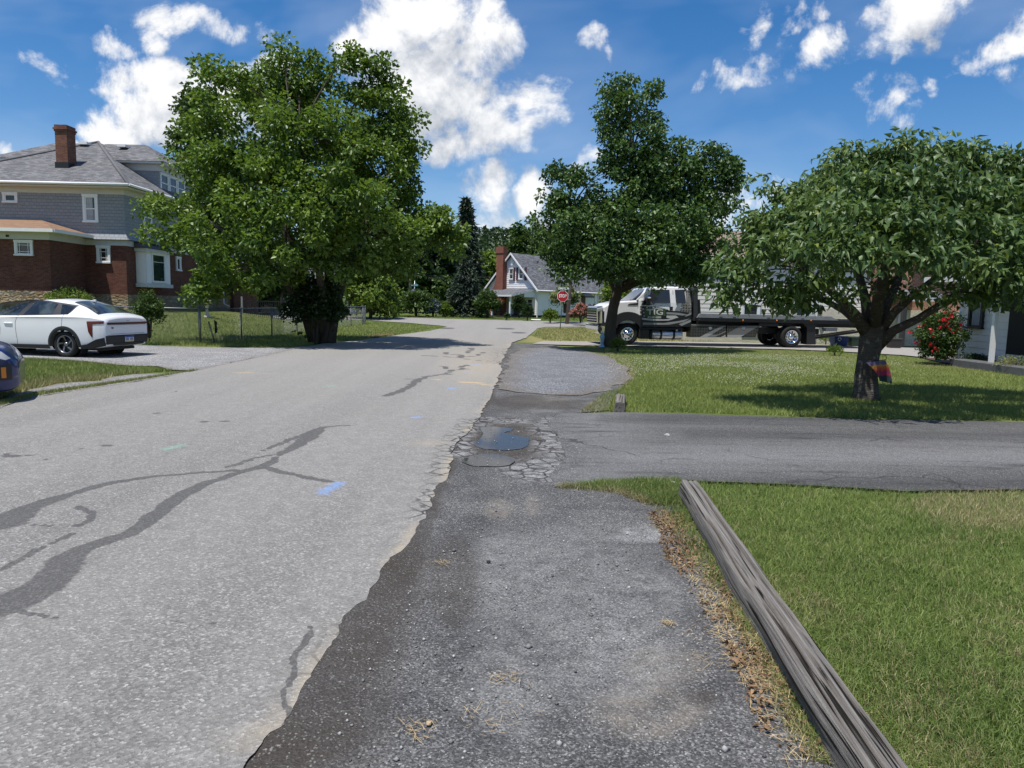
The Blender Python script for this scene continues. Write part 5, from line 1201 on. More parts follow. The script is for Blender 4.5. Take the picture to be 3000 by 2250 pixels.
class Body:
    """car body lofted from keys (s, ztop, w_top, zbelt, w_belt, w_low, zbottom); s runs rearwards, car is symmetrical in y"""
    def __init__(b, keys):
        k = np.array(keys, float); b.s = k[:, 0]; b.k = k
        b.S = np.linspace(k[0, 0], k[-1, 0], 130)
        b.val = [b.smooth(k[:, i]) for i in range(1, 7)]
    def smooth(b, v):
        y = np.interp(b.S, b.s, v); w = np.hanning(9); w /= w.sum(); p = np.pad(y, 4, mode='edge'); y2 = np.convolve(p, w, 'valid')
        y2[0], y2[-1] = y[0], y[-1]; return y2
    def par(b, s): return [np.interp(s, b.S, v) for v in b.val]
    def half(b, s):
        zt, wt, zb, wb, wl, z0 = b.par(s)
        P_ = [(0, z0), (wl*.82, z0), (wl*.95, z0+.05), (wl, z0+.16), (wl+(wb-wl)*.6+.012, z0+(zb-z0)*.55), (wb, zb-.05), (wb-.012, zb), (wt+(wb-wt)*.45, zb+(zt-zb)*.52), (wt+.02, zt-(zt-zb)*.10-.012), (wt*.86, zt-.004), (wt*.5, zt+.018), (0, zt+.026)]
        # Catmull-Rom through the key points
        P_ = np.array(P_); out = []
        E = np.vstack([2*P_[0]-P_[1], P_, 2*P_[-1]-P_[-2]])
        for i in range(1, len(E)-2):
            for t in (0, .34, .67):
                a, c, d, e = E[i-1], E[i], E[i+1], E[i+2]
                out.append(.5*((2*c)+(d-a)*t+(2*a-5*c+4*d-e)*t*t+(3*c-a-3*d+e)*t**3))
        out.append(P_[-1]); return np.array(out)
    def width(b, s, z):
        h = b.half(s); i0, i1 = 6, 26
        return float(np.interp(z, h[i0:i1, 1], h[i0:i1, 0]))
    def build(b, name, material, parent, holes=(), hr=.36):
        hs = [b.half(s) for s in b.S]; n = len(hs[0]); rings = []
        for s, h in zip(b.S, hs):
            rings.append([(s, y, z) for y, z in h]+[(s, -y, z) for y, z in h[-2:0:-1]])
        V = [p for r in rings for p in r]; m = len(rings[0]); F = []
        for i in range(len(rings)-1):
            for j in range(m):
                q = [i*m+j, i*m+(j+1) % m, (i+1)*m+(j+1) % m, (i+1)*m+j]
                cx = sum(V[a][0] for a in q)/4; cy = sum(abs(V[a][1]) for a in q)/4; cz = sum(V[a][2] for a in q)/4
                if any(math.hypot(cx-hx, cz-hz) < hr and cy > .45 for hx, hz in holes): continue
                F.append(q)
        F.append(list(range(m))[::-1]); F.append([(len(rings)-1)*m+j for j in range(m)])
        o = link_mesh(name, np.array(V), F, material, parent, smooth=[True]*(len(F)-2)+[False]*2); return o
    def panel(b, name, poly, material, parent, side=-1, eps=.006, step=.05, both=False, smooth=True):
        """polygon in side view (s, z) laid on the flank"""
        pl = []
        for i in range(len(poly)):
            p, q = Vector(poly[i]), Vector(poly[(i+1) % len(poly)]); k = max(1, int((q-p).length/step))
            pl += [p.lerp(q, t/k) for t in range(k)]
        A = np.array([tuple(p) for p in pl]); gx, gy = np.meshgrid(np.arange(A[:, 0].min(), A[:, 0].max(), step), np.arange(A[:, 1].min(), A[:, 1].max(), step))
        gx, gy = gx.ravel(), gy.ravel(); k = inside([tuple(p) for p in pl], gx, gy); gx, gy = gx[k], gy[k]
        d = seg_dist(gx, gy, [tuple(p) for p in pl]+[tuple(pl[0])]) if len(gx) else gx; gx, gy = gx[d > step*.3], gy[d > step*.3]
        pts = [Vector(p[:2]) for p in pl]+[Vector((x, y)) for x, y in zip(gx, gy)]
        vs, es, fs, *_ = geometry.delaunay_2d_cdt(pts, [], [list(range(len(pl)))], 1, 1e-5)
        out = None
        for sd in ((-1, 1) if both else (side,)):
            V = np.array([(v.x, sd*(b.width(v.x, v.y)+eps), v.y) for v in vs])
            F = [list(f) if sd < 0 else list(f)[::-1] for f in fs]
            out = link_mesh(name, V, F, material, parent, smooth=[smooth]*len(F))
        return out
    def top(b, name, s0, s1, f0, f1, material, parent, eps=.006, taper=None):
        """strip over the top surface between the section fractions -f..f at both ends"""
        ss = np.linspace(s0, s1, 14); rows = []
        for s in ss:
            t = (s-s0)/(s1-s0); f = f0+(f1-f0)*t; h = b.half(s); q = h[24:]          # from roof edge inward
            arc = np.linspace(f, 0, 9); ys = q[:, 0]; o_ = np.argsort(ys); row = []
            for a in list(-arc)+list(arc[::-1][1:]):
                y = a*ys.max(); row.append((s, y, float(np.interp(abs(y), ys[o_], q[o_, 1]))+eps))
            rows.append(row)
        n = len(rows[0]); V = [p for r in rows for p in r]; F = [[i*n+j, (i+1)*n+j, (i+1)*n+j+1, i*n+j+1] for i in range(len(rows)-1) for j in range(n-1)]
        return link_mesh(name, np.array(V), F, material, parent, smooth=[True]*len(F))
def wheel(parent, s, yo, z, r, rim, width, sgn, spokes, mats, pattern='turbine'):
    """sgn -1: outer face towards -y"""
    m = MB(); w = width
    m.lathe([(rim-.02, w), (rim, w*.92), (r-.03, w), (r, w*.86), (r, w*.12), (r-.03, 0), (rim+.012, .004), (rim, .02), (rim-.02, .06)], (s, yo, z), 'Y', 40) if sgn < 0 else m.lathe([(rim-.02, -w), (rim, -w*.92), (r-.03, -w), (r, -w*.86), (r, -w*.12), (r-.03, 0), (rim+.012, -.004), (rim, -.02), (rim-.02, -.06)], (s, yo, z), 'Y', 40)
    wl = m.build('wheel', M_TYRE, parent, uv=False); d = -sgn
    m = MB(); m.lathe([(0, d*.07), (rim-.03, d*.075), (rim-.03, d*.16), (0, d*.16)], (s, yo, z), 'Y', 28); m.build('hub', M_BLKPL, wl, uv=False)
    m = MB()
    m.lathe([(rim-.028, d*.06), (rim-.026, d*.014), (rim-.004, d*.006), (rim, d*.03)], (s, yo, z), 'Y', 40)
    for k in range(spokes):
        a = 2*math.pi*k/spokes+.3
        def pt(rr, ang, h): return (s+rr*math.cos(ang), yo+d*h, z+rr*math.sin(ang))
        if pattern == 'turbine':
            q = [pt(.07, a-.35, .045), pt(rim*.72, a+.12, .03), pt(rim-.025, a+.18, .02), pt(rim-.02, a+.62, .02), pt(rim*.86, a+.60, .026), pt(rim*.80, a+.36, .03), pt(.09, a+.22, .045)]
        else:
            q = [pt(.05, a-.5, .05), pt(rim-.025, a-.16, .02), pt(rim-.025, a+.16, .02), pt(.05, a+.5, .05)]
        q2 = [(x, y+d*.03, zz) for x, y, zz in q]; n = len(q)
        m.add(q+q2, [tuple(range(n)), tuple(range(2*n-1, n-1, -1))]+[(i, i+n, (i+1) % n+n, (i+1) % n) for i in range(n)])
    m.lathe([(0, d*.02), (.04, d*.022), (.055, d*.05)], (s, yo, z), 'Y', 16); m.build('rim', mats, wl, uv=False)
    return wl
def arch(body, s0, z0, r0, r1, parent, material, name='wheel_arch', a0=-.15, a1=math.pi+.15, both=True):
    for sd in ((-1, 1) if both else (-1,)):
        V = []; F = []; N = 30
        for i in range(N+1):
            a = a0+(a1-a0)*i/N
            for rr, e in ((r0-.03, -.10), (r0, .010), ((r0+r1)/2, .016), (r1, .004)):
                s = s0+rr*math.cos(a); z = z0+rr*math.sin(a); V.append((s, sd*(body.width(s, max(z, body.par(s)[5]+.02))+e), z))
        for i in range(N):
            for j in range(3):
                q = [i*4+j, i*4+j+1, (i+1)*4+j+1, (i+1)*4+j]; F.append(q if sd > 0 else q[::-1])
        link_mesh(name, np.array(V), F, material, parent, smooth=[True]*len(F))
def liner(s, z, r, parent, yin, yout):
    for sd in (-1, 1):
        m = MB(); prof = [(r, sd*yin), (r, sd*yout)]; m.lathe(prof, (s, 0, z), 'Y', 28); m.lathe([(0, sd*yin), (r, sd*yin)], (s, 0, z), 'Y', 28)
        m.build('wheel_well', M_DARK, parent, uv=False)

def sedan():
    T = P(191, 1047); T.z += .004
    rot = math.atan2(-.17, .985); lat = Vector((-math.sin(rot), math.cos(rot), 0)); fw = Vector((math.cos(rot), math.sin(rot), 0))
    root = thing('sedan', 'white fastback sedan seen from its rear corner, parked on the left gravel driveway', 'car', T+lat*.90, rot)
    def sz(cx, cy, inset=0.0):
        px, py = cx/4.609, 840+cy/4.609; d = ray(px, py); o = T+lat*inset
        # intersect with vertical plane through o spanned by fw and z
        t = (o.x*lat.x+o.y*lat.y)/(d.x*lat.x+d.y*lat.y); x, y, z = d.x*t, d.y*t, EYE+d.z*t
        return ((x-o.x)*fw.x+(y-o.y)*fw.y, z-T.z)
    B = Body([(-3.60, .66, .50, .58, .60, .58, .30), (-3.52, .74, .62, .66, .74, .72, .22), (-3.3, .83, .70, .75, .85, .84, .18), (-2.7, .92, .74, .85, .91, .91, .18), (-2.2, .99, .73, .92, .92, .92, .18), (-1.95, 1.05, .71, .97, .92, .92, .18),
              (-1.4, 1.30, .60, .99, .915, .915, .18), (-.95, 1.42, .575, 1.0, .915, .915, .18), (-.45, 1.445, .565, 1.01, .915, .915, .18), (0.0, 1.40, .56, 1.02, .915, .915, .19), (.4, 1.28, .575, 1.025, .905, .90, .21), (.72, 1.13, .64, 1.02, .885, .87, .24),
              (.88, 1.075, .68, 1.0, .86, .84, .26), (1.0, 1.055, .68, .98, .82, .80, .28), (1.06, 1.02, .66, .95, .78, .77, .30), (1.09, .97, .63, .88, .74, .73, .33)])
    hz = .325; B.build('body', P_WHITE, root, [(0, hz), (-2.72, hz)], .385)
    side = [(-300, 385), (-190, 290), (-60, 235), (60, 200), (330, 172), (560, 186), (760, 216), (985, 250), (965, 340), (945, 374), (840, 377), (300, 385)]
    surround = [sz(x, y, .12) for x, y in side]; B.panel('window_surround', surround, M_BLKPL, root, both=True, eps=.004)
    for q in ([(-270, 378), (-170, 300), (-50, 250), (60, 214), (322, 188), (268, 378)], [(355, 374), (408, 196), (560, 202), (728, 228), (735, 366)]):
        B.panel('side_window', [sz(x, y, .12) for x, y in q], M_CARGLASS, root, both=True, eps=.010)
    B.panel('quarter_window', [sz(x, y, .12) for x, y in [(782, 236), (968, 262), (944, 366), (850, 368)]], M_CARGLASS, root, both=True, eps=.010)
    B.top('rear_window', .02, .80, .92, .98, M_CARGLASS, root, .008); B.top('windshield', -1.92, -1.12, 1.0, .95, M_CARGLASS, root, .008)
    arch(B, 0, hz, .365, .46, root, M_BLKPL); arch(B, -2.72, hz, .365, .46, root, M_BLKPL)
    liner(0, hz, .40, root, .55, .80); liner(-2.72, hz, .40, root, .55, .80)
    sill = [(-3.2, .20), (-2.3, .20), (-.45, .20), (-.45, .30), (-2.3, .30), (-3.2, .30)]
    B.panel('sill_trim', [(-2.3, .20), (-.44, .20), (-.44, .305), (-2.3, .28)], M_BLKPL, root, both=True)
    B.panel('bumper_cladding', [(.43, .215), (.80, .25), (1.05, .31), (1.05, .52), (.86, .47), (.62, .345), (.44, .31)], M_BLKPL, root, both=True, eps=.008)
    B.panel('tail_light', [(.66, .92), (1.05, .935), (1.05, .87), (.80, .845), (.79, .52), (.76, .54), (.69, .66), (.655, .90)], M_TAIL, root, both=True, eps=.010)
    yw = .74
    m = MB(); m.box(1.085, 1.105, -.73, .73, .845, .895); m.build('light_bar', M_TAIL, root)
    m = MB(); m.loft([[(1.06, -.76, .33), (1.06, .76, .33), (1.06, .78, .58), (1.06, -.78, .58)], [(1.13, -.70, .36), (1.13, .70, .36), (1.13, .73, .56), (1.13, -.73, .56)]], True, True); bp = m.build('rear_bumper', M_BLKPL, root, bevel=.02)
    m = MB(); m.bbox(1.07, 1.145, -.55, .55, .31, .385, .02); m.build('diffuser', M_GUN, bp)
    m = MB(); m.box(1.128, 1.137, -.16, .16, .39, .54); pl = m.build('license_plate', mat('plate_white', (.55, .58, .62), .5), root)
    m = MB(); m.box(1.1375, 1.139, -.158, .158, .505, .538); m.build('plate_band', mat('plate_blue', (.02, .06, .30), .5), pl); m = MB(); m.box(1.1375, 1.139, -.158, .158, .392, .415); m.build('plate_foot', mat('plate_yellow', (.55, .42, .05), .5), pl)
    m = MB()
    for k in range(7):
        if k != 3: m.box(1.1375, 1.1395, -.135+k*.04, -.113+k*.04, .425, .495)
    m.build('plate_digits', mat('plate_ink', (.03, .05, .18), .5), pl)
    text_mesh('badge', 'KIA', .075, M_GUN, root, (1.085, .02, .945), (0, 1, 0), (-.25, 0, .97), .004)
    text_mesh('badge', 'K4', .06, M_GUN, root, (1.098, -.55, .755), (0, 1, 0), (0, 0, 1), .004)
    m = MB(); m.box(1.09, 1.094, -.7, .7, .83, .838); m.box(1.09, 1.094, -.62, .62, .60, .606); m.build('trunk_seam', M_DARK, root)
    for s in (-1, 1):
        wheel(root, 0, s*.90, hz, .325, .235, .21, s, 5, M_RIM); wheel(root, -2.72, s*.90, hz, .325, .235, .21, s, 5, M_RIM)
    # bright accents on the near rear wheel, door seams, handles, fin, mirror
    for seam in ([sz(218, 540), sz(215, 470), sz(240, 388)], [sz(218, 540), sz(245, 720), sz(245, 792)], [sz(845, 376), sz(840, 540)]):
        for a, b in zip(seam, seam[1:]):
            B.panel('door_seam', [(a[0]-.004, a[1]), (b[0]-.004, b[1]), (b[0]+.004, b[1]), (a[0]+.004, a[1])], M_DARK, root, eps=.004, both=True)
    for s0 in (sz(122, 478)[0], sz(122, 478)[0]+1.15 if False else sz(122, 478)[0]-1.08):
        for sd in (-1, 1):
            w = B.width(s0, .82); m = MB(); m.bbox(s0-.12, s0+.12, sd*w-.03, sd*w+.035, .80, .835, .012); m.build('door_handle', P_WHITE, root)
    m = MB(); m.prism([(-.02, 1.41), (.20, 1.395), (.19, 1.455), (.15, 1.46)], -.025, .025); m.build('antenna_fin', P_WHITE, root, bevel=.008)
    for sd in (-1, 1):
        m = MB(); m.bbox(-2.02, -1.88, sd*.98-.09, sd*.98+.09, 1.0, 1.13, .04); m.build('side_mirror', P_WHITE, root)
    B.panel('headlight', [(-3.5, .72), (-3.2, .80), (-3.15, .74), (-3.5, .64)], M_LENS, root, both=True)
    m = MB(); m.box(-3.0, .8, -.6, .6, .17, .24); m.build('underbody', M_DARK, root)
sedan()
def blue_car():
    wp = P(-98, 1192); hd = Vector((.86, .51, 0)); lt = Vector((.51, -.86, 0)); rp = wp-lt*.865
    root = thing('hatchback', 'front corner of a dark blue hatchback parked at the left edge beside the road', 'car', (rp.x, rp.y, wp.z+.005), math.pi+math.atan2(.51, .86)); root.scale = (.92,)*3
    B = Body([(-.66, .62, .44, .52, .52, .50, .28), (-.60, .74, .56, .62, .66, .62, .20), (-.48, .86, .64, .72, .78, .74, .17), (-.2, .95, .68, .80, .86, .84, .17), (.2, 1.02, .70, .88, .88, .87, .17), (.6, 1.08, .70, .95, .88, .88, .17), (1.1, 1.34, .60, .98, .88, .88, .17), (1.6, 1.46, .56, 1.0, .88, .88, .17), (2.4, 1.46, .55, 1.02, .88, .88, .17), (2.9, 1.38, .55, 1.04, .87, .87, .2), (3.2, 1.12, .6, 1.02, .84, .84, .22), (3.4, .9, .6, .85, .78, .78, .28)])
    hz = .325; B.build('body', P_BLUE, root, [(0, hz), (2.55, hz)], .37)
    for s in (-1, 1):
        for x in (0, 2.55): wheel(root, x, s*.865, hz, .325, .235, .20, s, 5, M_ALU, 'five')
    liner(0, hz, .37, root, .5, .74); liner(2.55, hz, .37, root, .5, .74)
    arch(B, 0, hz, .35, .39, root, P_BLUE); arch(B, 2.55, hz, .35, .39, root, P_BLUE)
    B.panel('headlight', [(-.50, .68), (-.56, .70), (-.45, .81), (-.2, .90), (-.12, .88), (-.3, .76)], M_LENS, root, both=True, eps=.008)
    B.panel('marker_light', [(-.50, .40), (-.44, .40), (-.44, .57), (-.50, .57)], M_AMBER, root, both=True, eps=.014, step=.03)
    B.panel('marker_surround', [(-.57, .36), (-.41, .36), (-.41, .61), (-.57, .61)], M_BLKPL, root, both=True, eps=.007, step=.03)
    B.panel('side_window', [(.95, 1.02), (1.25, 1.25), (1.6, 1.36), (2.5, 1.36), (2.9, 1.1)], M_CARGLASS, root, both=True)
    B.top('windshield', .62, 1.5, .95, .95, M_CARGLASS, root)
    m = MB(); m.box(-.3, 3.2, -.7, .7, .14, .2); m.build('underbody', M_DARK, root)
blue_car()

# ------------------------------------------------------------------ rollback tow truck
def tow_truck():
    T = P(1838, 1012); T.z += .016; dv = P(2317, 1019.5)-P(1838, 1012); dv.z = 0; dv.normalize(); rot = math.atan2(dv.y, dv.x); lat = Vector((-dv.y, dv.x, 0))
    root = thing('tow_truck', 'flatbed tow truck with white cab and black graphics parked on the concrete drive', 'truck', T, rot)
    def sz(px, py, inset=0.):
        d = ray(px, py); o = T+lat*inset
        t = (o.x*lat.x+o.y*lat.y)/(d.x*lat.x+d.y*lat.y); x, y, z = d.x*t, d.y*t, EYE+d.z*t
        return ((x-o.x)*dv.x+(y-o.y)*dv.y, z-T.z)
    c5 = lambda L, i=0.: [sz(1740+x/6.9125, 810+y/6.9125, i) for x, y in L]
    c6 = lambda L, i=0.: [sz(2050+x/5.144, 820+y/5.144, i) for x, y in L]
    WD = 2.15; zc = c5([(1200, 545)])[0][1]
    def tum(z): return .015+max(0, z-zc)*.20
    y0 = lambda x, z: tum(z); y1 = lambda x, z: WD-tum(z)
    # cab + hood outline
    hood = c5([(205, 960), (205, 615), (340, 545), (510, 508), (760, 490), (925, 480), (925, 650), (925, 960)])
    m = MB(); m.prism(hood, .12, WD-.12); hd = m.build('hood', P_TRUCK, root, bevel=.06)
    m = MB(); m.prism(c5([(700, 575), (740, 548), (905, 535), (905, 580)]), .105, .12); m.build('side_vent', M_BLKPL, hd)
    cab = c5([(915, 1015), (915, 480), (1090, 238), (1200, 214), (1500, 202), (1890, 214), (1940, 250), (1965, 560), (1955, 1018)])
    m = MB(); m.prism(cab, y0, y1); cb = m.build('cab', P_TRUCK, root, bevel=.05)
    # glass on both sides and the windshield
    for sd in (0, 1):
        def gl(name, poly, material, eps=.006, par=cb):
            q = c5(poly, .1); mm = MB(); ys = [(tum(z)-eps) if sd == 0 else WD-tum(z)+eps for x, z in q]
            pts = [(x, y, z) for (x, z), y in zip(q, ys)]; mm.add(pts, [tuple(range(len(pts)))] if sd == 0 else [tuple(range(len(pts)))[::-1]]); return mm.build(name, material, par)
        gl('side_window', [(955, 575), (985, 505), (1085, 405), (1190, 300), (1285, 268), (1535, 268), (1535, 540), (1235, 540), (1190, 575)], M_GLASS)
        gl('rear_window', [(1642, 268), (1835, 265), (1852, 520), (1832, 540), (1682, 540), (1648, 512)], M_GLASS)
        # wrap: black lower part, hexagon grey rear quarter, stripes
        gl('black_wrap', [(920, 600), (1010, 605), (1250, 610), (1400, 640), (1520, 690), (1700, 700), (1958, 740), (1955, 1015), (920, 1012)], M_BLACK, .004)
        gl('hexagon_wrap', [(1855, 262), (1935, 268), (1962, 560), (1958, 730), (1740, 705), (1790, 540), (1855, 545)], mat('grey_honeycomb', lambda nt: nt.mix(nt.ramp(nt.voro(nt.obj(), 9, rnd=.15), [(.3, 0), (.45, 1)]), (.05, .05, .045), (.20, .195, .17)), .4), .006)
        for st_p in ([(1620, 690), (1700, 545), (1770, 545), (1710, 705)],): gl('silver_stripe', st_p, M_METAL, .008)
        w1 = mat('grey_wrap', (.30, .30, .29), .4); w2 = mat('white_wrap', (.55, .55, .53), .4)
        gl('wrap_stripe', [(1030, 645), (1300, 632), (1500, 655), (1480, 672), (1250, 650), (1030, 662)], w2, .008)
        gl('wrap_stripe', [(1455, 720), (1700, 735), (1880, 770), (1780, 790), (1600, 770), (1455, 765)], w1, .008)
        gl('wrap_stripe', [(1455, 790), (1640, 790), (1700, 830), (1560, 860), (1455, 835)], w2, .008)
        gl('wrap_stripe', [(940, 835), (1070, 850), (1400, 870), (1640, 850), (1500, 890), (1160, 895), (950, 868)], w2, .008)
        gl('wrap_stripe', [(980, 930), (1400, 940), (1700, 900), (1930, 850), (1800, 920), (1500, 975), (980, 975)], w1, .008)
        gl('wrap_stripe', [(1820, 800), (1955, 725), (1955, 770), (1850, 810)], w1, .009)
        gl('wrap_stripe', [(1700, 965), (1945, 870), (1945, 920), (1760, 1000)], w1, .009)
        def star(cx, cy, r): return [(cx+(r if k % 2 == 0 else r*.42)*math.sin(math.pi*k/5+.2), cy-(r if k % 2 == 0 else r*.42)*math.cos(math.pi*k/5+.2)) for k in range(10)]
        for (x, y, r) in ((935, 640, 20), (985, 660, 26), (930, 690, 26), (995, 730, 24), (932, 765, 24), (1005, 800, 22), (1062, 632, 24), (1190, 632, 24), (1120, 618, 18), (1260, 620, 16)): gl('star', star(x, y, r), w2, .010)
        gl('door_handle', [(1515, 612), (1585, 610), (1582, 690), (1518, 690)], M_BLKPL, .012)
        gl('door_seam', [(1598, 275), (1606, 275), (1612, 1000), (1604, 1000)], M_DARK, .0115)
    # lettering on the near side
    gl_pl = lambda poly, material, eps, nm: None
    q = c5([(1025, 655), (1450, 655), (1450, 800), (1370, 800), (1370, 850), (1080, 850), (1080, 800), (1025, 800)]); m = MB(); m.prism(q, .003, .006); lg = m.build('logo_panel', mat('olive_panel', (.05, .10, .03), .5), cb)
    sc = abs(c5([(100, 0)])[0][0]-c5([(0, 0)])[0][0])/100
    lt = mat('silver_lettering', (.62, .63, .60), .4); kd = mat('lettering_edge', (.03, .06, .02), .5)
    def lab(body, cx, cy, h, sx, material, y, b=0, nm='lettering'):
        p = c5([(cx, cy)])[0]; return text_mesh(nm, body, h*sc/.70, material, lg, (p[0], y, p[1]), (1, 0, 0), (0, 0, 1), .001, sx=sx, bold=b)
    lab('TIG', 1240, 725, 120, 1.35, kd, .001, .022); lab('TIG', 1240, 725, 108, 1.42, lt, -.001, .006)
    lab('TEAM', 1110, 684, 24, 1.25, lt, -.003, .002); lab('814-631-2850', 1225, 826, 36, .95, lt, -.001, .003)
    # windshield
    a, b = c5([(790, 480), (1090, 245)]); m = MB(); m.add([(a[0], .22, a[1]), (b[0], .36, b[1]), (b[0], WD-.36, b[1]), (a[0], WD-.22, a[1]), (a[0]+.03, .22, a[1]-.04), (b[0]+.05, .36, b[1]-.04), (b[0]+.05, WD-.36, b[1]-.04), (a[0]+.03, WD-.22, a[1]-.04)], [(0, 3, 2, 1), (0, 1, 5, 4), (1, 2, 6, 5), (2, 3, 7, 6), (0, 4, 7, 3)])
    m.build('windshield', mat('windshield_glass', (.03, .05, .08), .04, spec=.8), cb)
    for sd in (.22, WD-.22):
        m = MB(); m.tube([(c5([(760, 488)])[0][0], sd+(.0), c5([(760, 488)])[0][1]+.01), (c5([(915, 470)])[0][0]+.05, sd*.98+.02, c5([(915, 478)])[0][1]+.01)], .03, 6); m.build('cowl', M_BLKPL, cb)
    m = MB(); pa = c5([(880, 475), (1130, 235), (1200, 215), (960, 478)]); m.prism(pa, .07, .24); m.prism(pa, WD-.24, WD-.07); m.build('windshield_post', P_TRUCK, cb)
    # grille, headlamp, bumper
    m = MB(); m.prism(c5([(80, 965), (78, 640), (105, 605), (205, 600), (205, 965)]), .18, WD-.18); g = m.build('grille', M_CHROME, root, bevel=.04)
    m = MB()
    gx = c5([(78, 700)])[0][0]
    for k in range(5):
        z = c5([(0, 690+k*52)])[0][1]; m.box(gx-.02, gx+.01, .35, WD-.35, z-.07, z)
    m.build('grille_slots', M_DARK, g)
    for y in (.12, WD-.3):
        m = MB(); m.prism(c5([(85, 640), (200, 625), (200, 700), (88, 720)]), y, y+.18); m.build('headlight', M_LENS, root, bevel=.03)
    m = MB(); m.prism(c5([(62, 985), (90, 975), (300, 985), (330, 1005), (330, 1170), (250, 1182), (100, 1160), (64, 1080)]), .02, WD-.02); bp = m.build('front_bumper', M_CHROME, root, bevel=.05)
    m = MB(); q = c5([(100, 1030), (165, 1030), (165, 1095), (105, 1095)]); m.prism(q, .008, .02); m.build('fog_lamp', M_DARK, bp)
    m = MB(); m.prism(c5([(205, 705), (480, 705), (480, 980), (205, 980)]), .125, .6); m.build('lower_front', M_BLKPL, root)
    # black fenders with the wheel opening
    wc = sz(1838, 981); hz = .455; R0 = .57
    def fender(y0_, y1_):
        m = MB(); N = 22; out = []; inn = []
        for i in range(N+1):
            a = math.pi*(i/N); inn.append((R0*math.cos(a), hz+R0*math.sin(a)))
        zt = c5([(600, 690)])[0][1]; xa = c5([(965, 800)])[0][0]; xb = c5([(215, 800)])[0][0]
        for i in range(N+1):
            a = math.pi*(i/N); cx, sx = math.cos(a), math.sin(a); k = min((xa if cx > 0 else -xb)/max(abs(cx), 1e-3), (zt-hz)/max(sx, 1e-3)); k = min(k, R0+.34)
            out.append((cx*k, hz+sx*k))
        for yy0, yy1 in ((y0_, y1_),):
            n = N+1; V = [(x, yy0, z) for x, z in inn]+[(x, yy0, z) for x, z in out]+[(x, yy1, z) for x, z in inn]+[(x, yy1, z) for x, z in out]
            for i in range(N):
                m.add([V[i], V[i+1], V[n+i+1], V[n+i], V[2*n+i], V[2*n+i+1], V[3*n+i+1], V[3*n+i]], [(0, 3, 2, 1), (4, 5, 6, 7), (3, 7, 6, 2), (0, 1, 5, 4)])
        m.build('fender', M_BLKPL, root)
    fender(-.03, .35); fender(WD-.35, WD+.03)
    m = MB(); m.box(c5([(960, 0)])[0][0], c5([(1010, 0)])[0][0], 0, .3, c5([(0, 1215)])[0][1], c5([(0, 800)])[0][1]); m.build('fender_tail', M_BLKPL, root)
    # wheels
    def twheel(s, y, sgn, w, dual=False):
        r, rim = hz, .29; m = MB(); d = -sgn
        m.lathe([(rim, d*w), (r-.05, d*w), (r, d*w*.84), (r, d*w*.16), (r-.05, 0), (rim+.03, d*.01), (rim, d*.03)], (s, y, hz), 'Y', 48)
        for k in range(40):
            a = 2*math.pi*k/40; m.obox((s+math.cos(a)*r, y, hz+math.sin(a)*r), (-math.sin(a), 0, math.cos(a)), (math.cos(a), 0, math.sin(a)), -.022, .022, -.02, .008, 0, 0) if False else None
        wl = m.build('wheel', M_TYRE, root, uv=False)
        m = MB()
        if not dual: m.lathe([(rim, d*.05), (rim-.02, d*.01), (rim-.05, d*.03), (rim*.55, d*.0-sgn*-.0+d*.01), (.13, d*-.03), (.11, d*-.07), (.05, d*-.10), (0, d*-.10)], (s, y, hz), 'Y', 40)
        else: m.lathe([(rim, d*.0), (rim-.02, d*-.005), (rim-.05, d*.05), (rim*.78, d*.10), (.15, d*.11), (.12, d*.06), (.10, d*.02), (.04, d*-.01), (0, d*-.01)], (s, y, hz), 'Y', 40)
        rm = m.build('rim', M_CHROME, wl, uv=False)
        m = MB()
        for k in range(10):
            a = 2*math.pi*k/10; c = (s+.205*math.cos(a), y+(d*.012 if not dual else d*.098), hz+.205*math.sin(a)); m.lathe([(0, -sgn*-.006 if False else d*-.012), (.026, d*-.012), (.028, d*.01)], c, 'Y', 10)
        m.build('hand_holes', M_DARK, rm, uv=False)
    wb = sz(2317, 1000)[0]
    twheel(0, .04, -1, .26); twheel(0, WD-.04, 1, .26)
    twheel(wb, -.06, -1, .27, True); twheel(wb, .25, -1, .26); twheel(wb, WD+.06, 1, .27, True); twheel(wb, WD-.25, 1, .26)
    # frame, tank, steps
    m = MB(); m.box(.2, wb+1.6, .62, .86, .55, .80); m.box(.2, wb+1.6, WD-.86, WD-.62, .55, .80); m.box(wb-.12, wb+.12, .3, WD-.3, .35, .55); m.box(-.1, .1, .3, WD-.3, .35, .5); m.build('chassis', M_BLACK, root)
    q = c5([(1185, 1160), (1820, 1160)]); zt, zb_ = c5([(0, 1055)])[0][1], c5([(0, 1255)])[0][1]; rr = (zt-zb_)/2
    m = MB(); m.tube([(q[0][0], .10+rr, (zt+zb_)/2), (q[0][0]+.02, .10+rr, (zt+zb_)/2), (q[1][0]-.02, .10+rr, (zt+zb_)/2), (q[1][0], .10+rr, (zt+zb_)/2)], [rr*.92, rr, rr, rr*.92], 24); tk = m.build('fuel_tank', M_ALU, root)
    for x in (1235, 1435, 1700):
        s = c5([(x, 0)])[0][0]; m = MB(); m.tube([(s-.045, .10+rr, (zt+zb_)/2), (s+.045, .10+rr, (zt+zb_)/2)], rr+.012, 24); m.build('tank_strap', M_BLKPL, tk)
    s = c5([(1745, 0)])[0][0]; m = MB(); m.tube([(s, .12, zt-.03), (s, .08, zt+.04)], .045, 12); m.build('filler_cap', M_ALU, tk)
    m = MB(); xs = [c5([(x, 0)])[0][0] for x in (1010, 1180)]; m.box(xs[0], xs[1], .10, .55, c5([(0, 1250)])[0][1], c5([(0, 1050)])[0][1]); m.build('battery_box', M_BLACK, root, bevel=.02)
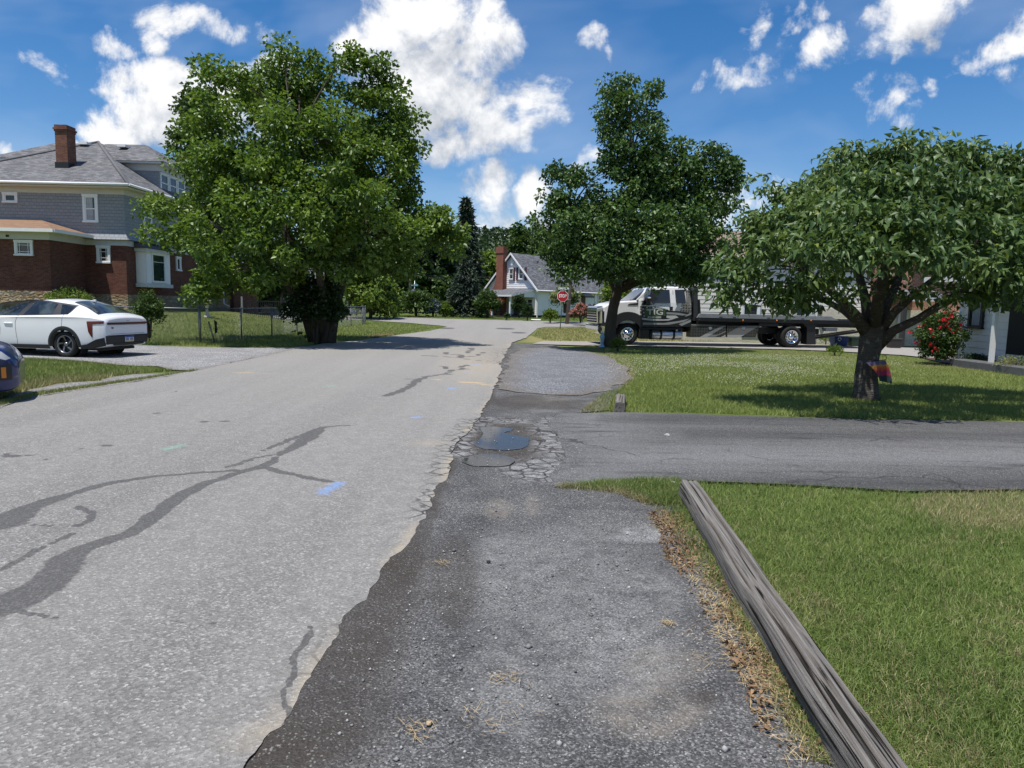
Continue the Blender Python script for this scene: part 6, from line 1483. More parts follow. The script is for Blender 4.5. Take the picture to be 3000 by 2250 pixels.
    m = MB(); m.box(xs[0], q[1][0], .05, .4, c5([(0, 1052)])[0][1], c5([(0, 1018)])[0][1]); m.build('running_board', M_BLKPL, root, bevel=.01)
    # mirror
    for y, sg in ((-.02, -1), (WD+.02, 1)):
        m = MB(); a = c5([(1090, 480)])[0]; m.bbox(a[0]-.10, a[0]+.06, y+(sg*.22 if sg < 0 else 0), y+(0 if sg < 0 else sg*.22), a[1]-.22, a[1]+.14, .04); mr = m.build('mirror', M_BLKPL, root)
        m = MB(); m.bbox(a[0]-.09, a[0]+.07, y+(sg*.225 if sg < 0 else 0), y+(0 if sg < 0 else sg*.225), a[1]+.05, a[1]+.15, .03); m.build('mirror_cap', M_CHROME, mr)
        m = MB(); m.tube([(a[0]-.25, y-sg*.05, a[1]-.2), (a[0]-.02, y+sg*.1, a[1]-.15)], .03, 6); m.tube([(a[0]-.25, y-sg*.05, a[1]-.05), (a[0]-.02, y+sg*.1, a[1]-.02)], .025, 6); m.build('mirror_arm', M_BLKPL, mr)
    # headboard behind the cab
    zb0 = c6([(0, 590)])[0][1]
    m = MB(); r0 = c5([(2040, 900), (2130, 900), (2125, 210), (2045, 195)])
    for y in (.10, WD-.22):
        m = MB(); m.prism(r0, y, y+.12); m.build('headboard_post', M_DKMETAL, root, bevel=.01)
    x0, x1 = r0[0][0], r0[1][0]; m = MB(); m.box(x0+.02, x1-.02, .22, WD-.22, r0[2][1]-.14, r0[2][1]-.02); m.box(x0+.03, x1-.03, .22, WD-.22, zb0+.5, zb0+.6)
    for k in range(1, 6): m.box(x0+.05, x1-.05, .22+k*.28, .26+k*.28, zb0, r0[2][1]-.14)
    m.build('headboard', M_BLACK, root)
    m = MB(); m.prism(c5([(1985, 470), (2040, 470), (2040, 800), (1985, 800)]), .3, .9); m.prism(c5([(2128, 470), (2165, 470), (2180, 760), (2128, 760)]), .06, .5); m.build('winch_box', M_BLACK, root, bevel=.02)
    # bed
    bx0 = sz(2040, 930)[0]; bx1 = sz(2440, 930)[0]; bx2 = sz(2560, 935)[0]; zt = sz(2200, 922)[1]; zm = sz(2200, 934)[1]; zb_ = sz(2200, 945.5)[1]
    m = MB(); m.box(bx0, bx2, -.06, WD+.06, zb_+.02, zm); bd = m.build('bed', M_BLACK, root, bevel=.012)
    m = MB()
    for y in (-.065, WD-.02): m.prism([(bx0, zm+.002), (bx0+.12, zt), (bx1-.1, zt), (bx1+.25, zm+.002)], y, y+.085)
    m.build('side_rail', M_BEDRAIL, bd, bevel=.008)
    m = MB(); m.box(bx0+.02, bx2-.02, .03, WD-.03, zm+.003, zm+.012); m.build('deck', M_DKMETAL, bd)
    for px in (2150, 2250, 2350, 2110):
        s = sz(px, 928)[0]; m = MB(); m.box(s-.07, s+.07, -.072, -.06, zm+.03, zm+.06); m.build('tie_slot', M_DARK, bd)
    for px, py in ((2047, 937), (2175, 938.6), (2274, 939), (2374, 939.2)):
        s, z = sz(px, py); m = MB(); m.lathe([(0, -.02), (.028, -.018), (.034, 0)], (s, -.062, z), 'Y', 12); m.build('marker_light', M_AMBER if px > 2050 else M_TAIL, bd)
    m = MB(); m.box(bx0+.3, bx2-.4, .5, .72, zb_-.14, zb_+.015); m.box(bx0+.3, bx2-.4, WD-.72, WD-.5, zb_-.14, zb_+.015); m.build('subframe', M_BLACK, bd)
    # side boxes with stripes
    ta = c6([(-135, 690), (395, 690), (395, 865), (-135, 865)]); tb_ = c6([(410, 690), (905, 690), (840, 865), (410, 865)])
    wrapm = mat('dark_honeycomb', lambda nt: nt.mix(nt.ramp(nt.voro(nt.obj(), 9, rnd=.15), [(.3, 0), (.45, 1)]), (.018, .018, .017), (.065, .06, .05)), .45)
    for poly in (ta, tb_):
        m = MB(); m.prism(poly, .0, .55); bx = m.build('tool_box', wrapm, root, bevel=.012)
    for poly, c in (([(0, 862), (100, 808), (345, 692), (398, 692), (190, 815), (205, 830), (270, 826), (392, 768), (392, 785), (230, 858)], (.20, .20, .195)), ([(415, 808), (620, 692), (895, 692), (690, 820), (610, 862), (415, 862)], (.14, .14, .138)), ([(415, 830), (670, 830), (612, 862), (415, 862)], (.36, .36, .35)), ([(0, 862), (95, 812), (190, 812), (110, 862)], (.36, .36, .35)), ([(320, 862), (388, 828), (388, 862)], (.36, .36, .35))):
        m = MB(); m.prism(c6(poly), -.006 if c[0] < .3 else -.009, -.001); m.build('stripe', mat('stripe_paint', c, .4), bx)
    for cx, cy in ((158, 730), (660, 732)):
        m = MB(); m.prism(c6([(cx-24, cy-22), (cx+24, cy-22), (cx+22, cy+8), (cx, cy+26), (cx-22, cy+8)]), -.014, -.002); m.build('latch', M_METAL, bx)
    # rear fenders, flaps, underlift
    m = MB(); q = c6([(900, 655), (1200, 655), (1200, 700), (900, 700)]); m.prism(q, .05, WD-.05); q = c6([(1560, 655), (1750, 655), (1750, 975), (1620, 975), (1620, 720)]); m.prism(q, .02, .06); m.prism(q, .06, .55); m.build('mud_flap', M_BLKPL, root)
    m = MB(); q = c6([(1740, 890), (2600, 770), (2600, 800), (1740, 925)]); m.prism(q, .7, .95); m.prism(q, WD-.95, WD-.7); q = c6([(1740, 655), (2500, 655), (2500, 720), (1740, 720)]); m.prism(q, .4, WD-.4); m.build('wheel_lift', M_BLACK, root)
    m = MB(); q = c6([(1905, 725), (2090, 725), (2080, 775), (1915, 775)]); m.prism(q, .05, .35); m.build('work_light', mat('dull_lens', (.25, .26, .26), .3), root, bevel=.01)
    m = MB(); m.box(bx1, bx2, .3, .9, zm+.01, zm+.06)
    for k in range(14): m.tube([(bx1-.1+k*.09, .2+.04*(k % 2), zm+.045), (bx1-.02+k*.09, .26-.04*(k % 2), zm+.05)], .022, 5)
    m.build('chain', M_DKMETAL, bd)
tow_truck()

# ================================================================== STREET FURNITURE AND SMALL THINGS
def stop_sign():
    b = P(1641, 962); D = b.y; k = D/FPX
    t = thing('stop_sign', 'red octagonal stop sign on a thin steel post with a green street name blade', 'road sign', b)
    lean = Vector((.06, 0, 0)); top = W(1650, 838, D)
    m = MB(); m.tube([(b.x, b.y, b.z-.1), (top.x, b.y, top.z)], .032, 8); m.build('post', mat('green_steel_post', (.16, .19, .17), .5, .5), t)
    c = W(1648.5, 867.5, D); r = 15.8*k/math.cos(math.pi/8)
    oc = lambda q, y: [(c.x+q*math.cos(math.pi/8+i*math.pi/4), y, c.z+q*math.sin(math.pi/8+i*math.pi/4)) for i in range(8)]
    yy = b.y-.04
    m = MB(); m.loft([oc(r, yy+.012), oc(r, yy)], True, True); f = m.build('sign_border', mat('sign_white', (.80, .79, .77), .5), t)
    m = MB(); m.loft([oc(r*.92, yy+.002), oc(r*.92, yy-.004)], True, True); m.build('sign_face', mat('sign_red', (.45, .012, .02), .45), f)
    text_mesh('stop_lettering', 'STOP', 12.6*k, mat('sign_letter_white', (.85, .84, .82), .5), f, (c.x, yy-.006, c.z), (1, 0, 0), (0, 0, 1), .002, sx=.72, bold=.012)
    g = mat('sign_green', (.006, .12, .085), .45); q = W(1652, 845.5, D)
    m = MB(); m.box(q.x-19*k, q.x+17.5*k, yy-.005, yy+.005, q.z-4.6*k, q.z+4.6*k); bl = m.build('street_blade', g, t)
    text_mesh('street_lettering', 'LONGFELLOW', 8.4*k, mat('sign_letter_white2', (.85, .85, .84), .5), bl, (q.x-.6*k, yy-.008, q.z), (1, 0, 0), (0, 0, 1), .002, sx=.58, bold=.010)
    m = MB(); m.box(top.x-.012, top.x+.012, yy-.2, yy+.32, top.z-.02, top.z+.2); m.build('cross_blade', g, t)
stop_sign()
def back_sign():
    D = 70; b = W(1214, 925, D); b.z = gzf(b.x, b.y); c = W(1214, 856, D)
    t = thing('road_sign', 'grey back of another stop sign above the largest rounded bush', 'road sign', b)
    m = MB(); m.tube([(b.x, b.y, b.z), (b.x, b.y, c.z+1.1)], .035, 8); m.build('post', M_METAL, t)
    r = .36; m = MB(); oc = lambda y: [(c.x+r*math.cos(math.pi/8+i*math.pi/4), y, c.z+r*math.sin(math.pi/8+i*math.pi/4)) for i in range(8)]
    m.loft([oc(D-.04), oc(D-.055)], True, True); m.build('sign_plate', M_METAL, t)
    m = MB(); m.box(c.x-.3, c.x+.35, D-.05, D-.03, c.z+.6, c.z+.78); m.build('street_blade', mat('pale_teal', (.15, .40, .42), .5), t)
back_sign()
def pole(label, px, py, pxt, pyt, D, r, wires=None, name='utility_pole'):
    b = W(px, py, D); b.z = gzf(b.x, b.y)-.05; top = W(pxt, pyt, D)
    t = thing(name, label, 'utility pole', b)
    m = MB(); m.tube([tuple(b), tuple(b.lerp(top, .5)), tuple(top)], [r, r*.9, r*.75], 12)
    m.build('pole', mat('weathered_pole', lambda nt: nt.mix(nt.noise(nt.mapv(nt.obj(), (8, 8, .6)), 4, 4), (.13, .10, .075), (.30, .25, .20)), .9, spec=.1), t)
    m = MB(); z = b.z+(top.z-b.z)*.28; m.lathe([(r*1.03, z), (r*1.03, z+.06)], (b.x+(top.x-b.x)*.28, b.y, 0), 'Z', 12); m.build('band', M_METAL, t)
    if wires:
        for (qx, qy, qD), (sx, sy) in wires:
            a = W(sx, sy, D); e = W(qx, qy, qD); m = MB(); m.tube([tuple(a.lerp(e, f)-Vector((0, 0, .5*math.sin(math.pi*f)))) for f in np.linspace(0, 1, 9)], .018, 4); m.build('wire', M_BLACK, t)
    return t
pole('leaning weathered wooden pole just right of the stop sign', 1661, 944, 1684, 690, 56.5, .16)
pole('slim wooden utility pole behind the left round bush with wires', 1202, 925, 1203, 690, 76, .17, [((1470, 812, 78), (1203, 803)), ((1470, 806, 78), (1203, 797))])
def thin_post(px, py, pyt, D, label):
    b = W(px, py, D); b.z = gzf(b.x, b.y); top = W(px+2, pyt, D); t = thing('marker_post', label, 'post', b)
    m = MB(); m.tube([tuple(b), tuple(top)], .03, 6); m.build('post', M_METAL, t)
    m = MB(); m.lathe([(.036, top.z-.03), (.036, top.z+.02), (0, top.z+.03)], (top.x, top.y, 0), 'Z', 8); m.build('cap', M_METAL, t)
thin_post(1152, 934, 885, 60, 'thin pale post standing in the lawn in front of the blue spruce shrub')
# mailbox-like post by the shrubs, flat white utility lid
def lid():
    b = P(1570, 938.5); t = MB(); t.bbox(b.x-.42, b.x+.42, b.y-.5, b.y+.5, b.z-.02, b.z+.09, .03); tag(t.build('white_slab', M_WHITE), 'flat white slab lying in the grass of the cross street verge', 'slab')
lid()
def flower_post():
    b = W(1707, 925, 60); b.z = gzf(b.x, b.y); t = thing('feeder_pole', 'thin dark pole with a short cross arm in front of the white house wall', 'feeder pole', b)
    m = MB(); m.tube([(b.x, 60, b.z), (b.x, 60, W(0, 887, 60).z)], .03, 6); m.build('pole', M_DKMETAL, t)
    m = MB(); z = W(0, 891, 60).z; m.tube([(b.x-.14, 60, z), (b.x+.14, 60, z)], .02, 6); m.build('arm', M_DKMETAL, t)
flower_post()
def basket():
    p = at_h(*WH, (-2.9, 2.2, 1.55)); t = thing('hanging_basket', 'hanging basket of pink flowers under the white porch roof', 'hanging basket', p)
    rng = np.random.default_rng(5); m = MB(); m.lathe([(.02, -.25), (.2, -.2), (.28, 0)], p, 'Z', 12); m.tube([tuple(p), (p.x, p.y, p.z+.5)], .015, 4); m.build('basket', M_DKMETAL, t)
    d = rng.normal(size=(500, 3)); d /= np.linalg.norm(d, axis=1)[:, None]; V, T = leaves(np.array(p)+d*np.array([.42, .42, .26]), .12, .1, rng, 0, .5, .3, d, 0); big_mesh('flowers', V, T, LF_PINK, t)
basket()
def porch_chair():
    O = at_h(*WH, (-2.2, 3.0, .12)); t = thing('porch_chair', 'black metal chair standing on the white house porch', 'chair', O, WH[1]+2.4)
    m = MB(); m.bbox(-.28, .28, -.28, .28, .38, .44, .02); m.build('seat', M_BLACK, t); m = MB(); m.obox((0, .28, 0), (1, 0, 0), (0, 1, 0), -.28, .28, 0, .05, .44, .95); m.build('backrest', M_BLACK, t)
    for x in (-.25, .25):
        for y in (-.25, .25): m = MB(); m.tube([(x, y, 0), (x, y, .38)], .02, 6); m.build('leg', M_BLACK, t)
    for x in (-.28, .28): m = MB(); m.tube([(x, -.28, .38), (x, -.28, .6), (x, .28, .62)], .02, 6); m.build('armrest', M_BLACK, t)
porch_chair()

# ---- chain link fence
def chain_fence():
    t = thing('chain_link_fence', 'low grey chain link fence round the left lawn', 'fence', (-10.8, 24.5, gzf(-10.8, 24.5)))
    line = [(-14.4, 24.7), (-12.6, 24.6), (-10.8, 24.5), (-10.4, 27.2), (-10.25, 30.2), (-10.4, 34.2), (-10.5, 38), (-10.5, 42), (-10.4, 45.6), (-10.1, 47.8), (-10.6, 51)]
    steel = mat('weathered_fence_steel', vary((.22, .225, .23), .2, 6), .5, .7)
    H = 1.22
    for i, (x, y) in enumerate(line):
        z = gzf(x, y); r = .045 if i == 2 else .03; m = MB(); hh = H+(.06 if i == 2 else -.02); m.tube([(x, y, z-.05), (x, y, z+hh)], r, 10); m.lathe([(r, z+hh), (r*1.25, z+hh+.01), (r*.5, z+hh+.05), (0, z+hh+.055)], (x, y, 0), 'Z', 10); m.build('post', steel, t)
    m = MB(); m.tube([(-10.42, 24.8, gzf(-10.7, 24.7)), (-10.62, 24.8, gzf(-10.7, 24.7)+.75)], .028, 8); m.build('leaning_stake', steel, t)
    for seg in (line[:3], line[2:]):
        m = MB(); m.tube([(x, y, gzf(x, y)+H-.03) for x, y in seg], .021, 8); m.build('top_rail', steel, t)
    # woven wire: diagonal strands in both directions between the rail and the ground
    for seg in (line[:3], line[2:]):
        V = []; F = []
        pts = [Vector((x, y, 0)) for x, y in seg]; d = [0]
        for a, b in zip(pts, pts[1:]): d.append(d[-1]+(b-a).length)
        def at(s):
            s = min(max(s, 0), d[-1]); i = max(j for j in range(len(d)-1) if d[j] <= s+1e-9) if s < d[-1] else len(d)-2
            p = pts[i].lerp(pts[i+1], (s-d[i])/(d[i+1]-d[i])); return p
        pitch = .085; hw = .0030; Hm = H-.05; n = int(d[-1]/pitch)
        for k in range(-int(Hm/pitch), n):
            for dr in (1, -1):
                s0, s1 = (k*pitch, k*pitch+Hm) if dr > 0 else (k*pitch+Hm, k*pitch)
                f0, f1 = 0.0, 1.0
                if s0 != s1:
                    lo, hi = sorted(((0-s0)/(s1-s0), (d[-1]-s0)/(s1-s0))); f0, f1 = max(0, lo), min(1, hi)
                if f1-f0 < .02: continue
                m_ = 3; prev = None
                for q in range(m_+1):
                    f = f0+(f1-f0)*q/m_; p = at(s0+(s1-s0)*f); z = gzf(p.x, p.y)+.02+Hm*f
                    i0 = len(V); V += [(p.x, p.y, z-hw*1.4), (p.x+hw*.7, p.y+hw*.7, z+hw*.7), (p.x-hw*.7, p.y-hw*.7, z+hw*.7)]
                    if q: F += [(i0-3+a, i0-3+(a+1) % 3, i0+(a+1) % 3, i0+a) for a in range(3)]
        big_mesh('wire_mesh', np.array(V), np.array(F), steel, t, nper=4)
    return t
chain_fence()
def iron_fence():
    D = 47; a = W(722, 880, D); b = W(880, 884, D); t = thing('iron_fence', 'black iron picket fence behind the left lawn', 'fence', (a.x, D, gzf(a.x, D)))
    H = a.z-gzf(a.x, D)
    m = MB(); m.box(a.x, b.x, D-.02, D+.02, a.z-.05, a.z); m.box(a.x, b.x, D-.02, D+.02, a.z-H+.12, a.z-H+.16)
    n = int((b.x-a.x)/.13)
    for k in range(n+1): x = a.x+(b.x-a.x)*k/n; m.box(x-.012, x+.012, D-.012, D+.012, gzf(x, D)-.05, a.z+.02)
    m.build('pickets', M_BLACK, t)
    for x in (a.x-.3, a.x+2.3, b.x):
        m = MB(); m.box(x-.05, x+.05, D-.05, D+.05, gzf(x, D)-.05, a.z+.25); m.build('post', M_METAL if x < a.x else M_BLACK, t)
iron_fence()
def birdbath():
    b = W(607, 930, 40.0); b.z = gzf(b.x, b.y); z = b.z; t = thing('bird_bath', 'pale stone bird bath on the left lawn behind the fence post', 'bird bath', (b.x, b.y, z))
    st_ = mat('cast_stone', vary((.55, .52, .45), .12, 8), .9); m = MB(); m.lathe([(.19, z-.02), (.19, z+.05), (.10, z+.12), (.07, z+.35), (.10, z+.62), (.16, z+.66)], (b.x, b.y, 0), 'Z', 16); m.build('pedestal', st_, t)
    m = MB(); m.lathe([(.05, z+.68), (.24, z+.76), (.37, z+.88), (.40, z+.93), (.36, z+.93), (.2, z+.86), (0, z+.84)], (b.x, b.y, 0), 'Z', 24); m.build('bowl', st_, t)
birdbath()
def ornaments():
    for (px, py, s, lab) in ((614, 957, .15, 'small dark rag caught on the fence wire, the higher of two'), (607, 965, .11, 'small dark rag caught on the fence wire, the lower of two')):
        p = W(px, py, 25.35); p.x = -10.67; rng = np.random.default_rng(int(px)); m = MB(); pr = [(p.x+.05+rng.normal()*.02, p.y+s*math.cos(a)*(1+rng.normal()*.3), p.z+s*math.sin(a)*(1+rng.normal()*.3)) for a in np.linspace(0, 6.28, 8)[:-1]]
        m.add(pr+[(x+.03, y, z) for x, y, z in pr], [tuple(range(7)), tuple(range(13, 6, -1))]+[(i, (i+1) % 7, (i+1) % 7+7, i+7) for i in range(7)]); tag(m.build('rag', M_DARK), lab, 'rag', 'rags on the fence')
ornaments()
def shed():
    t = thing('garage', 'white garage with a dark opening behind the iron fence', 'garage', (-27, 66, .5)); z = .1
    m = MB(); laps(m, (-29, 66, 0), (1, 0, 0), (0, -1, 0), lambda z: [(0, 13)], z, 3.2, .2, .03); m.box(-29, -16, 66.02, 72, z, 3.2); m.build('wall', M_SIDING, t)
    m = MB(); m.add([(-29.4, 65.5, 3.15), (-15.6, 65.5, 3.15), (-15.6, 69, 5), (-29.4, 69, 5), (-15.6, 72.5, 3.15), (-29.4, 72.5, 3.15)], [(0, 1, 2, 3), (3, 2, 4, 5), (0, 3, 5), (1, 4, 2)]); m.build('roof', M_ROOF2, t)
    m = MB(); m.box(-24.8, -21.5, 65.93, 65.99, z, 2.6); m.build('garage_opening', M_DARK, t)
shed()

# ---- bins by the stucco wall
def bin_(name, label, px0, px1, pyt, pyb, D, m_, lid=True, group=None, taper=.86):
    a = W(px0, pyb, D); b = W(px1, pyb, D); zt = W(px0, pyt, D).z; z0 = gzf(a.x, D); w = b.x-a.x
    t = thing(name, label, 'bin', ((a.x+b.x)/2, D, z0), group=group); cx = (a.x+b.x)/2
    def ring(k, z): h = w/2*k; return [(cx-h, D-h*.9, z), (cx+h, D-h*.9, z), (cx+h, D+h*.9, z), (cx-h, D+h*.9, z)]
    m = MB(); m.loft([ring(taper, z0), ring(1, zt-.05)], True, False); bd = m.build('body', m_, t, bevel=.02)
    m = MB(); m.loft([ring(1.05, zt-.07), ring(1.05, zt-.02), ring(.98, zt)], True, True); m.build('lid' if lid else 'rim', m_, t, bevel=.01)
    return t, cx, D-w/2*.97, (z0+zt)/2
t, cx, yf, zm = bin_('recycling_bin', 'blue recycling bin with a white emblem against the stucco wall', 2436, 2476, 984, 1014, 32.8, mat('blue_plastic', (.015, .05, .19), .5))
def recycle(t, cx, y, z):
    m = MB()
    for k in range(3):
        a0 = math.pi/2+k*2*math.pi/3; P3 = lambda r, a: (cx-.12+r*math.cos(a), y-.012, z+.10+r*math.sin(a))
        for q in range(4):
            b0, b1 = a0+.15+q*.4, a0+.15+(q+1)*.4; m.add([P3(.055, b0), P3(.085, b0), P3(.085, b1), P3(.055, b1)], [(0, 1, 2, 3), (3, 2, 1, 0)])
    m.build('emblem', M_WHITE, t)
recycle(t, cx, yf-.02, zm)
bin_('storage_tote', 'dark green lidded tote right of the blue recycling bin', 2484, 2524, 985, 1013, 32.8, mat('green_plastic', (.02, .045, .03), .5))
bin_('dark_tub', 'dark brown tub beside the black porch post', 2601, 2634, 990, 1021, 32.0, mat('brown_plastic', (.035, .03, .028), .6), lid=False)

# ---- garden flag hung on the cherry trunk
def garden_flag():
    k = .0; D = cbp.y-.42; a = W(2536, 1060, D); b = W(2596, 1054, D)
    t = thing('garden_flag', 'colourful garden flag hanging from a black hook beside the cherry trunk', 'garden flag', (a.x, D, gzf(a.x, D)))
    m = MB(); hk = [W(2590, 1046+0, D), W(2584, 1043, D), W(2588, 1039.5, D), W(2594, 1041.5, D), W(2597.5, 1047, D), W(2595, 1055, D)]
    m.tube([tuple(a), tuple(b)], .008, 6); m.tube([tuple(b)]+[tuple(p) for p in hk[::-1]], .006, 6); g = W(2590, 1058, D); m.tube([(b.x, D+.01, b.z), (b.x+.005, D+.35, b.z-.05)], .008, 6); m.build('hook', M_BLACK, t)
    # cloth: windblown, its lower end swung to the right
    nu, nv = 12, 16; V = []
    TL, TR, BL, BR = (2536, 1062), (2594, 1056), (2577, 1116), (2614, 1124); ML_, MR_ = (2570, 1085), (2612, 1088)
    for j in range(nv+1):
        v = j/nv
        for i in range(nu+1):
            u = i/nu
            def q(A, Mx, B): return ((1-v)**2*A[0]+2*v*(1-v)*Mx[0]+v*v*B[0], (1-v)**2*A[1]+2*v*(1-v)*Mx[1]+v*v*B[1])
            l = q(TL, ML_, BL); r = q(TR, MR_, BR); x = l[0]+(r[0]-l[0])*u; y = l[1]+(r[1]-l[1])*u
            p = W(x, y, D-.02-.05*math.sin(u*5+v*3)*v); V.append(tuple(p))
    n = nu+1; F = [(j*n+i, j*n+i+1, (j+1)*n+i+1, (j+1)*n+i) for j in range(nv) for i in range(nu)]
    def flagc(nt):
        uv = nt.node('ShaderNodeTexCoord').outputs['Generated']; s = nt.node('ShaderNodeSeparateXYZ'); nt.put(s.inputs[0], uv)
        c = nt.ramp(nt.math('ADD', nt.math('SUBTRACT', 1, s.outputs[2]), nt.math('MULTIPLY', nt.math('SUBTRACT', nt.noise(uv, 4, 2), .5), .35)), [(0, (.10, .12, .25)), (.16, (.16, .12, .25)), (.22, (.55, .28, .05)), (.40, (.50, .05, .03)), (.52, (.25, .03, .12)), (.62, (.40, .03, .06)), (.70, (.03, .05, .05)), (1, (.025, .05, .045))])
        return c
    o = link_mesh('cloth', np.array(V), F, mat('flag_cloth', flagc, .8, trans=(.3, flagc)), t, smooth=[True]*len(F))
garden_flag()
def paper():
    p = W(1764, 1012, 26.1); m = MB(); rng = np.random.default_rng(3); b = Vector((mbp.x-.35, mbp.y-.25, mbp.z))
    prof = [(.09, 0), (.12, .1), (.07, .25), (.11, .4), (.05, .55), (.0, .6)]; m.lathe([(r*(1+.2*rng.normal()), h) for r, h in prof], b, 'Z', 9, smooth=False)
    tag(m.build('plastic_wrap', mat('pale_blue_plastic', (.30, .48, .58), .25)), 'crumpled pale blue plastic wrap at the foot of the maple trunk', 'plastic wrap')
paper()
def feeder():
    p = W(1811, 832, mbp.y-.45); t = thing('bird_feeder', 'small grey bird feeder box fixed in the fork of the maple', 'bird feeder', p)
    m = MB(); m.bbox(p.x-.13, p.x+.13, p.y-.1, p.y+.15, p.z-.13, p.z+.13, .02); m.build('box', M_DKMETAL, t); m = MB(); m.prism([(p.x-.18, p.z+.13), (p.x, p.z+.22), (p.x+.18, p.z+.13)], p.y-.15, p.y+.2); m.build('roof', M_METAL, t)
feeder()

# ---- timber edging beam and the stub of another
def m_wood(nt):
    v = nt.obj(); g = nt.noise(nt.mapv(v, (60, .6, 60)), 1.6, 6, .65, .12); w = nt.noise(nt.mapv(v, (14, .3, 14)), 1.5, 4, .6, .25)
    c = nt.ramp(g, [(.25, (.04, .037, .034)), (.42, (.13, .12, .108)), (.6, (.235, .22, .20)), (.8, (.33, .315, .29))])
    c = nt.mix(nt.ramp(w, [(.5, 0), (.66, .65)]), c, (.13, .118, .105))
    cr = nt.noise(nt.mapv(v, (30, .35, 30)), 1.2, 3, .5, .3); c = nt.mix(nt.ramp(cr, [(.37, 1), (.41, 0)]), c, (.018, .016, .014))
    return nt.mix(nt.attr('crack'), c, (.016, .014, .012))
def wood_bump(nt):
    v = nt.obj(); g = nt.noise(nt.mapv(v, (60, .6, 60)), 1.6, 6, .65, .12); cr = nt.noise(nt.mapv(v, (30, .35, 30)), 1.2, 3, .5, .3)
    return nt.bump(nt.math('ADD', g, nt.math('MULTIPLY', nt.ramp(cr, [(.34, 0), (.40, 1)]), 1.4)), .9, .014)
M_WOOD = mat('weathered_timber', m_wood, .9, spec=.15, bump=wood_bump)
def beam(name, label, TLf, TRf, TLn, TRn, h, ext=0., nl=220, seed=1):
    """railway-sleeper like timber: far and near top corners given in photo pixels at height h above the ground"""
    def at(px, py): d = ray(px, py); t = (h-EYE)/d.z; return Vector((d.x*t, d.y*t, h))
    a, b, c, d = at(*TLf), at(*TRf), at(*TLn), at(*TRn)
    ax = ((c+d)/2-(a+b)/2); L = ax.length; ax.normalize(); side = Vector((-ax.y, ax.x, 0)); side = side if side.x > 0 else -side
    w = ((b-a).dot(side)+(d-c).dot(side))/2; o = (a+b)/2; L += ext
    rng = np.random.default_rng(seed); rings = []; crk = []
    # profile round the section, many points so that checks and grooves are real
    prof = []
    for k in range(7): prof.append((-.5, -.03+(h*.86+.03)*k/6, 'l'))
    for k in range(1, 15): prof.append((-.47+.94*k/15, h, 't'))
    for k in range(7): prof.append((.5, h*.86-(h*.86+.03)*k/6, 'r'))
    gro = [(.20, .55, .022, .045), (-.12, .3, .016, .026), (.36, .8, .014, .022), (-.33, .45, .014, .024), (.05, .95, .012, .018)]
    for i in range(nl+1):
        s = L*i/nl; ring = []; 
        wob = .006*math.sin(s*1.7+seed)+.004*math.sin(s*5.1)
        for (u, z, tg) in prof:
            x = u*w; zz = z; ck = 0
            if tg == 't':
                zz = h-.010*abs(u*2)**3+.004*(vnoise(np.array([u*9.]), np.array([s*2.2]), 1, seed)[0]-.5)*2
                for (gu, ph, wd, dp) in gro:
                    c0 = gu+.05*math.sin(s*1.1+ph*9)+.02*math.sin(s*4+ph*20)
                    on = max(0, min(1, 1.6*math.sin(s*1.25+ph*11)+.55)); k = math.exp(-((u-c0)/(wd*1.6))**2)*on; zz -= dp*k; ck = max(ck, k*.9)
            else:
                x += .012*(vnoise(np.array([zz*22.]), np.array([s*1.6]), 1, seed+5)[0]-.5)*(1 if tg == 'r' else -1)*2
            p = o+ax*s+side*(x+wob); e = .03*vnoise(np.array([u*6.]), np.array([zz*20]), 1, seed+9)[0] if i == 0 else 0
            ring.append((p.x+ax.x*e, p.y+ax.y*e, zz+gzf(p.x, p.y))); crk.append(ck)
        rings.append(ring)
    n = len(prof); V = np.array([q for r in rings for q in r]); F = []
    for i in range(nl):
        for j in range(n-1): F.append((i*n+j, i*n+j+1, (i+1)*n+j+1, (i+1)*n+j))
    F.append(tuple(range(n))[::-1]); F.append(tuple(nl*n+j for j in range(n)))
    # local frame along the timber so the grain follows it
    ang = math.atan2(ax.y, ax.x)-math.pi/2
    ca, sa = math.cos(-ang), math.sin(-ang); Q = V-np.array(o); V2 = np.column_stack([Q[:, 0]*ca-Q[:, 1]*sa, Q[:, 0]*sa+Q[:, 1]*ca, Q[:, 2]])
    ob = link_mesh(name, V2, F, M_WOOD, smooth=[True]*(len(F)-2)+[False]*2); ob.location = o; ob.rotation_euler = (0, 0, ang)
    at_ = ob.data.attributes.new('crack', 'FLOAT', 'POINT'); at_.data.foreach_set('value', np.array(crk, np.float32))
    return tag(ob, label, 'timber')
beam('timber_beam', 'long weathered grey timber beam edging the lawn at lower right', (1992, 1407), (2044, 1402), (2528, 2250), (2672, 2250), .165, 1.6)
beam('timber_stub', 'short rotten end of a grey timber lying at the lawn corner beyond the driveway', (1807, 1153), (1834, 1154), (1801, 1178), (1834, 1180), .15, 0, 40, 4)

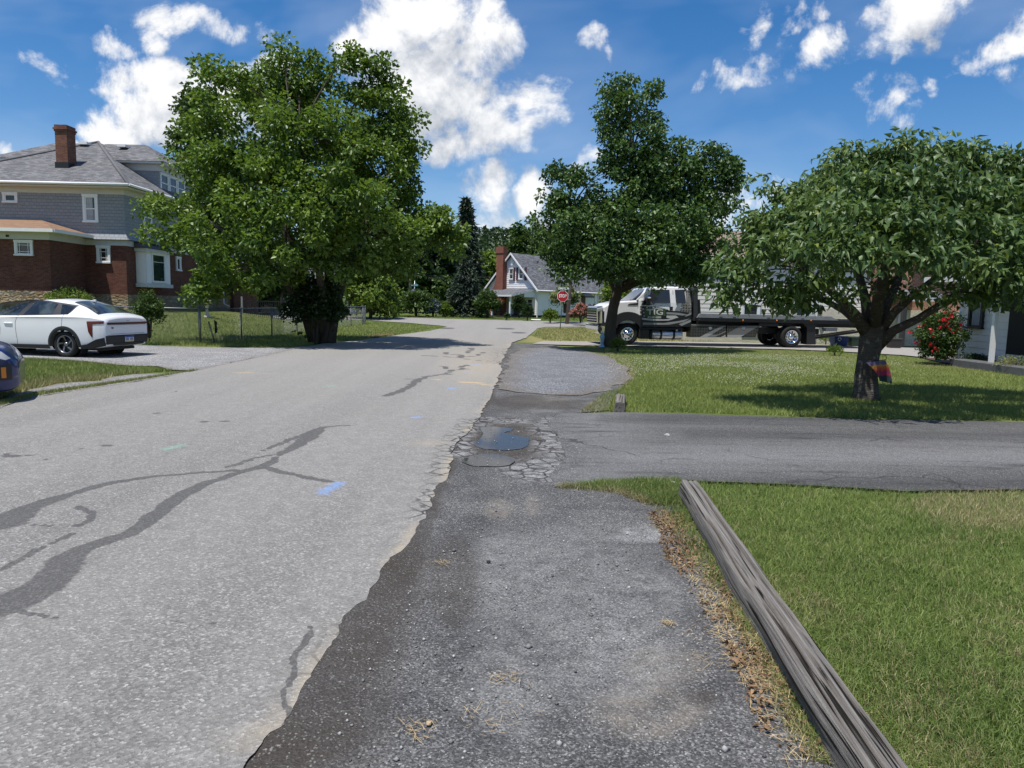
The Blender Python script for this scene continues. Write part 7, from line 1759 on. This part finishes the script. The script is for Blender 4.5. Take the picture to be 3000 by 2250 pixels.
# ================================================================== GRASS, CLOVER, LITTER, STONES
def scatter(poly, n, rng, wfn=None, avoid=()):
    A = np.array(poly); out = []
    lo, hi = A.min(0), A.max(0); got = 0
    while got < n:
        X = rng.uniform(lo[0], hi[0], 60000); Y = rng.uniform(lo[1], hi[1], 60000); k = inside(poly, X, Y)
        for a in avoid: k &= ~inside(a, X, Y)
        if wfn is not None: k &= rng.random(60000) < wfn(X, Y)
        out.append(np.column_stack([X[k], Y[k]])); got += k.sum()
    return np.concatenate(out)[:n]
def grass(name, label, poly, n, h, w, material, seed, wfn=None, dry=0., dryfn=None, avoid=(), lean=.5, hj=.4, seg2=False, hfn=None):
    rng = np.random.default_rng(seed); S = scatter(poly, n, rng, wfn, avoid); Z = gz(S[:, 0], S[:, 1])-.025
    B = np.column_stack([S, Z]); a = rng.uniform(0, 2*math.pi, n); hh = h*(1+rng.uniform(-hj, hj, n)); ww = w*(1+rng.uniform(-.3, .4, n))
    dist = np.hypot(S[:, 0], S[:, 1]); 
    if hfn is not None: hh = hh*hfn(S[:, 0], S[:, 1])
    hh = hh+.025
    sx = np.column_stack([np.cos(a), np.sin(a), 0*a]); la = rng.uniform(0, 2*math.pi, n); lm = np.abs(rng.normal(size=n))*lean*hh
    ln = np.column_stack([np.cos(la)*lm, np.sin(la)*lm, 0*la]); up = np.column_stack([0*a, 0*a, hh])
    dr = np.full(n, dry)+rng.normal(size=n)*.12
    if dryfn is not None: dr = np.maximum(dr, dryfn(S[:, 0], S[:, 1])+rng.normal(size=n)*.12)
    L = B-sx*ww[:, None]/2; Rr = B+sx*ww[:, None]/2
    if seg2:
        m = B+ln*.35+up*.55; V = np.stack([L, Rr, m+sx*ww[:, None]*.4, m-sx*ww[:, None]*.4, B+ln*1.1+up*(1-.25*(lm/np.maximum(hh, .01))[:, None])], 1).reshape(-1, 3)
        k = np.arange(n)[:, None]*5; T = np.concatenate([k+[0, 1, 2], k+[0, 2, 3], k+[3, 2, 4]], 1).reshape(-1, 3); per = 5
    else:
        V = np.stack([L, Rr, B+ln+up], 1).reshape(-1, 3); T = (np.arange(n)[:, None]*3+[0, 1, 2]); per = 3
    return tag(big_mesh(name, V, T, material, attrs={'dry': np.repeat(np.clip(dr, 0, 1.2), per)}), label, 'grass', kind='stuff')
BL = [(1994, 1420), (2110, 1600), (2300, 1925), (2505, 2240)]; BRt = [(2046, 1410), (2200, 1610), (2430, 1925), (2680, 2250)]
n_lawn = PX([(2000, 1409), (2046, 1406)]+[(2200, 1413), (2400, 1420), (2640, 1435), (3000, 1432), (3400, 1438), (4300, 1450)])
def at_h165(q):
    d = ray(*q); t = (.165-EYE)/d.z; return (d.x*t-.04, d.y*t)
n_lawn = n_lawn+[(8.5, 1.2), (.98, 1.2)]+[at_h165(q) for q in BRt[::-1][:-1]]
def near_w(X, Y): return np.clip(np.exp(-(np.hypot(X, Y)-2.6)/2.6), .12, 1)
def near_dry(X, Y):
    px, py = proj(X, np.maximum(Y, .8), 0*X); d = 1.6*np.exp(-((px-2970)/190)**2-((py-1490)/46)**2)+.9*np.exp(-((px-2800)/90)**2-((py-1470)/20)**2)
    return np.maximum(d, .16*np.clip(vnoise(X, Y, 2.4, 71)*3-1.5, 0, 1))+.22*vnoise(X, Y, 7, 72)+.14*vnoise(X, Y, 1.1, 73)
grass('lawn_grass', 'mown lawn grass right of the timber beam', n_lawn, 240000, .025, .0036, M_BLADE, 101, near_w, .04, near_dry, lean=.8, seg2=True)
# verge between the millings and the timber, and the tongue of grass at the driveway
verge = PX([(1625, 1427), (1750, 1414), (1900, 1407), (1990, 1406)]+BL[:1])+PX(BL[1:])+PX([(2348, 2240), (2260, 2096), (2232, 2001), (2178, 1913), (2110, 1791), (2056, 1703), (1988, 1635), (1961, 1553), (1907, 1486), (1805, 1445), (1703, 1437)])
BLw = poly_w(BL); SHw = poly_w(SH_R)
def verge_w(X, Y): d = seg_dist(X, Y, SHw); b = seg_dist(X, Y, BLw); px, py = proj(X, np.maximum(Y, .8), 0*X); return np.clip(np.where(py < 1480, 1.0, np.exp(-b/.10)*.9+.12)*np.clip(d/.05, .1, 1), 0, 1)*np.clip(1.2*vnoise(X, Y, 5, 75)+.15, .1, 1)
def verge_dry(X, Y): px, py = proj(X, np.maximum(Y, .8), 0*X); d = seg_dist(X, Y, SHw); return np.clip(1.1-d/.13, .1, 1)*.9
grass('verge_grass', 'grass growing along the street side of the timber beam', verge, 24000, .045, .0042, M_BLADE, 102, verge_w, .2, verge_dry, lean=.7, seg2=True, hj=.6)
# beyond the driveway
f_lawn = PX([(1700, 1206), (1800, 1202), (2000, 1205), (2250, 1213), (2500, 1221), (3000, 1229), (3400, 1236), (3900, 1245), (3900, 1130), (3400, 1110), (3000, 1094), (2960, 1092), (2850, 1080), (2760, 1064), (2690, 1048), (2640, 1042), (2440, 1030), (2300, 1025), (2000, 1018), (1800, 1015), (1772, 1018), (1775, 1042), (1832, 1072), (1852, 1105), (1806, 1139), (1765, 1154)])
def mid_w(X, Y): return np.clip(np.exp(-(np.hypot(X, Y)-10)/7), .1, 1)
def far_dry(X, Y):
    px, py = proj(X, np.maximum(Y, .8), 0*X); line = np.minimum(np.abs(py-np.interp(px, [2200, 2400, 2540, 2600, 2700, 2850, 3000], [1028, 1040, 1058, 1064, 1072, 1079, 1090]))/4, 3)
    e = .9*np.exp(-line**2)*(px > 2250); c = .9*np.clip(1-(px-1690)/130, 0, 1)*(py > 1150); tan_edge = .8*np.exp(-((np.hypot((px-1660)/190, (py-1090)/72)-1)/.07)**2)*(px < 1870)*(py < 1140)
    return np.maximum.reduce([e, c, tan_edge])+.10*vnoise(X, Y, 3, 76)
grass('lawn_grass', 'lawn grass beyond the driveway round the cherry', f_lawn, 165000, .036, .0085, M_BLADE_FAR, 103, mid_w, .06, far_dry, lean=.8)
clov = PX([(1850, 1030), (2500, 1050), (2500, 1075), (2480, 1120), (2250, 1120), (2100, 1130), (1950, 1125), (1880, 1110), (1870, 1070)])
def clover():
    rng = np.random.default_rng(9); cw = PX([(1870, 1030), (2480, 1050), (2480, 1120), (1880, 1120)]); S = scatter(PX([(1780, 1024), (2700, 1056), (2700, 1150), (1780, 1150)]), 4200, rng, lambda X, Y: np.clip(vnoise(X, Y, .55, 77)*2.2-.55, .03, 1)*np.clip(1.15-.85*np.minimum(np.hypot((proj(X, Y, 0*X)[0]-2150)/430, (proj(X, Y, 0*X)[1]-1080)/48), 1.3), .04, 1)); z = gz(S[:, 0], S[:, 1])
    C = np.column_stack([S, z+rng.uniform(.03, .06, len(S))]); r = .010
    o = np.array([(r, 0, 0), (-r, 0, 0), (0, r, 0), (0, -r, 0), (0, 0, r), (0, 0, -r)]); f = np.array([(0, 2, 4), (2, 1, 4), (1, 3, 4), (3, 0, 4), (2, 0, 5), (1, 2, 5), (3, 1, 5), (0, 3, 5)])
    V = (C[:, None]+o*rng.uniform(.7, 1.3, (len(C), 1, 1))).reshape(-1, 3); T = (np.arange(len(C))[:, None, None]*6+f).reshape(-1, 3)
    tag(big_mesh('clover_blossoms', V, T, mat('clover_white', (.48, .47, .36), .8)), 'white clover blossoms scattered over the lawn in front of the truck', 'clover', kind='stuff')
clover()
s_lawn = PX([(1580, 962), (1700, 959), (1900, 961), (2100, 966), (2300, 985), (2300, 1000), (1900, 999), (1700, 999), (1600, 997), (1560, 985)])
grass('lawn_grass', 'sunburnt mown grass behind the stop sign post', s_lawn, 26000, .05, .022, M_BLADE_FAR, 104, None, .36, lambda X, Y: .42+.3*np.sin((X*.9+Y*.5)*2.6), lean=.5)
l_lawn = PX([(300, 1006), (420, 1009), (600, 1013), (850, 1015), (985, 1000), (1060, 993), (1130, 985), (1200, 975), (1260, 967), (1308, 958), (1280, 954), (1200, 947), (1130, 943)])+[(-12.5, 58), (-14, 52), (-20.5, 38.5), (-30, 36), (-30, 27)]
grass('lawn_grass', 'sunny lawn behind the chain link fence on the left', l_lawn, 60000, .06, .022, M_BLADE_FAR, 105, lambda X, Y: np.clip(np.exp(-(Y-24)/14), .15, 1), .12, lean=.5)
strip = PX([(-60, 1050), (52, 1050), (130, 1053), (250, 1062), (369, 1074), (450, 1078), (515, 1086), (450, 1088), (400, 1094), (330, 1102), (290, 1113), (184, 1119), (100, 1137), (26, 1156), (-60, 1180)])
grass('verge_grass', 'grass strip between the white sedan and the road', strip, 26000, .06, .012, M_BLADE_FAR, 106, None, .10, lambda X, Y: .75*np.clip((proj(X, Y, gz(X, Y))[1]-np.interp(proj(X, Y, gz(X, Y))[0], [0, 184, 369, 450], [1110, 1090, 1080, 1078]))/25, 0, 1), lean=.6)
grass('verge_grass', 'thin dry grass along the left road edge', PX([(0, 1190), (103, 1160), (260, 1136), (450, 1107), (583, 1083), (560, 1086), (450, 1104), (260, 1131), (103, 1153), (0, 1180)]), 4000, .05, .012, M_BLADE_FAR, 107, None, .3, lean=.6)
grass('verge_grass', 'mown verge below the white house garden', PX([(1090, 924), (1300, 932), (1430, 935), (1560, 938), (1790, 944), (1900, 946), (1900, 930), (1560, 926), (1430, 926), (1300, 924)]), 16000, .06, .03, M_BLADE_FAR, 108, None, .1, lean=.5)

# dead leaves and straw along the timber
def litter():
    rng = np.random.default_rng(31); w = lambda X, Y: np.clip(np.exp(-((seg_dist(X, Y, SHw)-.07)/.09)**2)+.12, 0, 1)*(Y < 5.4)
    lit = PX([(1700, 1436), (1900, 1425)]+BL)+PX([(2300, 2240), (2200, 2096), (2180, 2001), (2130, 1913), (2060, 1791), (2010, 1703), (1950, 1635), (1930, 1560), (1890, 1490), (1800, 1446)])
    S = scatter(lit, 1300, rng, lambda X, Y: w(X, Y)*np.clip(vnoise(X, Y, 4.5, 81)*2-.4, .08, 1)); C = np.column_stack([S, gz(S[:, 0], S[:, 1])+rng.uniform(.004, .022, len(S))])
    V, T = leaves(C, .030, .016, rng, .0, 2.5, .35, None, 1, curl=.5)
    lm = leaf_mat('dead_leaves', (.10, .055, .03), (.32, .21, .115), .7, .12)
    tag(big_mesh('leaf_litter', V, T, lm), 'dry brown leaves gathered along the street side of the timber beam', 'leaf litter', kind='stuff')
    S = scatter(lit, 1500, rng, lambda X, Y: w(X, Y)*np.clip(vnoise(X, Y, 3.5, 82)*2-.4, .08, 1)); n = len(S); a = rng.uniform(0, 6.28, n); l = rng.uniform(.02, .075, n); c = np.column_stack([S, gz(S[:, 0], S[:, 1])+rng.uniform(.004, .018, n)])
    dv = np.column_stack([np.cos(a), np.sin(a), rng.uniform(-.12, .25, n)])*l[:, None]; sv = np.column_stack([-np.sin(a), np.cos(a), 0*a])*.0014
    V = np.stack([c-sv, c+sv, c+dv+sv*.5, c+dv-sv*.5], 1).reshape(-1, 3); T = np.arange(n)[:, None]*4+[0, 1, 2, 3]
    tag(big_mesh('dry_straw', V, T, mat('straw', lambda nt: nt.mix(nt.island(), (.30, .21, .09), (.58, .46, .25)), .7), nper=4), 'dry straw clippings lying along the timber beam', 'straw', kind='stuff')
    # loose tufts of straw out on the millings
    pts = [(1480, 1988, 34), (2065, 1852, 70), (2110, 1935, 60), (1290, 1650, 24), (1960, 1828, 12), (1215, 2140, 40), (1440, 2100, 60)]
    Cs = []
    for px, py, r in pts:
        p = P(px, py); k = r*p.y/FPX; Cs.append(np.column_stack([rng.normal(size=(34, 2))*np.array([k*.8, k*.6])+np.array([p.x, p.y]), rng.uniform(.004, .012, 34)]))
    c = np.concatenate(Cs); n = len(c); a = rng.uniform(0, 6.28, n); l = rng.uniform(.015, .06, n)
    dv = np.column_stack([np.cos(a), np.sin(a), rng.uniform(-.06, .15, n)])*l[:, None]; sv = np.column_stack([-np.sin(a), np.cos(a), 0*a])*.0013
    V = np.stack([c-sv, c+sv, c+dv+sv*.5, c+dv-sv*.5], 1).reshape(-1, 3); T = np.arange(n)[:, None]*4+[0, 1, 2, 3]
    tag(big_mesh('straw_scraps', V, T, mat('pale_straw', lambda nt: nt.mix(nt.island(), (.26, .18, .08), (.50, .38, .2)), .7), nper=4), 'scraps of straw scattered on the dark millings', 'straw', kind='stuff')
litter()
def pebbles():
    rng = np.random.default_rng(41)
    area = PX([(860, 2245), (1010, 1835), (1153, 1660), (1288, 1440), (1420, 1240), (1700, 1225), (1700, 1430), (1961, 1560), (2110, 1795), (2330, 2245)])
    S = scatter(area, 1500, rng, lambda X, Y: np.clip(3.2/np.hypot(X, Y), 0, 1)); n = len(S)
    o = np.array([(1, 0, 0), (-1, 0, 0), (0, 1, 0), (0, -1, 0), (0, 0, .75), (0, 0, -.4)]); f = np.array([(0, 2, 4), (2, 1, 4), (1, 3, 4), (3, 0, 4), (2, 0, 5), (1, 2, 5), (3, 1, 5), (0, 3, 5)])
    r = rng.lognormal(-5.35, .42, n); C = np.column_stack([S, gz(S[:, 0], S[:, 1])+r*.2-.004])
    V = (C[:, None]+o[None]*r[:, None, None]*rng.uniform(.6, 1.4, (n, 6, 1))).reshape(-1, 3); T = (np.arange(n)[:, None, None]*6+f).reshape(-1, 3)
    tag(big_mesh('loose_stones', V, T, mat('limestone_chips', lambda nt: nt.mix(nt.island(), (.07, .07, .072), (.46, .45, .43)), .9)), 'loose stone chips strewn over the dark millings', 'stones', kind='stuff')
    # single stone on the driveway, dark lump, and a scrap of litter by the timber
    def stone(name, label, px, py, s, c, sq=.6):
        p = P(px, py); m = MB(); rr = np.random.default_rng(px); prof = []
        for i in range(5):
            a = math.pi*i/4; prof.append([Vector((p.x, p.y, p.z+s*sq*.7))+Vector((s*math.sin(a)*math.cos(b)*(1+.25*rr.normal()), s*math.sin(a)*math.sin(b)*(1+.25*rr.normal()), -s*sq*math.cos(a))) for b in np.linspace(0, 6.283, 8)[:-1]])
        m.loft(prof, True, True); tag(m.build(name, mat(name+'_stone', c, .9)), label, 'stone' if 'stone' in name else 'litter')
    stone('single_stone', 'single pale stone lying on the dark driveway', 1955, 1278, .035, (.42, .40, .37)); stone('black_stone', 'small black lump on the millings near the road', 1431, 1648, .014, (.03, .03, .032))
    stone('tan_stone', 'small tan stone lying on the dark millings at the bottom', 1257, 2123, .014, (.40, .30, .18))
    stone('paper_scrap', 'small white scrap of paper beside the far end of the timber beam', 1974, 1418, .03, (.80, .80, .80), .5)
pebbles()
